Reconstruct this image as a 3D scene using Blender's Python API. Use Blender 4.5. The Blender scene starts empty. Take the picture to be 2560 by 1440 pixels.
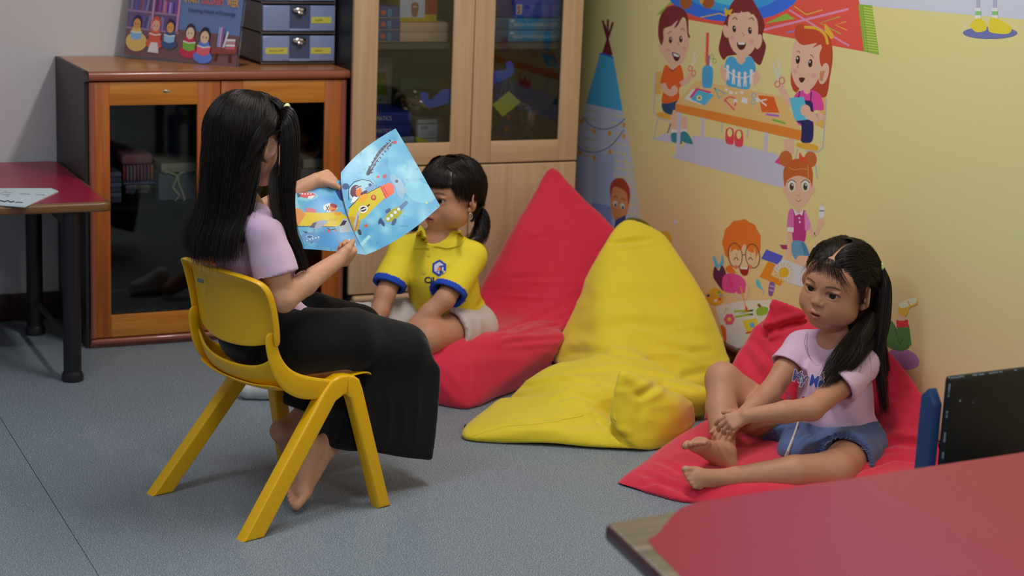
import bpy, bmesh, math, random
import numpy as np
from mathutils import Vector, Matrix, noise

scene = bpy.context.scene
PI = math.pi
random.seed(7)

# ------------------------------------------------------------------ camera
F_PX, PITCH, ROLL, YAW = 4592.3, 0.220447, 0.0399939, 0.440814
CAM = np.array([0.0, 0.0, 1.5])
_fw = np.array([math.sin(YAW)*math.cos(PITCH), math.cos(YAW)*math.cos(PITCH), -math.sin(PITCH)])
_r0 = np.array([math.cos(YAW), -math.sin(YAW), 0.0])
_u0 = np.cross(_r0, _fw)
_rt = math.cos(ROLL)*_r0 + math.sin(ROLL)*_u0
_up = -math.sin(ROLL)*_r0 + math.cos(ROLL)*_u0
cam_data = bpy.data.cameras.new('camera')
cam_data.sensor_width = 36.0
cam_data.lens = F_PX*36.0/2560.0
cam_data.clip_start = 0.1
cam_data.dof.use_dof = True
cam_data.dof.focus_distance = 4.5
cam_data.dof.aperture_fstop = 3.8
cam = bpy.data.objects.new('camera', cam_data)
scene.collection.objects.link(cam)
cam.matrix_world = Matrix(((_rt[0], _up[0], -_fw[0], CAM[0]), (_rt[1], _up[1], -_fw[1], CAM[1]),
                           (_rt[2], _up[2], -_fw[2], CAM[2]), (0, 0, 0, 1)))
scene.camera = cam

# ------------------------------------------------------------------ world, lights, exposure
world = bpy.data.worlds.new('room_air')
scene.world = world
world.use_nodes = True
world.node_tree.nodes['Background'].inputs[0].default_value = (0.62, 0.68, 0.80, 1)
world.node_tree.nodes['Background'].inputs[1].default_value = 0.22


def area(name, loc, sx, sy, power, col, rz=0.0):
    d = bpy.data.lights.new(name, 'AREA')
    d.shape = 'RECTANGLE'; d.size = sx; d.size_y = sy; d.energy = power; d.color = col
    o = bpy.data.objects.new(name, d); scene.collection.objects.link(o)
    o.location = loc; o.rotation_euler = (0, 0, rz)
    return o


CEIL = 2.62
area('ceiling_tube_light', (1.92, 3.85, CEIL-0.09), 0.14, 1.20, 19, (1.0, 0.96, 0.91))
area('ceiling_tube_light', (0.15, 3.35, CEIL-0.09), 1.20, 0.14, 12, (0.80, 0.90, 1.0))
area('ceiling_tube_light', (1.6, 0.4, CEIL-0.09), 1.20, 0.14, 26, (0.95, 0.97, 1.0))
scene.view_settings.view_transform = 'Standard'
scene.view_settings.look = 'None'
scene.view_settings.exposure = 0.50
scene.view_settings.gamma = 1.0
scene.view_settings.use_curve_mapping = False


# ------------------------------------------------------------------ measuring helpers
def ray(x, y):
    return (x-1280.0)*_rt - (y-720.0)*_up + F_PX*_fw


def PY(x, y, Y):            # where the sight line through a pixel meets the plane Y
    d = ray(x, y); return CAM + d*(Y-CAM[1])/d[1]


def PX(x, y, X):
    d = ray(x, y); return CAM + d*(X-CAM[0])/d[0]


def PZ(x, y, Z=0.0):
    d = ray(x, y); return CAM + d*(Z-CAM[2])/d[2]


def on_plane(x, y, o, n):
    d = ray(x, y); o = np.array(o, float); n = np.array(n, float)
    return CAM + d*(((o-CAM) @ n)/(d @ n))


# ------------------------------------------------------------------ object helpers
def tag(o, label=None, cat=None, group=None, kind=None):
    if label: o['label'] = label
    if cat: o['category'] = cat
    if group: o['group'] = group
    if kind: o['kind'] = kind
    return o


def empty(name, loc=(0, 0, 0), rz=0.0, label=None, cat=None, group=None):
    o = bpy.data.objects.new(name, None); scene.collection.objects.link(o)
    o.location = loc; o.rotation_euler = (0, 0, rz); o.empty_display_size = 0.05
    return tag(o, label, cat, group)


class MB:
    """collects shapes; build() links them as one mesh object"""
    def __init__(s): s.v = []; s.f = []; s.m = []; s.c = []; s.smooth = []

    def add(s, V, F, mat=0, col=None, smooth=False):
        b = len(s.v)
        s.v.extend([tuple(map(float, p)) for p in V])
        for f in F:
            s.f.append([b+i for i in f]); s.m.append(mat); s.c.append(col); s.smooth.append(smooth)
        return s

    def box(s, lo, hi, bev=0.0, mat=0, col=None, M=None, seg=2):
        bm = bmesh.new()
        bmesh.ops.create_cube(bm, size=1.0)
        c = [(lo[i]+hi[i])/2 for i in range(3)]; d = [abs(hi[i]-lo[i]) for i in range(3)]
        for v in bm.verts: v.co = Vector([c[i]+v.co[i]*d[i] for i in range(3)])
        if bev > 0:
            bmesh.ops.bevel(bm, geom=bm.edges[:], offset=min(bev, min(d)*0.49), segments=seg, affect='EDGES', profile=0.5)
        if M is not None: bmesh.ops.transform(bm, matrix=M, verts=bm.verts)
        return s.bm(bm, mat, col, bev > 0)

    def bm(s, bm, mat=0, col=None, smooth=False):
        bm.verts.ensure_lookup_table()
        for i, v in enumerate(bm.verts): v.index = i
        s.add([v.co[:] for v in bm.verts], [[v.index for v in f.verts] for f in bm.faces], mat, col, smooth)
        bm.free(); return s

    def prism(s, pts2, d0, d1, M=None, bev=0.0, mat=0, col=None, seg=2):
        """polygon in local xy extruded from z=d0 to d1"""
        bm = bmesh.new()
        vs = [bm.verts.new((p[0], p[1], d0)) for p in pts2]
        f = bm.faces.new(vs)
        r = bmesh.ops.extrude_face_region(bm, geom=[f])
        for v in [g for g in r['geom'] if isinstance(g, bmesh.types.BMVert)]: v.co.z = d1
        bmesh.ops.recalc_face_normals(bm, faces=bm.faces[:])
        if bev > 0: bmesh.ops.bevel(bm, geom=bm.edges[:], offset=bev, segments=seg, affect='EDGES', profile=0.5)
        if M is not None: bmesh.ops.transform(bm, matrix=M, verts=bm.verts)
        return s.bm(bm, mat, col, bev > 0)

    def tube(s, pts, rad, n=12, mat=0, col=None, cap=True, sx=1.0, upv=None):
        pts = [Vector(p) for p in pts]
        if not hasattr(rad, '__len__'): rad = [rad]*len(pts)
        V = []; F = []
        t0 = (pts[1]-pts[0]).normalized()
        a = Vector(upv) if upv else (Vector((0, 0, 1)) if abs(t0.z) < 0.9 else Vector((1, 0, 0)))
        for i, p in enumerate(pts):
            t = (pts[min(i+1, len(pts)-1)]-pts[max(i-1, 0)]).normalized()
            x = (a - t*a.dot(t)).normalized(); y = t.cross(x); a = x
            for k in range(n):
                w = 2*PI*k/n
                V.append(p + x*math.cos(w)*rad[i]*sx + y*math.sin(w)*rad[i])
        for i in range(len(pts)-1):
            for k in range(n):
                k2 = (k+1) % n
                F.append((i*n+k, i*n+k2, (i+1)*n+k2, (i+1)*n+k))
        if cap:
            F.append(tuple(range(n-1, -1, -1))); F.append(tuple((len(pts)-1)*n+k for k in range(n)))
        return s.add(V, F, mat, col, True)

    def lathe(s, prof, n=24, c=(0, 0, 0), mat=0, col=None, M=None):
        V = []; F = []
        for r, z in prof:
            for k in range(n):
                w = 2*PI*k/n
                V.append(Vector((r*math.cos(w)+c[0], r*math.sin(w)+c[1], z+c[2])))
        if M is not None: V = [M @ v for v in V]
        for i in range(len(prof)-1):
            for k in range(n):
                k2 = (k+1) % n
                F.append((i*n+k, i*n+k2, (i+1)*n+k2, (i+1)*n+k))
        F.append(tuple(range(n-1, -1, -1))); F.append(tuple((len(prof)-1)*n+k for k in range(n)))
        return s.add(V, F, mat, col, True)

    def sphere(s, c, r, mat=0, col=None, seg=16, M=None, sc=(1, 1, 1)):
        bm = bmesh.new()
        bmesh.ops.create_uvsphere(bm, u_segments=seg, v_segments=max(6, seg//2), radius=1.0)
        for v in bm.verts: v.co = Vector([c[i]+v.co[i]*r*sc[i] for i in range(3)])
        if M is not None: bmesh.ops.transform(bm, matrix=M, verts=bm.verts)
        return s.bm(bm, mat, col, True)

    def build(s, name, mats, parent=None, label=None, cat=None, group=None, kind=None, fix=True):
        if not isinstance(mats, (list, tuple)): mats = [mats]
        me = bpy.data.meshes.new(name)
        me.from_pydata(s.v, [], s.f)
        for m in mats: me.materials.append(m)
        me.polygons.foreach_set('material_index', s.m)
        me.polygons.foreach_set('use_smooth', s.smooth)
        if any(c is not None for c in s.c):
            at = me.color_attributes.new('Col', 'FLOAT_COLOR', 'CORNER')
            buf = []
            for f, c in zip(s.f, s.c):
                c = c or (0.5, 0.5, 0.5)
                buf.extend([c[0], c[1], c[2], 1.0]*len(f))
            at.data.foreach_set('color', buf)
        me.update()
        if any(s.smooth) and any(len(f) > 4 or not sm for f, sm in zip(s.f, s.smooth)):
            try: me.set_sharp_from_angle(angle=math.radians(40))
            except Exception: pass
        elif any(s.smooth):
            try: me.set_sharp_from_angle(angle=math.radians(50))
            except Exception: pass
        o = bpy.data.objects.new(name, me); scene.collection.objects.link(o)
        if parent is not None: o.parent = parent
        return tag(o, label, cat, group, kind)


def copy_tree(o, parent=None):
    c = o.copy(); scene.collection.objects.link(c); c.parent = parent
    for ch in o.children: copy_tree(ch, c)
    return c


# ------------------------------------------------------------------ colours and materials
def lin(c): return c/12.92 if c <= 0.04045 else ((c+0.055)/1.055)**2.4


def rgb(r, g, b, k=1.0):
    return tuple(min(0.9, lin(x/255.0)*k) for x in (r, g, b))


def newmat(name):
    m = bpy.data.materials.new(name); m.use_nodes = True
    nt = m.node_tree; b = nt.nodes['Principled BSDF']
    return m, nt, b


def N(nt, typ, **kw):
    n = nt.nodes.new(typ)
    for k, v in kw.items(): setattr(n, k, v)
    return n


def mat(name, col, rough=0.6, spec=0.4, metal=0.0, bump=0.0, bscale=200, var=0.0, vscale=6, coat=0.0, sheen=0.0, sss=0.0,
        stretch=(1, 1, 1), emit=None, dist=0.001, alpha=1.0, trans=0.0, detail=3):
    m, nt, b = newmat(name)
    b.inputs['Base Color'].default_value = (*col, 1)
    b.inputs['Roughness'].default_value = rough
    b.inputs['Specular IOR Level'].default_value = spec
    b.inputs['Metallic'].default_value = metal
    b.inputs['Coat Weight'].default_value = coat
    b.inputs['Sheen Weight'].default_value = sheen
    b.inputs['Alpha'].default_value = alpha
    b.inputs['Transmission Weight'].default_value = trans
    if sss:
        b.inputs['Subsurface Weight'].default_value = sss
        b.inputs['Subsurface Radius'].default_value = (0.012, 0.005, 0.003)
        b.inputs['Subsurface Scale'].default_value = 1.0
    if bump or var:
        tc = N(nt, 'ShaderNodeTexCoord'); mp = N(nt, 'ShaderNodeMapping')
        mp.inputs['Scale'].default_value = stretch
        nt.links.new(tc.outputs['Object'], mp.inputs[0])
    if var:
        no = N(nt, 'ShaderNodeTexNoise'); no.inputs['Scale'].default_value = vscale; no.inputs['Detail'].default_value = 5
        nt.links.new(mp.outputs[0], no.inputs[0])
        mr = N(nt, 'ShaderNodeMapRange'); mr.inputs[1].default_value = 0.3; mr.inputs[2].default_value = 0.7
        mr.inputs[3].default_value = 1-var; mr.inputs[4].default_value = 1+var
        nt.links.new(no.outputs[0], mr.inputs[0])
        mx = N(nt, 'ShaderNodeVectorMath', operation='SCALE'); mx.inputs[0].default_value = col
        nt.links.new(mr.outputs[0], mx.inputs['Scale']); nt.links.new(mx.outputs[0], b.inputs['Base Color'])
    if bump:
        no = N(nt, 'ShaderNodeTexNoise'); no.inputs['Scale'].default_value = bscale; no.inputs['Detail'].default_value = detail
        nt.links.new(mp.outputs[0], no.inputs[0])
        bp = N(nt, 'ShaderNodeBump'); bp.inputs['Strength'].default_value = bump; bp.inputs['Distance'].default_value = dist
        nt.links.new(no.outputs[0], bp.inputs['Height']); nt.links.new(bp.outputs[0], b.inputs['Normal'])
    return m


def wood(name, c1, c2, axis='z', rough=0.4, scale=1.0, coat=0.2, bump=0.05):
    m, nt, b = newmat(name)
    tc = N(nt, 'ShaderNodeTexCoord'); mp = N(nt, 'ShaderNodeMapping')
    s = {'x': (1.2, 26, 26), 'y': (26, 1.2, 26), 'z': (26, 26, 1.2)}[axis]
    mp.inputs['Scale'].default_value = [q*scale for q in s]
    nt.links.new(tc.outputs['Object'], mp.inputs[0])
    no = N(nt, 'ShaderNodeTexNoise'); no.inputs['Scale'].default_value = 1.6; no.inputs['Detail'].default_value = 8
    no.inputs['Roughness'].default_value = 0.62; no.inputs['Distortion'].default_value = 0.4
    nt.links.new(mp.outputs[0], no.inputs[0])
    cr = N(nt, 'ShaderNodeValToRGB')
    cr.color_ramp.elements[0].position = 0.32; cr.color_ramp.elements[0].color = (*c1, 1)
    cr.color_ramp.elements[1].position = 0.68; cr.color_ramp.elements[1].color = (*c2, 1)
    nt.links.new(no.outputs[0], cr.inputs[0]); nt.links.new(cr.outputs[0], b.inputs['Base Color'])
    b.inputs['Roughness'].default_value = rough; b.inputs['Coat Weight'].default_value = coat
    b.inputs['Coat Roughness'].default_value = 0.25
    bp = N(nt, 'ShaderNodeBump'); bp.inputs['Strength'].default_value = bump; bp.inputs['Distance'].default_value = 0.001
    nt.links.new(no.outputs[0], bp.inputs['Height']); nt.links.new(bp.outputs[0], b.inputs['Normal'])
    return m


def vcol_mat(name, rough=0.6, spec=0.3, sss=0.0, bump=0.0, bscale=300, var=0.0, dist=0.0005, coat=0.0):
    m = mat(name, (0.5, 0.5, 0.5), rough, spec, bump=bump, bscale=bscale, sss=sss, dist=dist, coat=coat)
    nt = m.node_tree; b = nt.nodes['Principled BSDF']
    a = N(nt, 'ShaderNodeAttribute', attribute_name='Col')
    if var:
        tc = N(nt, 'ShaderNodeTexCoord'); no = N(nt, 'ShaderNodeTexNoise'); no.inputs['Scale'].default_value = 45
        no.inputs['Detail'].default_value = 6
        nt.links.new(tc.outputs['Object'], no.inputs[0])
        mr = N(nt, 'ShaderNodeMapRange'); mr.inputs[1].default_value = 0.3; mr.inputs[2].default_value = 0.7
        mr.inputs[3].default_value = 1-var; mr.inputs[4].default_value = 1+var
        nt.links.new(no.outputs[0], mr.inputs[0])
        mx = N(nt, 'ShaderNodeVectorMath', operation='SCALE')
        nt.links.new(a.outputs['Color'], mx.inputs[0]); nt.links.new(mr.outputs[0], mx.inputs['Scale'])
        nt.links.new(mx.outputs[0], b.inputs['Base Color'])
    else:
        nt.links.new(a.outputs['Color'], b.inputs['Base Color'])
    return m


def glass_mat(name, tint=(0.9, 0.92, 0.92), alpha=0.12, rough=0.03):
    """thin pane: mostly see-through with a Fresnel sheen"""
    m = bpy.data.materials.new(name); m.use_nodes = True
    nt = m.node_tree; nt.nodes.clear()
    out = N(nt, 'ShaderNodeOutputMaterial'); tr = N(nt, 'ShaderNodeBsdfTransparent'); gl = N(nt, 'ShaderNodeBsdfGlossy')
    tr.inputs[0].default_value = (*tint, 1); gl.inputs['Roughness'].default_value = rough
    fr = N(nt, 'ShaderNodeFresnel'); fr.inputs[0].default_value = 1.5
    ad = N(nt, 'ShaderNodeMath', operation='ADD'); ad.inputs[1].default_value = alpha*0.3
    mx = N(nt, 'ShaderNodeMixShader')
    nt.links.new(fr.outputs[0], ad.inputs[0]); nt.links.new(ad.outputs[0], mx.inputs[0])
    nt.links.new(tr.outputs[0], mx.inputs[1]); nt.links.new(gl.outputs[0], mx.inputs[2])
    nt.links.new(mx.outputs[0], out.inputs[0])
    return m


# ------------------------------------------------------------------ flat printed artwork
def text2d(s, size=1.0, bold=0.0):
    cu = bpy.data.curves.new('lettering', 'FONT'); cu.body = s; cu.size = size; cu.fill_mode = 'FRONT'
    cu.align_x = 'LEFT'; cu.offset = bold; cu.resolution_u = 3
    ob = bpy.data.objects.new('lettering', cu); scene.collection.objects.link(ob)
    dg = bpy.context.evaluated_depsgraph_get(); dg.update()
    me = bpy.data.meshes.new_from_object(ob.evaluated_get(dg))
    V = [(v.co.x, v.co.y) for v in me.vertices]; Fc = [list(p.vertices) for p in me.polygons]
    bpy.data.meshes.remove(me); bpy.data.objects.remove(ob); bpy.data.curves.remove(cu)
    return V, Fc


class Art:
    """flat printed shapes; mapping (x, y, layer) -> 3D point"""
    def __init__(s, fn, step=0.00025): s.fn = fn; s.mb = MB(); s.k = 1; s.step = step

    def poly(s, pts, col):
        V = [s.fn(p[0], p[1], s.k*s.step) for p in pts]
        s.mb.add(V, [list(range(len(V)))], 0, col); s.k += 1; return s

    def spl(s, pts, col, n=6):
        out = []; m = len(pts)
        for i in range(m):
            p0, p1, p2, p3 = [np.array(pts[(i+j-1) % m], float) for j in range(4)]
            for k in range(n):
                t = k/n
                out.append(0.5*((2*p1)+(-p0+p2)*t+(2*p0-5*p1+4*p2-p3)*t*t+(-p0+3*p1-3*p2+p3)*t**3))
        return s.poly(out, col)

    def ell(s, cx, cy, rx, ry, col, rot=0.0, n=24, a0=0, a1=360):
        c, q = math.cos(math.radians(rot)), math.sin(math.radians(rot)); P = []
        full = (a1-a0) >= 360
        m = n if full else n+1
        for i in range(m):
            w = math.radians(a0+(a1-a0)*i/n); x, y = rx*math.cos(w), ry*math.sin(w)
            P.append((cx+x*c-y*q, cy+x*q+y*c))
        return s.poly(P, col)

    def line(s, pts, w, col, smooth=False):
        if smooth and len(pts) > 2:
            q = []; m = len(pts)
            for i in range(m-1):
                p0, p1, p2, p3 = [np.array(pts[min(max(i+j-1, 0), m-1)], float) for j in range(4)]
                for k in range(6):
                    t = k/6
                    q.append(0.5*((2*p1)+(-p0+p2)*t+(2*p0-5*p1+4*p2-p3)*t*t+(-p0+3*p1-3*p2+p3)*t**3))
            q.append(np.array(pts[-1], float)); pts = q
        pts = [np.array(p, float) for p in pts]; A = []; B = []
        for i, p in enumerate(pts):
            t = pts[min(i+1, len(pts)-1)]-pts[max(i-1, 0)]; L = np.hypot(*t) or 1
            nrm = np.array([-t[1], t[0]])/L*w/2
            A.append(p+nrm); B.append(p-nrm)
        V = [s.fn(p[0], p[1], s.k*s.step) for p in A+B]; m = len(A)
        s.mb.add(V, [[i, i+1, m+i+1, m+i] for i in range(m-1)], 0, col); s.k += 1; return s

    def ring(s, cx, cy, rx, ry, w, col, rot=0.0, n=28, a0=0, a1=360):
        c, q = math.cos(math.radians(rot)), math.sin(math.radians(rot)); P = []
        for i in range(n+1):
            t = math.radians(a0+(a1-a0)*i/n); x, y = rx*math.cos(t), ry*math.sin(t)
            P.append((cx+x*c-y*q, cy+x*q+y*c))
        return s.line(P, w, col)

    def text(s, st, x, y, size, col, ang=0.0, sx=1.0, bold=0.0, ydown=True):
        V, Fc = text2d(st, 1.0, bold)
        c, q = math.cos(math.radians(ang)), math.sin(math.radians(ang)); W = []
        for vx, vy in V:
            a, b = vx*size*sx, vy*size*(-1 if ydown else 1)
            W.append(s.fn(x+a*c-b*q, y+a*q+b*c, s.k*s.step))
        s.mb.add(W, Fc, 0, col); s.k += 1; return s

    def build(s, name, material, parent=None, **kw): return s.mb.build(name, material, parent, **kw)
# ------------------------------------------------------------------ the printed mural on the right wall
WALLX = 3.0
G = 1.75


def q(r, g, b): return rgb(r, g, b, G)


M_PRINT = vcol_mat('printed_vinyl', 0.55, 0.3)
SKIN, LINE_D = q(205, 155, 135), q(50, 35, 35)
MAROON, LAV, PINK = q(105, 40, 45), q(165, 165, 188), q(190, 65, 135)


def mural():
    cur = {'o': (0, 0), 's': 1.0}

    def fn(x, y, d):
        return PX(cur['o'][0]+x/cur['s'], cur['o'][1]+y/cur['s'], WALLX-0.00012-d)
    a = Art(fn, 0.000002)

    def space(ox, oy, s): cur['o'] = (ox, oy); cur['s'] = s
    # --- top strip, rug and blanket
    space(1420, 0, 2.88)
    a.poly([(1500, -60), (1500, -2600), (4200, -2600), (4200, 240), (3400, 150), (2190, 45), (1800, 0)], q(170, 175, 188))  # pale band, extended up unseen to give the near table a pale reflection
    a.poly([(640, 105), (740, 10), (830, -60), (900, 20), (760, 100)], q(125, 155, 60))
    a.poly([(700, 50), (1200, -160), (2060, -160), (2100, 30), (2135, 372), (1420, 240), (860, 140)], q(190, 75, 62))
    a.poly([(2090, 30), (2190, 40), (2240, 396), (2130, 371)], q(120, 150, 55))
    for i in range(17):
        y = 52+i*19.0
        a.line([(2118+i*1.7, y), (2196+i*2.3, y+12)], 7, q(165, 180, 80))
    a.line([(2120, 34), (2160, 378)], 6, q(105, 135, 60))
    a.ell(1190, -75, 485, 232, q(48, 95, 205), n=40)
    a.ell(1190, -130, 390, 215, q(50, 130, 205), n=36)
    a.ell(1190, -150, 250, 190, q(75, 165, 215), n=36)
    a.poly([(1420, 170), (1570, 95), (1632, 135)], q(125, 155, 60))
    a.line([(1410, 215), (2020, 65)], 17, q(190, 120, 150)); a.line([(1590, 70), (1800, 200), (2025, 330)], 13, q(190, 120, 150))
    a.line([(1630, 45), (1715, 105), (1832, 72)], 8, q(205, 150, 60)); a.line([(1958, 120), (1815, 165), (1965, 245)], 9, q(150, 150, 60))
    a.line([(2002, 155), (1925, 180), (2010, 218)], 9, q(205, 140, 60)); a.line([(955, 125), (1090, 97), (1130, 110)], 8, q(205, 150, 60))
    a.line([(1575, 235), (1650, 220)], 9, q(110, 120, 190))
    a.ell(848, 12, 44, 54, q(140, 80, 40)); a.ell(1008, 12, 46, 50, q(140, 80, 40)); a.ell(962, 0, 14, 30, q(200, 140, 50))
    # --- shadows under the drawn table
    a.poly([(615, 1005), (700, 958), (760, 985), (790, 1035)], LAV)
    a.poly([(905, 975), (1110, 1000), (1290, 1055), (1500, 1110), (1600, 1180), (1560, 1357), (750, 1135), (815, 1060)], LAV)
    # --- left boy
    a.poly([(628, 520), (670, 515), (670, 680), (628, 680)], q(205, 150, 80))
    a.line([(630, 520), (618, 810), (650, 850), (740, 875)], 8, q(155, 155, 165))
    a.line([(645, 860), (618, 1000)], 8, q(155, 155, 165)); a.line([(730, 880), (745, 1035)], 8, q(155, 155, 165)); a.line([(740, 890), (715, 960)], 9, q(95, 95, 105))
    a.spl([(645, 810), (700, 812), (790, 840), (780, 860), (700, 855), (640, 835)], q(215, 145, 55))
    a.line([(760, 760), (768, 940)], 46, SKIN); a.line([(838, 840), (836, 940)], 38, SKIN)
    a.poly([(742, 930), (792, 935), (795, 965), (744, 965)], q(200, 210, 220)); a.poly([(812, 930), (855, 930), (858, 960), (815, 960)], q(200, 210, 220))
    a.spl([(745, 960), (795, 962), (822, 1030), (790, 1035), (748, 1015)], q(45, 115, 125)); a.spl([(812, 955), (855, 952), (900, 1030), (870, 1035), (815, 1010)], q(45, 115, 125))
    a.spl([(680, 740), (780, 712), (800, 800), (760, 790), (745, 825), (700, 812), (682, 790)], q(40, 65, 95))
    a.spl([(700, 470), (755, 500), (810, 470), (835, 590), (800, 640), (795, 718), (680, 742), (684, 650), (666, 590)], q(205, 85, 35))
    a.poly([(735, 440), (775, 440), (775, 490), (755, 505), (733, 490)], SKIN)
    a.line([(684, 600), (700, 645), (745, 672), (780, 640)], 42, SKIN, True); a.line([(812, 608), (860, 575), (888, 530)], 40, SKIN, True)
    a.ell(765, 650, 26, 34, SKIN)
    a.ring(880, 492, 14, 20, 7, q(190, 90, 90)); a.ring(905, 528, 14, 20, 7, q(190, 90, 90))
    a.line([(895, 475), (915, 370)], 8, q(190, 195, 205)); a.line([(888, 475), (938, 395)], 7, q(190, 195, 205))
    a.spl([(688, 200), (770, 130), (855, 160), (872, 300), (845, 420), (790, 470), (730, 462), (690, 400), (672, 300)], SKIN, 8)
    a.ell(674, 350, 17, 38, SKIN, -15)
    a.spl([(672, 325), (650, 260), (655, 150), (690, 75), (745, 42), (815, 55), (862, 115), (868, 230), (880, 265), (862, 262), (850, 150),
           (825, 125), (790, 185), (765, 200), (790, 145), (745, 185), (690, 210), (688, 280)], MAROON, 5)
    for ex, ey in ((738, 288), (812, 282)):
        a.ell(ex, ey, 12, 24, LINE_D); a.ell(ex+3, ey-8, 4, 6, q(220, 220, 220))
    a.line([(718, 245), (735, 228), (748, 230)], 5, q(110, 60, 50), True); a.line([(812, 215), (828, 205), (838, 222)], 5, q(110, 60, 50), True)
    a.line([(785, 300), (798, 315), (790, 325)], 4, q(150, 90, 75), True)
    a.spl([(752, 375), (805, 398), (795, 435), (772, 438), (757, 410)], q(70, 30, 30)); a.poly([(756, 380), (802, 400), (795, 412), (762, 402)], q(230, 230, 230))
    a.ell(718, 362, 17, 14, q(205, 135, 120)); a.ell(838, 350, 13, 16, q(205, 135, 120))
    a.line([(728, 492), (752, 510), (775, 492)], 6, q(120, 45, 40), True)
    # --- middle girl
    a.spl([(1180, 20), (1230, -20), (1310, -20), (1360, 50), (1415, 170), (1400, 260), (1425, 330), (1405, 420), (1380, 468), (1340, 440), (1300, 400),
           (1160, 400), (1120, 430), (1085, 360), (1100, 270), (1120, 180), (1150, 90)], MAROON, 5)
    a.line([(1125, 470), (1118, 530), (1150, 585)], 42, SKIN, True); a.line([(1330, 500), (1360, 560), (1330, 600)], 48, SKIN, True)
    a.spl([(1140, 430), (1180, 405), (1240, 440), (1300, 405), (1340, 440), (1350, 510), (1310, 540), (1300, 640), (1145, 615), (1160, 540), (1128, 500)], q(65, 145, 195))
    a.poly([(1215, 390), (1275, 390), (1278, 440), (1245, 468), (1212, 440)], SKIN)
    a.spl([(1160, 120), (1220, 85), (1300, 85), (1360, 140), (1365, 280), (1320, 380), (1255, 405), (1190, 365), (1155, 270)], SKIN, 8)
    a.ell(1138, 225, 22, 48, SKIN, -12); a.ell(1372, 300, 24, 55, SKIN, 12)
    a.spl([(1165, 120), (1200, 40), (1320, 40), (1375, 130), (1350, 125), (1335, 75), (1325, 105), (1300, 85), (1255, 88), (1248, 65), (1240, 92), (1190, 95)], MAROON, 5)
    a.spl([(1130, 55), (1150, 75), (1185, 65), (1175, 92), (1182, 118), (1152, 102), (1138, 120), (1128, 88)], q(215, 155, 40), 4)
    for ex, ey in ((1197, 208), (1310, 220)):
        a.ell(ex, ey, 13, 25, LINE_D, -5); a.ell(ex+3, ey-8, 4, 6, q(220, 220, 220))
    a.line([(1185, 140), (1205, 125), (1218, 145)], 6, q(90, 45, 40), True); a.line([(1305, 140), (1325, 128), (1338, 148)], 6, q(90, 45, 40), True)
    a.line([(1252, 235), (1268, 250), (1255, 262)], 4, q(150, 90, 75), True)
    a.spl([(1218, 305), (1250, 312), (1280, 305), (1272, 345), (1245, 360), (1222, 340)], q(70, 30, 30)); a.poly([(1222, 306), (1278, 306), (1270, 322), (1228, 322)], q(230, 230, 230))
    a.ell(1180, 272, 17, 17, q(210, 135, 135)); a.ell(1320, 298, 18, 18, q(210, 135, 135))
    # paper dolls
    for dx, dy in ((1150, 480), (1192, 512), (1232, 530), (1275, 530), (1320, 512)):
        a.ell(dx, dy, 12, 14, q(190, 200, 225)); a.poly([(dx-8, dy+10), (dx+8, dy+10), (dx+12, dy+95), (dx+3, dy+95), (dx, dy+55), (dx-4, dy+95), (dx-13, dy+90)], q(190, 200, 225))
    a.line([(1125, 490), (1190, 540), (1240, 560), (1290, 555), (1345, 525)], 9, q(190, 200, 225), True)
    # --- right girl
    a.poly([(1830, 705), (1862, 705), (1840, 925), (1780, 900)], q(205, 150, 80))
    a.line([(1862, 710), (1835, 1060), (1800, 1095), (1700, 1085)], 9, q(155, 155, 165)); a.line([(1655, 1070), (1620, 1200)], 9, q(155, 155, 165)); a.line([(1770, 1110), (1795, 1288)], 9, q(155, 155, 165))
    a.spl([(1650, 1030), (1720, 1030), (1795, 1050), (1790, 1085), (1700, 1070), (1650, 1055)], q(215, 145, 55))
    a.line([(1590, 1000), (1590, 1110)], 70, SKIN)
    a.spl([(1660, 200), (1640, 250), (1640, 330), (1610, 480), (1605, 600), (1640, 665), (1700, 620), (1800, 690), (1860, 690), (1885, 560), (1905, 420), (1895, 300), (1850, 230), (1760, 190)], q(155, 60, 40), 5)
    a.spl([(1655, 660), (1760, 650), (1820, 690), (1840, 790), (1770, 800), (1762, 920), (1640, 880), (1620, 740)], PINK)
    a.spl([(1650, 700), (1690, 720), (1760, 740), (1762, 870), (1768, 920), (1760, 1010), (1720, 1030), (1675, 1010), (1680, 900), (1640, 860)], q(38, 38, 85))
    a.line([(1668, 655), (1662, 710)], 8, q(38, 38, 85)); a.line([(1752, 660), (1745, 740)], 8, q(38, 38, 85))
    a.poly([(1700, 620), (1740, 620), (1742, 665), (1720, 680), (1698, 665)], SKIN)
    a.line([(1605, 770), (1550, 660), (1525, 610)], 46, SKIN, True)
    a.ring(1508, 605, 18, 22, 8, q(200, 95, 110)); a.ring(1540, 580, 18, 24, 8, q(200, 95, 110)); a.line([(1512, 585), (1480, 460)], 9, q(175, 180, 195)); a.line([(1525, 560), (1515, 425)], 9, q(175, 180, 195))
    a.poly([(1593, 705), (1695, 697), (1742, 860), (1632, 872)], q(80, 160, 210))
    a.line([(1830, 815), (1790, 850), (1720, 820)], 62, SKIN, True); a.ell(1710, 795, 36, 42, SKIN)
    a.spl([(1632, 300), (1700, 270), (1800, 290), (1835, 380), (1820, 520), (1770, 620), (1710, 655), (1640, 610), (1605, 500), (1615, 380)], SKIN, 8)
    a.ell(1842, 530, 34, 78, SKIN, 14)
    a.spl([(1660, 175), (1770, 200), (1850, 240), (1895, 330), (1890, 450), (1850, 450), (1825, 480), (1810, 400), (1830, 320), (1760, 345), (1790, 310), (1700, 325), (1655, 300), (1632, 240)], q(165, 65, 40), 5)
    a.line([(1700, 195), (1790, 205), (1850, 250), (1870, 320)], 20, q(215, 150, 50), True)
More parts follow.
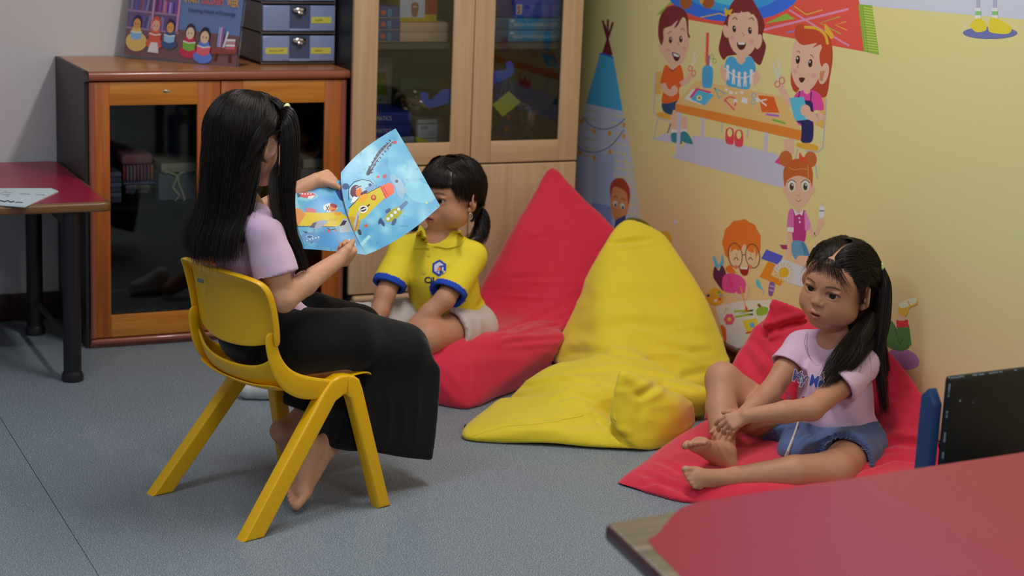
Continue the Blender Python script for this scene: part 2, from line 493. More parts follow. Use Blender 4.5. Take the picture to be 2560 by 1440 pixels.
    a.spl([(1850, 170), (1885, 210), (1915, 260), (1895, 280), (1870, 250), (1850, 225)], q(215, 150, 50), 4)
    for ex, ey in ((1655, 430), (1745, 455)):
        a.ell(ex, ey, 15, 30, LINE_D, 5); a.ell(ex-3, ey-10, 5, 8, q(220, 220, 220))
    a.line([(1648, 375), (1660, 368), (1672, 380)], 5, q(110, 60, 50), True); a.line([(1740, 395), (1755, 398), (1765, 415)], 5, q(110, 60, 50), True)
    a.line([(1665, 465), (1650, 480), (1662, 490)], 4, q(150, 90, 75), True)
    a.spl([(1665, 560), (1705, 562), (1690, 592), (1672, 590)], q(70, 30, 30)); a.ell(1635, 515, 15, 15, q(210, 135, 135)); a.ell(1770, 545, 17, 17, q(210, 135, 135))
    a.poly([(1815, 515), (1850, 508), (1832, 585), (1812, 580)], q(170, 115, 80))
    # --- drawn table
    a.line([(970, 840), (965, 1000)], 22, LAV); a.line([(1108, 880), (1108, 950)], 8, q(155, 155, 165)); a.line([(1295, 930), (1290, 990)], 8, q(155, 155, 165)); a.line([(1430, 950), (1415, 1118)], 24, LAV); a.line([(805, 800), (788, 1142)], 26, LAV)
    a.poly([(925, 580), (1540, 692), (1682, 940), (775, 745)], q(210, 160, 105)); a.poly([(775, 745), (1682, 940), (1676, 1012), (772, 802)], q(205, 115, 45))
    a.spl([(1140, 930), (1190, 930), (1192, 1030), (1165, 1040), (1135, 1020)], q(200, 60, 75)); a.spl([(1205, 945), (1255, 945), (1258, 1045), (1228, 1058), (1200, 1040)], q(200, 60, 75))
    a.ell(1165, 955, 17, 30, q(215, 190, 120)); a.ell(1230, 970, 17, 30, q(215, 190, 120))
    a.poly([(895, 640), (1035, 665), (960, 755), (840, 715)], q(215, 215, 220)); a.poly([(925, 632), (1035, 662), (990, 700), (870, 705)], q(180, 60, 115)); a.poly([(935, 648), (1052, 682), (985, 760), (885, 715)], q(70, 155, 190))
    a.ell(945, 705, 20, 20, q(215, 190, 150)); a.ell(945, 705, 9, 9, q(130, 90, 60))
    a.line([(1055, 635), (1135, 675), (1088, 705), (1055, 635)], 9, q(90, 150, 165))
    a.ring(1165, 740, 40, 45, 11, q(190, 75, 95), 50, 20, 150, 345); a.line([(1130, 720), (1198, 792)], 11, q(190, 75, 95))
    for x, y, r in ((1140, 645, 12), (1172, 665, 15), (1210, 670, 10), (1250, 665, 13), (1205, 725, 14), (1270, 722, 24)):
        a.poly([(x-r, y+r*.6), (x-r*.6, y-r), (x+r, y-r*.5), (x+r*.9, y+r)], q(225, 225, 225))
    a.ring(1338, 690, 15, 17, 7, q(110, 150, 175)); a.ring(1335, 735, 15, 17, 7, q(110, 150, 175)); a.line([(1350, 705), (1428, 755)], 12, q(190, 195, 200)); a.line([(1350, 728), (1430, 715)], 12, q(190, 195, 200))
    a.poly([(1370, 685), (1482, 697), (1522, 812), (1395, 808)], q(205, 85, 35)); a.line([(1360, 705), (1430, 762)], 10, q(190, 195, 200)); a.line([(1360, 732), (1432, 715)], 10, q(190, 195, 200))
    a.line([(1425, 822), (1520, 835)], 16, q(150, 95, 175)); a.line([(1470, 860), (1568, 890)], 15, q(110, 155, 55))
    # pencil cup
    a.line([(1005, 235), (998, 490)], 20, q(200, 75, 70)); a.line([(982, 380), (990, 490)], 10, q(220, 170, 70)); a.line([(1015, 400), (1010, 490)], 10, q(110, 90, 160)); a.line([(1030, 450), (1025, 490)], 10, q(205, 205, 215))
    a.ring(1035, 408, 13, 15, 5, q(120, 165, 75)); a.ring(1055, 438, 13, 15, 5, q(120, 165, 75))
    a.spl([(972, 485), (1040, 488), (1035, 620), (1005, 632), (968, 618)], q(65, 140, 185), 4)
    # --- bun-haired girl
    space(1420, 360, 2.4)
    a.poly([(1238, 110), (1265, 80), (1290, 130)], q(185, 60, 130))
    a.ell(1306, 88, 40, 48, q(165, 90, 45)); a.ell(1455, 92, 38, 48, q(165, 90, 45))
    a.ell(1302, 272, 16, 26, SKIN); a.ell(1466, 272, 16, 26, SKIN)
    a.spl([(1300, 200), (1380, 180), (1460, 200), (1462, 290), (1430, 355), (1382, 385), (1335, 355), (1303, 290)], SKIN, 8)
    a.line([(1382, 370), (1384, 410)], 34, SKIN)
    a.spl([(1300, 255), (1292, 160), (1330, 105), (1385, 88), (1440, 108), (1468, 170), (1462, 262), (1448, 215), (1380, 190), (1320, 215)], q(165, 85, 40), 6)
    a.line([(1325, 140), (1360, 155), (1400, 148), (1440, 155)], 3, q(205, 140, 90), True); a.line([(1440, 120), (1442, 205)], 3, q(205, 140, 90))
    a.spl([(1390, 50), (1412, 78), (1440, 62), (1430, 92), (1438, 118), (1410, 98), (1388, 105)], q(200, 70, 50), 4)
    for ex in (1342, 1424):
        a.ell(ex, 252, 22, 34, q(235, 235, 235)); a.ell(ex, 256, 14, 24, q(95, 95, 60)); a.ell(ex, 258, 8, 14, LINE_D); a.ell(ex+4, 246, 4, 6, q(235, 235, 235))
        a.line([(ex-26, 232), (ex, 215), (ex+26, 232)], 4, LINE_D, True)
    a.line([(1374, 306), (1383, 312), (1392, 306)], 3, q(150, 90, 75), True); a.line([(1366, 334), (1382, 345), (1400, 332)], 3, q(130, 60, 55), True)
    a.line([(1330, 520), (1326, 620), (1322, 720)], 28, SKIN, True); a.line([(1450, 500), (1480, 545), (1520, 470)], 26, SKIN, True); a.ell(1520, 470, 18, 22, SKIN)
    a.spl([(1330, 395), (1385, 410), (1425, 400), (1430, 480), (1418, 585), (1352, 585), (1345, 500)], q(155, 45, 115))
    a.spl([(1325, 400), (1350, 392), (1355, 500), (1352, 530), (1315, 525), (1318, 440)], q(180, 95, 150)); a.poly([(1316, 498), (1354, 502), (1352, 530), (1314, 526)], q(205, 195, 215)); a.spl([(1420, 400), (1445, 450), (1455, 500), (1425, 520), (1420, 460)], q(185, 120, 165))
    a.poly([(1352, 392), (1385, 415), (1412, 395), (1405, 430), (1388, 420), (1365, 430)], q(205, 185, 205)); a.ell(1388, 445, 5, 6, q(220, 220, 220)); a.ell(1391, 468, 5, 6, q(220, 220, 220))
    a.line([(1526, 350), (1524, 375)], 3, q(150, 160, 180)); a.spl([(1508, 385), (1524, 370), (1538, 390), (1534, 440), (1506, 440)], q(185, 190, 205)); a.line([(1508, 400), (1536, 402)], 8, q(100, 115, 150))
    a.ell(1400, 700, 48, 44, SKIN); a.spl([(1348, 585), (1415, 590), (1448, 660), (1440, 672), (1385, 670), (1365, 692), (1342, 650)], q(85, 130, 165)); a.poly([(1398, 590), (1418, 592), (1448, 665), (1420, 670)], q(60, 110, 150))
    a.poly([(1270, 605), (1315, 605), (1315, 632), (1285, 630)], q(135, 40, 90))
    a.ell(1485, 690, 15, 14, q(150, 160, 50))
    # --- glue, easel, sun drawing
    a.poly([(1190, 632), (1290, 672), (1265, 725), (1158, 688)], q(70, 75, 180))
    a.poly([(1290, 690), (1480, 760), (1480, 880), (1310, 830), (1230, 745)], q(175, 178, 195))
    a.poly([(1200, 705), (1245, 725), (1215, 785), (1285, 822), (1275, 852), (1150, 795)], q(205, 115, 35))
    a.ell(1295, 770, 30, 32, q(215, 150, 35))
    for i in range(16):
        w = 2*PI*i/16
        a.line([(1295+38*math.cos(w), 770+40*math.sin(w)), (1295+58*math.cos(w+.1), 770+62*math.sin(w+.1))], 5, q(205, 155, 60))
    a.spl([(1210, 830), (1240, 840), (1228, 905), (1212, 912), (1202, 895)], q(110, 75, 140)); a.line([(1210, 850), (1238, 858)], 8, q(165, 130, 190)); a.line([(1208, 875), (1234, 882)], 8, q(165, 130, 190))
    a.spl([(1128, 812), (1145, 820), (1165, 870), (1150, 865), (1130, 845)], q(75, 160, 200)); a.line([(1160, 868), (1175, 885), (1166, 905)], 3, q(75, 160, 200), True)
    # --- curly-haired painter
    a.spl([(885, 740), (870, 680), (880, 675), (905, 735)], q(75, 155, 190)); a.spl([(925, 660), (935, 700), (920, 740), (905, 730), (918, 700)], q(75, 155, 190))
    a.spl([(880, 735), (905, 760), (925, 728), (950, 790), (935, 880), (890, 830), (870, 790)], q(85, 35, 65))
    import itertools
    P = []
    for i in range(22):
        w = 2*PI*i/22
        P.append((1042+112*math.cos(w)*(1+0.05*(i % 2)), 590+132*math.sin(w)*(1+0.06*(i % 2))))
    a.spl(P, q(215, 100, 40), 5)
    a.ell(985, 750, 40, 26, q(215, 100, 40))
    a.spl([(935, 790), (1000, 778), (1062, 820), (1060, 890), (1000, 895), (930, 875)], q(200, 65, 130)); a.line([(965, 800), (985, 860)], 20, q(190, 50, 105))
    a.line([(1000, 895), (1060, 930), (1078, 850)], 22, SKIN, True)
    a.spl([(975, 620), (1040, 590), (1115, 620), (1120, 710), (1075, 780), (1040, 790), (1000, 760), (972, 700)], q(220, 165, 135), 8)
    a.spl([(975, 650), (990, 590), (1040, 560), (1100, 590), (1118, 650), (1080, 640), (1060, 600), (1030, 640), (1000, 630)], q(215, 100, 40), 5)
    a.ring(1003, 668, 42, 74, 5, q(75, 40, 55), -6, 36); a.ring(1108, 672, 42, 72, 5, q(75, 40, 55), -6, 36); a.line([(1044, 665), (1066, 665)], 5, q(75, 40, 55))
    for ex in (1008, 1095):
        a.line([(ex-14, 695), (ex, 680), (ex+14, 697)], 5, LINE_D, True); a.ell(ex, 738, 12, 12, q(205, 100, 90)); a.line([(ex, 660), (ex+4, 668)], 3, LINE_D)
    a.spl([(1025, 728), (1052, 745), (1085, 732), (1078, 780), (1055, 790), (1035, 772)], q(130, 30, 35)); a.poly([(1030, 732), (1052, 744), (1080, 735), (1074, 752), (1035, 750)], q(230, 230, 230))
    # palette
    a.spl([(825, 905), (850, 885), (872, 862), (900, 870), (930, 890), (930, 940), (895, 968), (855, 960), (832, 935)], q(205, 140, 45), 6)
    for x, y, c in ((842, 910, (50, 50, 130)), (905, 890, (90, 140, 60)), (910, 930, (170, 60, 50)), (885, 940, (225, 225, 225)), (915, 910, (90, 130, 190))):
        a.ell(x, y, 9, 9, q(*c))
    # drawings on the ground
    a.poly([(885, 975), (1050, 940), (1215, 935), (1290, 1010), (1250, 1160), (1010, 1228), (945, 1188)], q(185, 180, 180))
    a.line([(940, 1020), (948, 985), (962, 1000)], 4, q(120, 150, 60), True)
    for i in range(6):
        w = 2*PI*i/6
        a.ell(968+18*math.cos(w), 1052+20*math.sin(w), 15, 16, q(195, 75, 110))
    a.ell(968, 1052, 12, 12, q(215, 165, 50))
    a.line([(995, 1005), (1110, 998), (1030, 1018), (1110, 1022), (1000, 1038)], 12, q(135, 155, 45), False)
    a.line([(1035, 855), (1068, 985)], 7, q(205, 130, 60)); a.ell(1070, 990, 8, 16, q(190, 70, 40), -10)
    a.spl([(1128, 1000), (1160, 975), (1200, 985), (1190, 1020), (1140, 1030)], q(120, 150, 50)); a.line([(1140, 960), (1155, 978)], 16, q(110, 70, 45))
    a.poly([(1045, 1060), (1130, 1045), (1150, 1120), (1075, 1135)], q(215, 170, 50)); a.poly([(1088, 1075), (1115, 1068), (1122, 1098), (1095, 1102)], q(80, 145, 190))
    a.line([(1065, 1135), (1120, 1125)], 10, q(180, 60, 50)); a.spl([(915, 1090), (945, 1105), (950, 1180), (935, 1170)], q(205, 90, 35))
    # reclining figure: green trousers, red sock, sandal
    a.ell(2010, 1290, 100, 60, q(150, 105, 150), 14)
    a.spl([(1800, 1060), (1850, 1035), (1885, 1080), (1885, 1170), (1820, 1180)], q(180, 35, 55))
    a.spl([(1860, 1035), (1940, 1060), (2000, 1150), (2050, 1165), (2045, 1220), (1990, 1242), (1920, 1215), (1880, 1150)], q(70, 110, 65), 6)
    a.line([(2025, 1210), (2010, 1090)], 72, q(70, 110, 65)); a.line([(2007, 1100), (2005, 1055)], 70, q(190, 50, 60)); a.line([(2003, 1060), (2003, 1000)], 40, SKIN)
    a.line([(1965, 1110), (1990, 1200), (2005, 1165)], 3, q(40, 60, 40), True)
    a.spl([(1985, 975), (2030, 935), (2085, 915), (2098, 960), (2050, 985), (2030, 1030), (1990, 1025)], q(215, 150, 60), 6)
    a.spl([(1985, 960), (2010, 945), (2080, 918), (2090, 950), (2040, 975), (1998, 985)], q(205, 190, 165), 5); a.line([(2040, 940), (2052, 978)], 7, q(215, 150, 60))
    a.ell(645, 470, 12, 14, q(175, 175, 180))
    # --- tent
    space(1420, 0, 2.4)
    a.line([(208, 122), (262, 330)], 13, q(95, 35, 40)); a.line([(270, 132), (208, 328)], 13, q(95, 35, 40)); a.line([(240, 116), (236, 250)], 12, q(95, 35, 40)); a.line([(222, 150), (242, 250)], 10, q(95, 35, 40))
    a.poly([(212, 320), (236, 240), (262, 335)], q(95, 35, 40))
    a.poly([(108, 620), (328, 665), (352, 780), (440, 1320), (470, 1500), (-90, 1500), (-60, 1180), (40, 880)], q(165, 170, 200))
    rows = [(690, 0), (740, 0), (800, 0), (860, 0), (915, 0), (965, 0), (1010, 1), (1060, 1), (1110, 1), (1165, 1), (1220, 1), (1275, 1)]
    for y, rr in rows:
        a.line([(250+(y-640)*.05, y-6), (330+(y-690)*.17, y+14)], 7, q(190, 180, 120))
        if not rr: a.line([(90, y-32), (170, y-18)], 7, q(160, 160, 120))
    for x0 in (0, 1, 2):
        a.line([(335+x0*16, 900+x0*40), (385+x0*22, 1310)], 5, q(190, 180, 120))
    a.poly([(150, 910), (278, 935), (262, 1180), (330, 1500), (40, 1500), (150, 1200)], q(150, 160, 200))
    a.poly([(148, 1213), (262, 1240), (270, 1500), (30, 1500)], q(120, 135, 180))
    a.poly([(190, 325), (272, 345), (328, 667), (108, 620)], q(65, 150, 205))
    a.line([(190, 322), (230, 328), (272, 347)], 9, q(35, 80, 165), True)
    a.line([(88, 700), (140, 755), (215, 775), (290, 755), (342, 712)], 5, q(55, 60, 100), True); a.line([(40, 868), (100, 905), (175, 912), (260, 872), (336, 778)], 5, q(55, 60, 100), True)
    for x, y in ((83, 725), (158, 785), (250, 800), (335, 750), (335, 816), (72, 915), (158, 945), (252, 910)):
        a.poly([(x, y-20), (x+8, y-8), (x+14, y-4), (x+8, y+4), (x+10, y+20), (x, y+14), (x-10, y+20), (x-8, y+4), (x-14, y-4), (x-8, y-8)], q(200, 135, 50))
    # boy reading by the tent
    a.spl([(262, 1145), (310, 1110), (360, 1160), (362, 1250), (345, 1300), (305, 1345), (270, 1300), (255, 1220)], q(205, 125, 80), 8)
    a.poly([(285, 1320), (345, 1290), (350, 1420), (270, 1420)], q(60, 70, 110))
    a.spl([(256, 1190), (252, 1120), (280, 1075), (330, 1072), (365, 1120), (372, 1180), (362, 1230), (355, 1170), (330, 1140), (285, 1120), (266, 1140)], q(150, 60, 42), 5)
    for ex, ey in ((283, 1222), (326, 1237)):
        a.ell(ex, ey, 13, 20, q(235, 235, 235), -10); a.ell(ex+2, ey+8, 6, 10, LINE_D)
    a.line([(272, 1185), (285, 1175), (295, 1188)], 4, q(110, 50, 40), True); a.line([(318, 1195), (332, 1192), (342, 1205)], 4, q(110, 50, 40), True); a.line([(290, 1302), (305, 1306)], 4, q(130, 60, 50))
    a.spl([(340, 1325), (420, 1310), (500, 1360), (540, 1440), (350, 1460)], q(110, 120, 40)); a.spl([(555, 1395), (600, 1390), (622, 1440), (600, 1480), (560, 1450)], q(190, 145, 40))
    # shoes of the figure at the top right
    space(0, 0, 1.0)
    a.ell(2475, 82, 68, 15, q(95, 100, 150))
    for x0 in (2440, 2482):
        a.line([(x0+5, -20), (x0+5, 22)], 9, q(150, 150, 175)); a.line([(x0+5, 20), (x0+5, 48)], 15, q(190, 190, 200)); a.line([(x0+5, 28), (x0+5, 38)], 15, q(110, 170, 100))
    a.spl([(2426, 62), (2445, 45), (2462, 55), (2465, 75), (2440, 80)], q(215, 175, 50)); a.spl([(2470, 70), (2478, 45), (2500, 50), (2528, 68), (2520, 84), (2480, 82)], q(215, 175, 50))
    return a


def build_room():
    # floor: speckled grey-blue vinyl with one welded seam
    m, nt, b = newmat('speckled_vinyl')
    tc = N(nt, 'ShaderNodeTexCoord')
    n1 = N(nt, 'ShaderNodeTexNoise'); n1.inputs['Scale'].default_value = 430; n1.inputs['Detail'].default_value = 1.5
    n2 = N(nt, 'ShaderNodeTexNoise'); n2.inputs['Scale'].default_value = 1.6; n2.inputs['Detail'].default_value = 3
    nt.links.new(tc.outputs['Object'], n1.inputs[0]); nt.links.new(tc.outputs['Object'], n2.inputs[0])
    cr = N(nt, 'ShaderNodeValToRGB'); e = cr.color_ramp.elements
    e[0].position = 0.36; e[0].color = (*rgb(94, 108, 122, 1.0), 1)
    e[1].position = 0.72; e[1].color = (*rgb(232, 235, 238, 1.0), 1)
    e2 = e.new(0.53); e2.color = (*rgb(120, 133, 145, 1.0), 1)
    e3 = e.new(0.60); e3.color = (*rgb(164, 173, 180, 1.0), 1)
    nt.links.new(n1.outputs[0], cr.inputs[0])
    sx = N(nt, 'ShaderNodeSeparateXYZ'); nt.links.new(tc.outputs['Object'], sx.inputs[0])
    d = N(nt, 'ShaderNodeMath', operation='SUBTRACT'); d.inputs[1].default_value = 0.802; nt.links.new(sx.outputs[0], d.inputs[0])
    ab = N(nt, 'ShaderNodeMath', operation='ABSOLUTE'); nt.links.new(d.outputs[0], ab.inputs[0])
    lt = N(nt, 'ShaderNodeMath', operation='LESS_THAN'); lt.inputs[1].default_value = 0.0009; nt.links.new(ab.outputs[0], lt.inputs[0])
    mx = N(nt, 'ShaderNodeMix', data_type='RGBA'); nt.links.new(lt.outputs[0], mx.inputs[0])
    nt.links.new(cr.outputs[0], mx.inputs[6]); mx.inputs[7].default_value = (0.02, 0.022, 0.025, 1)
    nt.links.new(mx.outputs[2], b.inputs['Base Color'])
    b.inputs['Roughness'].default_value = 0.42; b.inputs['Specular IOR Level'].default_value = 0.35
    bp = N(nt, 'ShaderNodeBump'); bp.inputs['Strength'].default_value = 0.2; bp.inputs['Distance'].default_value = 0.0003
    nt.links.new(n1.outputs[0], bp.inputs['Height']); nt.links.new(bp.outputs[0], b.inputs['Normal'])
    mb = MB(); mb.box((-2.2, -2.2, -0.05), (3.2, 6.2, 0.0)); mb.build('floor', m, kind='structure')
    # back wall: matt warm grey paint
    wp = mat('grey_paint', rgb(226, 221, 222), 0.8, 0.2, bump=0.06, bscale=90, var=0.02)
    mb = MB(); mb.box((-2.2, 6.05, 0), (3.2, 6.17, 2.7)); mb.build('wall_back', wp, kind='structure')
    # right wall: mural base print, pale yellow fading to peach near the floor
    m, nt, b = newmat('mural_ground')
    tc = N(nt, 'ShaderNodeTexCoord'); sx = N(nt, 'ShaderNodeSeparateXYZ'); nt.links.new(tc.outputs['Object'], sx.inputs[0])
    cr = N(nt, 'ShaderNodeValToRGB'); e = cr.color_ramp.elements
    e[0].position = 0.22; e[0].color = (*q(202, 158, 122), 1); e[1].position = 0.62; e[1].color = (*q(186, 178, 124), 1)
    mr = N(nt, 'ShaderNodeMapRange'); mr.inputs[2].default_value = 1.3
    no = N(nt, 'ShaderNodeTexNoise'); no.inputs['Scale'].default_value = 1.1
    nt.links.new(tc.outputs['Object'], no.inputs[0])
    ma = N(nt, 'ShaderNodeMath', operation='MULTIPLY_ADD'); ma.inputs[1].default_value = 0.25
    nt.links.new(no.outputs[0], ma.inputs[0]); nt.links.new(sx.outputs[2], ma.inputs[2])
    nt.links.new(ma.outputs[0], mr.inputs[0]); nt.links.new(mr.outputs[0], cr.inputs[0]); nt.links.new(cr.outputs[0], b.inputs['Base Color'])
    b.inputs['Roughness'].default_value = 0.55; b.inputs['Specular IOR Level'].default_value = 0.3
    mb = MB(); mb.box((3.0, -2.2, 0.10), (3.12, 6.05, 2.7)); mb.box((3.004, -2.2, 0), (3.12, 6.05, 0.10))
    w = mb.build('wall_right', m, kind='structure')
    mural().build('mural_print', M_PRINT, w, label='printed cartoon children at a craft table, tent and painters on pale yellow')
    cm = mat('ceiling_white', (0.78, 0.78, 0.76), 0.9)
    mb = MB(); mb.box((-2.2, -2.2, CEIL), (3.2, 6.2, CEIL+0.08)); mb.build('ceiling', cm, kind='structure')
    bw = wood('skirting_wood', rgb(70, 35, 25), rgb(105, 55, 40), 'y', 0.35)
    mb = MB(); mb.box((2.985, -2.2, 0), (3.004, 6.05, 0.085), 0.003); mb.box((2.978, -2.2, 0.083), (3.0, 6.05, 0.100), 0.005)
    mb.build('baseboard_right', bw, kind='structure')
    bw = wood('skirting_wood_dark', rgb(50, 32, 26), rgb(80, 50, 38), 'x', 0.35)
    mb = MB(); mb.box((-2.2, 6.03, 0), (3.0, 6.05, 0.09), 0.004); mb.build('baseboard_back', bw, kind='structure')
    # lamp housings on the ceiling
    hm = mat('lamp_housing', (0.8, 0.8, 0.8), 0.5)
    for i, (x, y, s) in enumerate(((1.92, 3.85, 'nearest the mural'), (0.15, 3.35, 'over the left half of the room'), (1.6, 0.4, 'behind the camera'))):
        hx, hy = (0.09, 0.62) if i == 0 else (0.62, 0.09)
        mb = MB(); mb.box((x-hx, y-hy, CEIL-0.06), (x+hx, y+hy, CEIL-0.001), 0.01)
        mb.build('ceiling_light', hm, label='white ceiling tube light housing '+s, cat='ceiling light', group='tube lights on the ceiling')


build_room()
# ------------------------------------------------------------------ cabinets, tables, chairs
M_PLAINCOL = vcol_mat('painted_card', 0.5, 0.35)
M_GLASS = glass_mat('cabinet_glass', alpha=0.0)
M_BLACKSIDE = mat('black_laminate', rgb(48, 44, 46), 0.45, 0.4, bump=0.15, bscale=300)
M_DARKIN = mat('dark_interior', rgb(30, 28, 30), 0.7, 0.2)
M_CHROME = mat('bright_metal', (0.7, 0.7, 0.7), 0.18, metal=1.0)


def px_box(mb, x0, y0, x1, y1, Y, depth, col=None, mat_i=0, bev=0.002, zb=None):
    a = PY(x0, (y0+y1)/2, Y); b = PY(x1, (y0+y1)/2, Y); xm = (x0+x1)/2
    zt = PY(xm, y0, Y)[2]; z0 = PY(xm, y1, Y)[2] if zb is None else zb
    mb.box((a[0], Y, z0), (b[0], Y+depth, zt), bev, mat_i, col)
    return a[0], b[0], z0, zt


def front_art(Y):
    return Art(lambda x, y, d: PY(x, y, Y-0.0006-d), 0.00004)


def low_cabinet():
    Yf, Yb, X0, X1, T = 5.602, 6.045, 1.180, 2.024, 0.872
    root = empty('glass_door_cabinet', (1.6, 5.82, 0), 0, 'low orange wood cabinet with black sides and two glass doors, poster and drawers on top', 'cabinet')
    root_inv = Matrix.Translation((-1.6, -5.82, 0))

    def B(mb, name, m, label=None, parent=root):
        o = mb.build(name, m, parent, label=label)
        if parent is root: o.matrix_parent_inverse = root_inv
        return o
    ow = wood('orange_wood_stile', rgb(165, 80, 24), rgb(202, 114, 38), 'z', 0.38)
    oh = wood('orange_wood_rail', rgb(190, 110, 32), rgb(222, 146, 54), 'x', 0.38)
    pk = mat('rosy_edge_highlight', rgb(165, 92, 72), 0.28, 0.5, coat=0.4)  # brown edge wood; pinkish highlight of its rounded edges put into the colour
    # carcass: black side panels with rounded front corner, dark back, bottom and shelf
    for x in (X0, X1-0.016):
        mb = MB()
        prof = [(Yf+0.012, 0.0), (Yb, 0.0), (Yb, T), (Yf+0.008, T), (Yf-0.010, T-0.010), (Yf-0.014, T-0.030), (Yf+0.004, T-0.036)]
        M = Matrix(((0, 0, 1, x), (1, 0, 0, 0), (0, 1, 0, 0), (0, 0, 0, 1)))
        if x == X0: mb.prism(prof, 0, 0.010, M)
        else: mb.prism([(p[0], min(p[1], T-0.034)) for p in prof[:3]]+[(Yf+0.012, T-0.034)], 0, 0.014, M)
        B(mb, 'side_panel', M_BLACKSIDE, 'black side panel')
    mb = MB()
    mb.box((X0+0.01, Yb-0.008, 0.03), (X1-0.002, Yb, T-0.03)); mb.box((X0+0.01, Yf+0.02, 0.06), (X1-0.002, Yb-0.008, 0.078))
    mb.box((X0+0.01, Yf+0.04, 0.43), (X1-0.002, Yb-0.008, 0.445)); mb.box((1.600, Yf+0.02, 0.078), (1.612, Yb-0.008, T-0.03))
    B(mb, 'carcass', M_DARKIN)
    # top with bull-nosed front and right end
    bm = bmesh.new(); bmesh.ops.create_cube(bm, size=1.0)
    for v in bm.verts: v.co = Vector(((X0+0.0105 if v.co.x < 0 else X1+0.010), (Yf-0.016 if v.co.y < 0 else Yb), (T-0.030 if v.co.z < 0 else T)))
    es = [e for e in bm.edges if all(v.co.y < Yf for v in e.verts) and abs(e.verts[0].co.z-e.verts[1].co.z) < 1e-4]
    es += [e for e in bm.edges if all(v.co.x > X1 and v.co.z > T-0.001 for v in e.verts)]
    bmesh.ops.bevel(bm, geom=es, offset=0.0125, segments=6, affect='EDGES', profile=0.5)
    tb = MB().bm(bm, 0, None, True)
    tw = wood('orange_top_wood', rgb(178, 112, 60), rgb(208, 140, 78), 'x', 0.30, coat=0.35)
    for i, f in enumerate(tb.f):
        ys = [tb.v[k][1] for k in f]
        tb.m[i] = 1 if max(ys) < Yf-0.001 else 0
    B(tb, 'cabinet_top', [tw, pk])
    mb = MB().box((X0+0.012, Yf-0.006, 0.012), (X1, Yf+0.02, 0.030), 0.008, seg=4)
    mb.box((X0+0.012, Yf+0.012, 0.0), (X1-0.002, Yf+0.02, 0.06)); B(mb, 'base_rail', pk)
    # doors
    for i, (a, b, wa, wb) in enumerate(((X0+0.013, 1.6045, 1.256, 1.531), (1.6075, X1, 1.678, 1.951))):
        d = MB(); z0, z1, w0, w1 = 0.034, T-0.034, 0.105, 0.766
        d.box((a, Yf, z0), (wa, Yf+0.018, z1), 0.0015); d.box((wb, Yf, z0), (b, Yf+0.018, z1), 0.0015)
        door = B(d, 'door', ow, parent=root)
        MB().box((wa, Yf, w1), (wb, Yf+0.018, z1), 0.001).build('door_rail', oh, door)
        MB().box((wa, Yf, z0), (wb, Yf+0.018, w0), 0.001).build('door_rail', oh, door)
        e = MB()
        e.tube([(a+0.009 if i == 0 else b-0.009, Yf+0.004, z0+0.001), (a+0.009 if i == 0 else b-0.009, Yf+0.004, z1-0.001)], [0.010, 0.010], 14)
        e.build('edge_band', pk, door)
        g = MB().box((wa, Yf+0.008, w0), (wb, Yf+0.011, w1)); g.build('pane', M_GLASS, door)
        if i == 0:
            p = PY(416, 228, Yf)
            s = MB().box((p[0]-0.010, Yf-0.0015, p[2]-0.004), (p[0]+0.010, Yf, p[2]+0.004), 0.001); s.build('badge', M_CHROME, door)
    return root


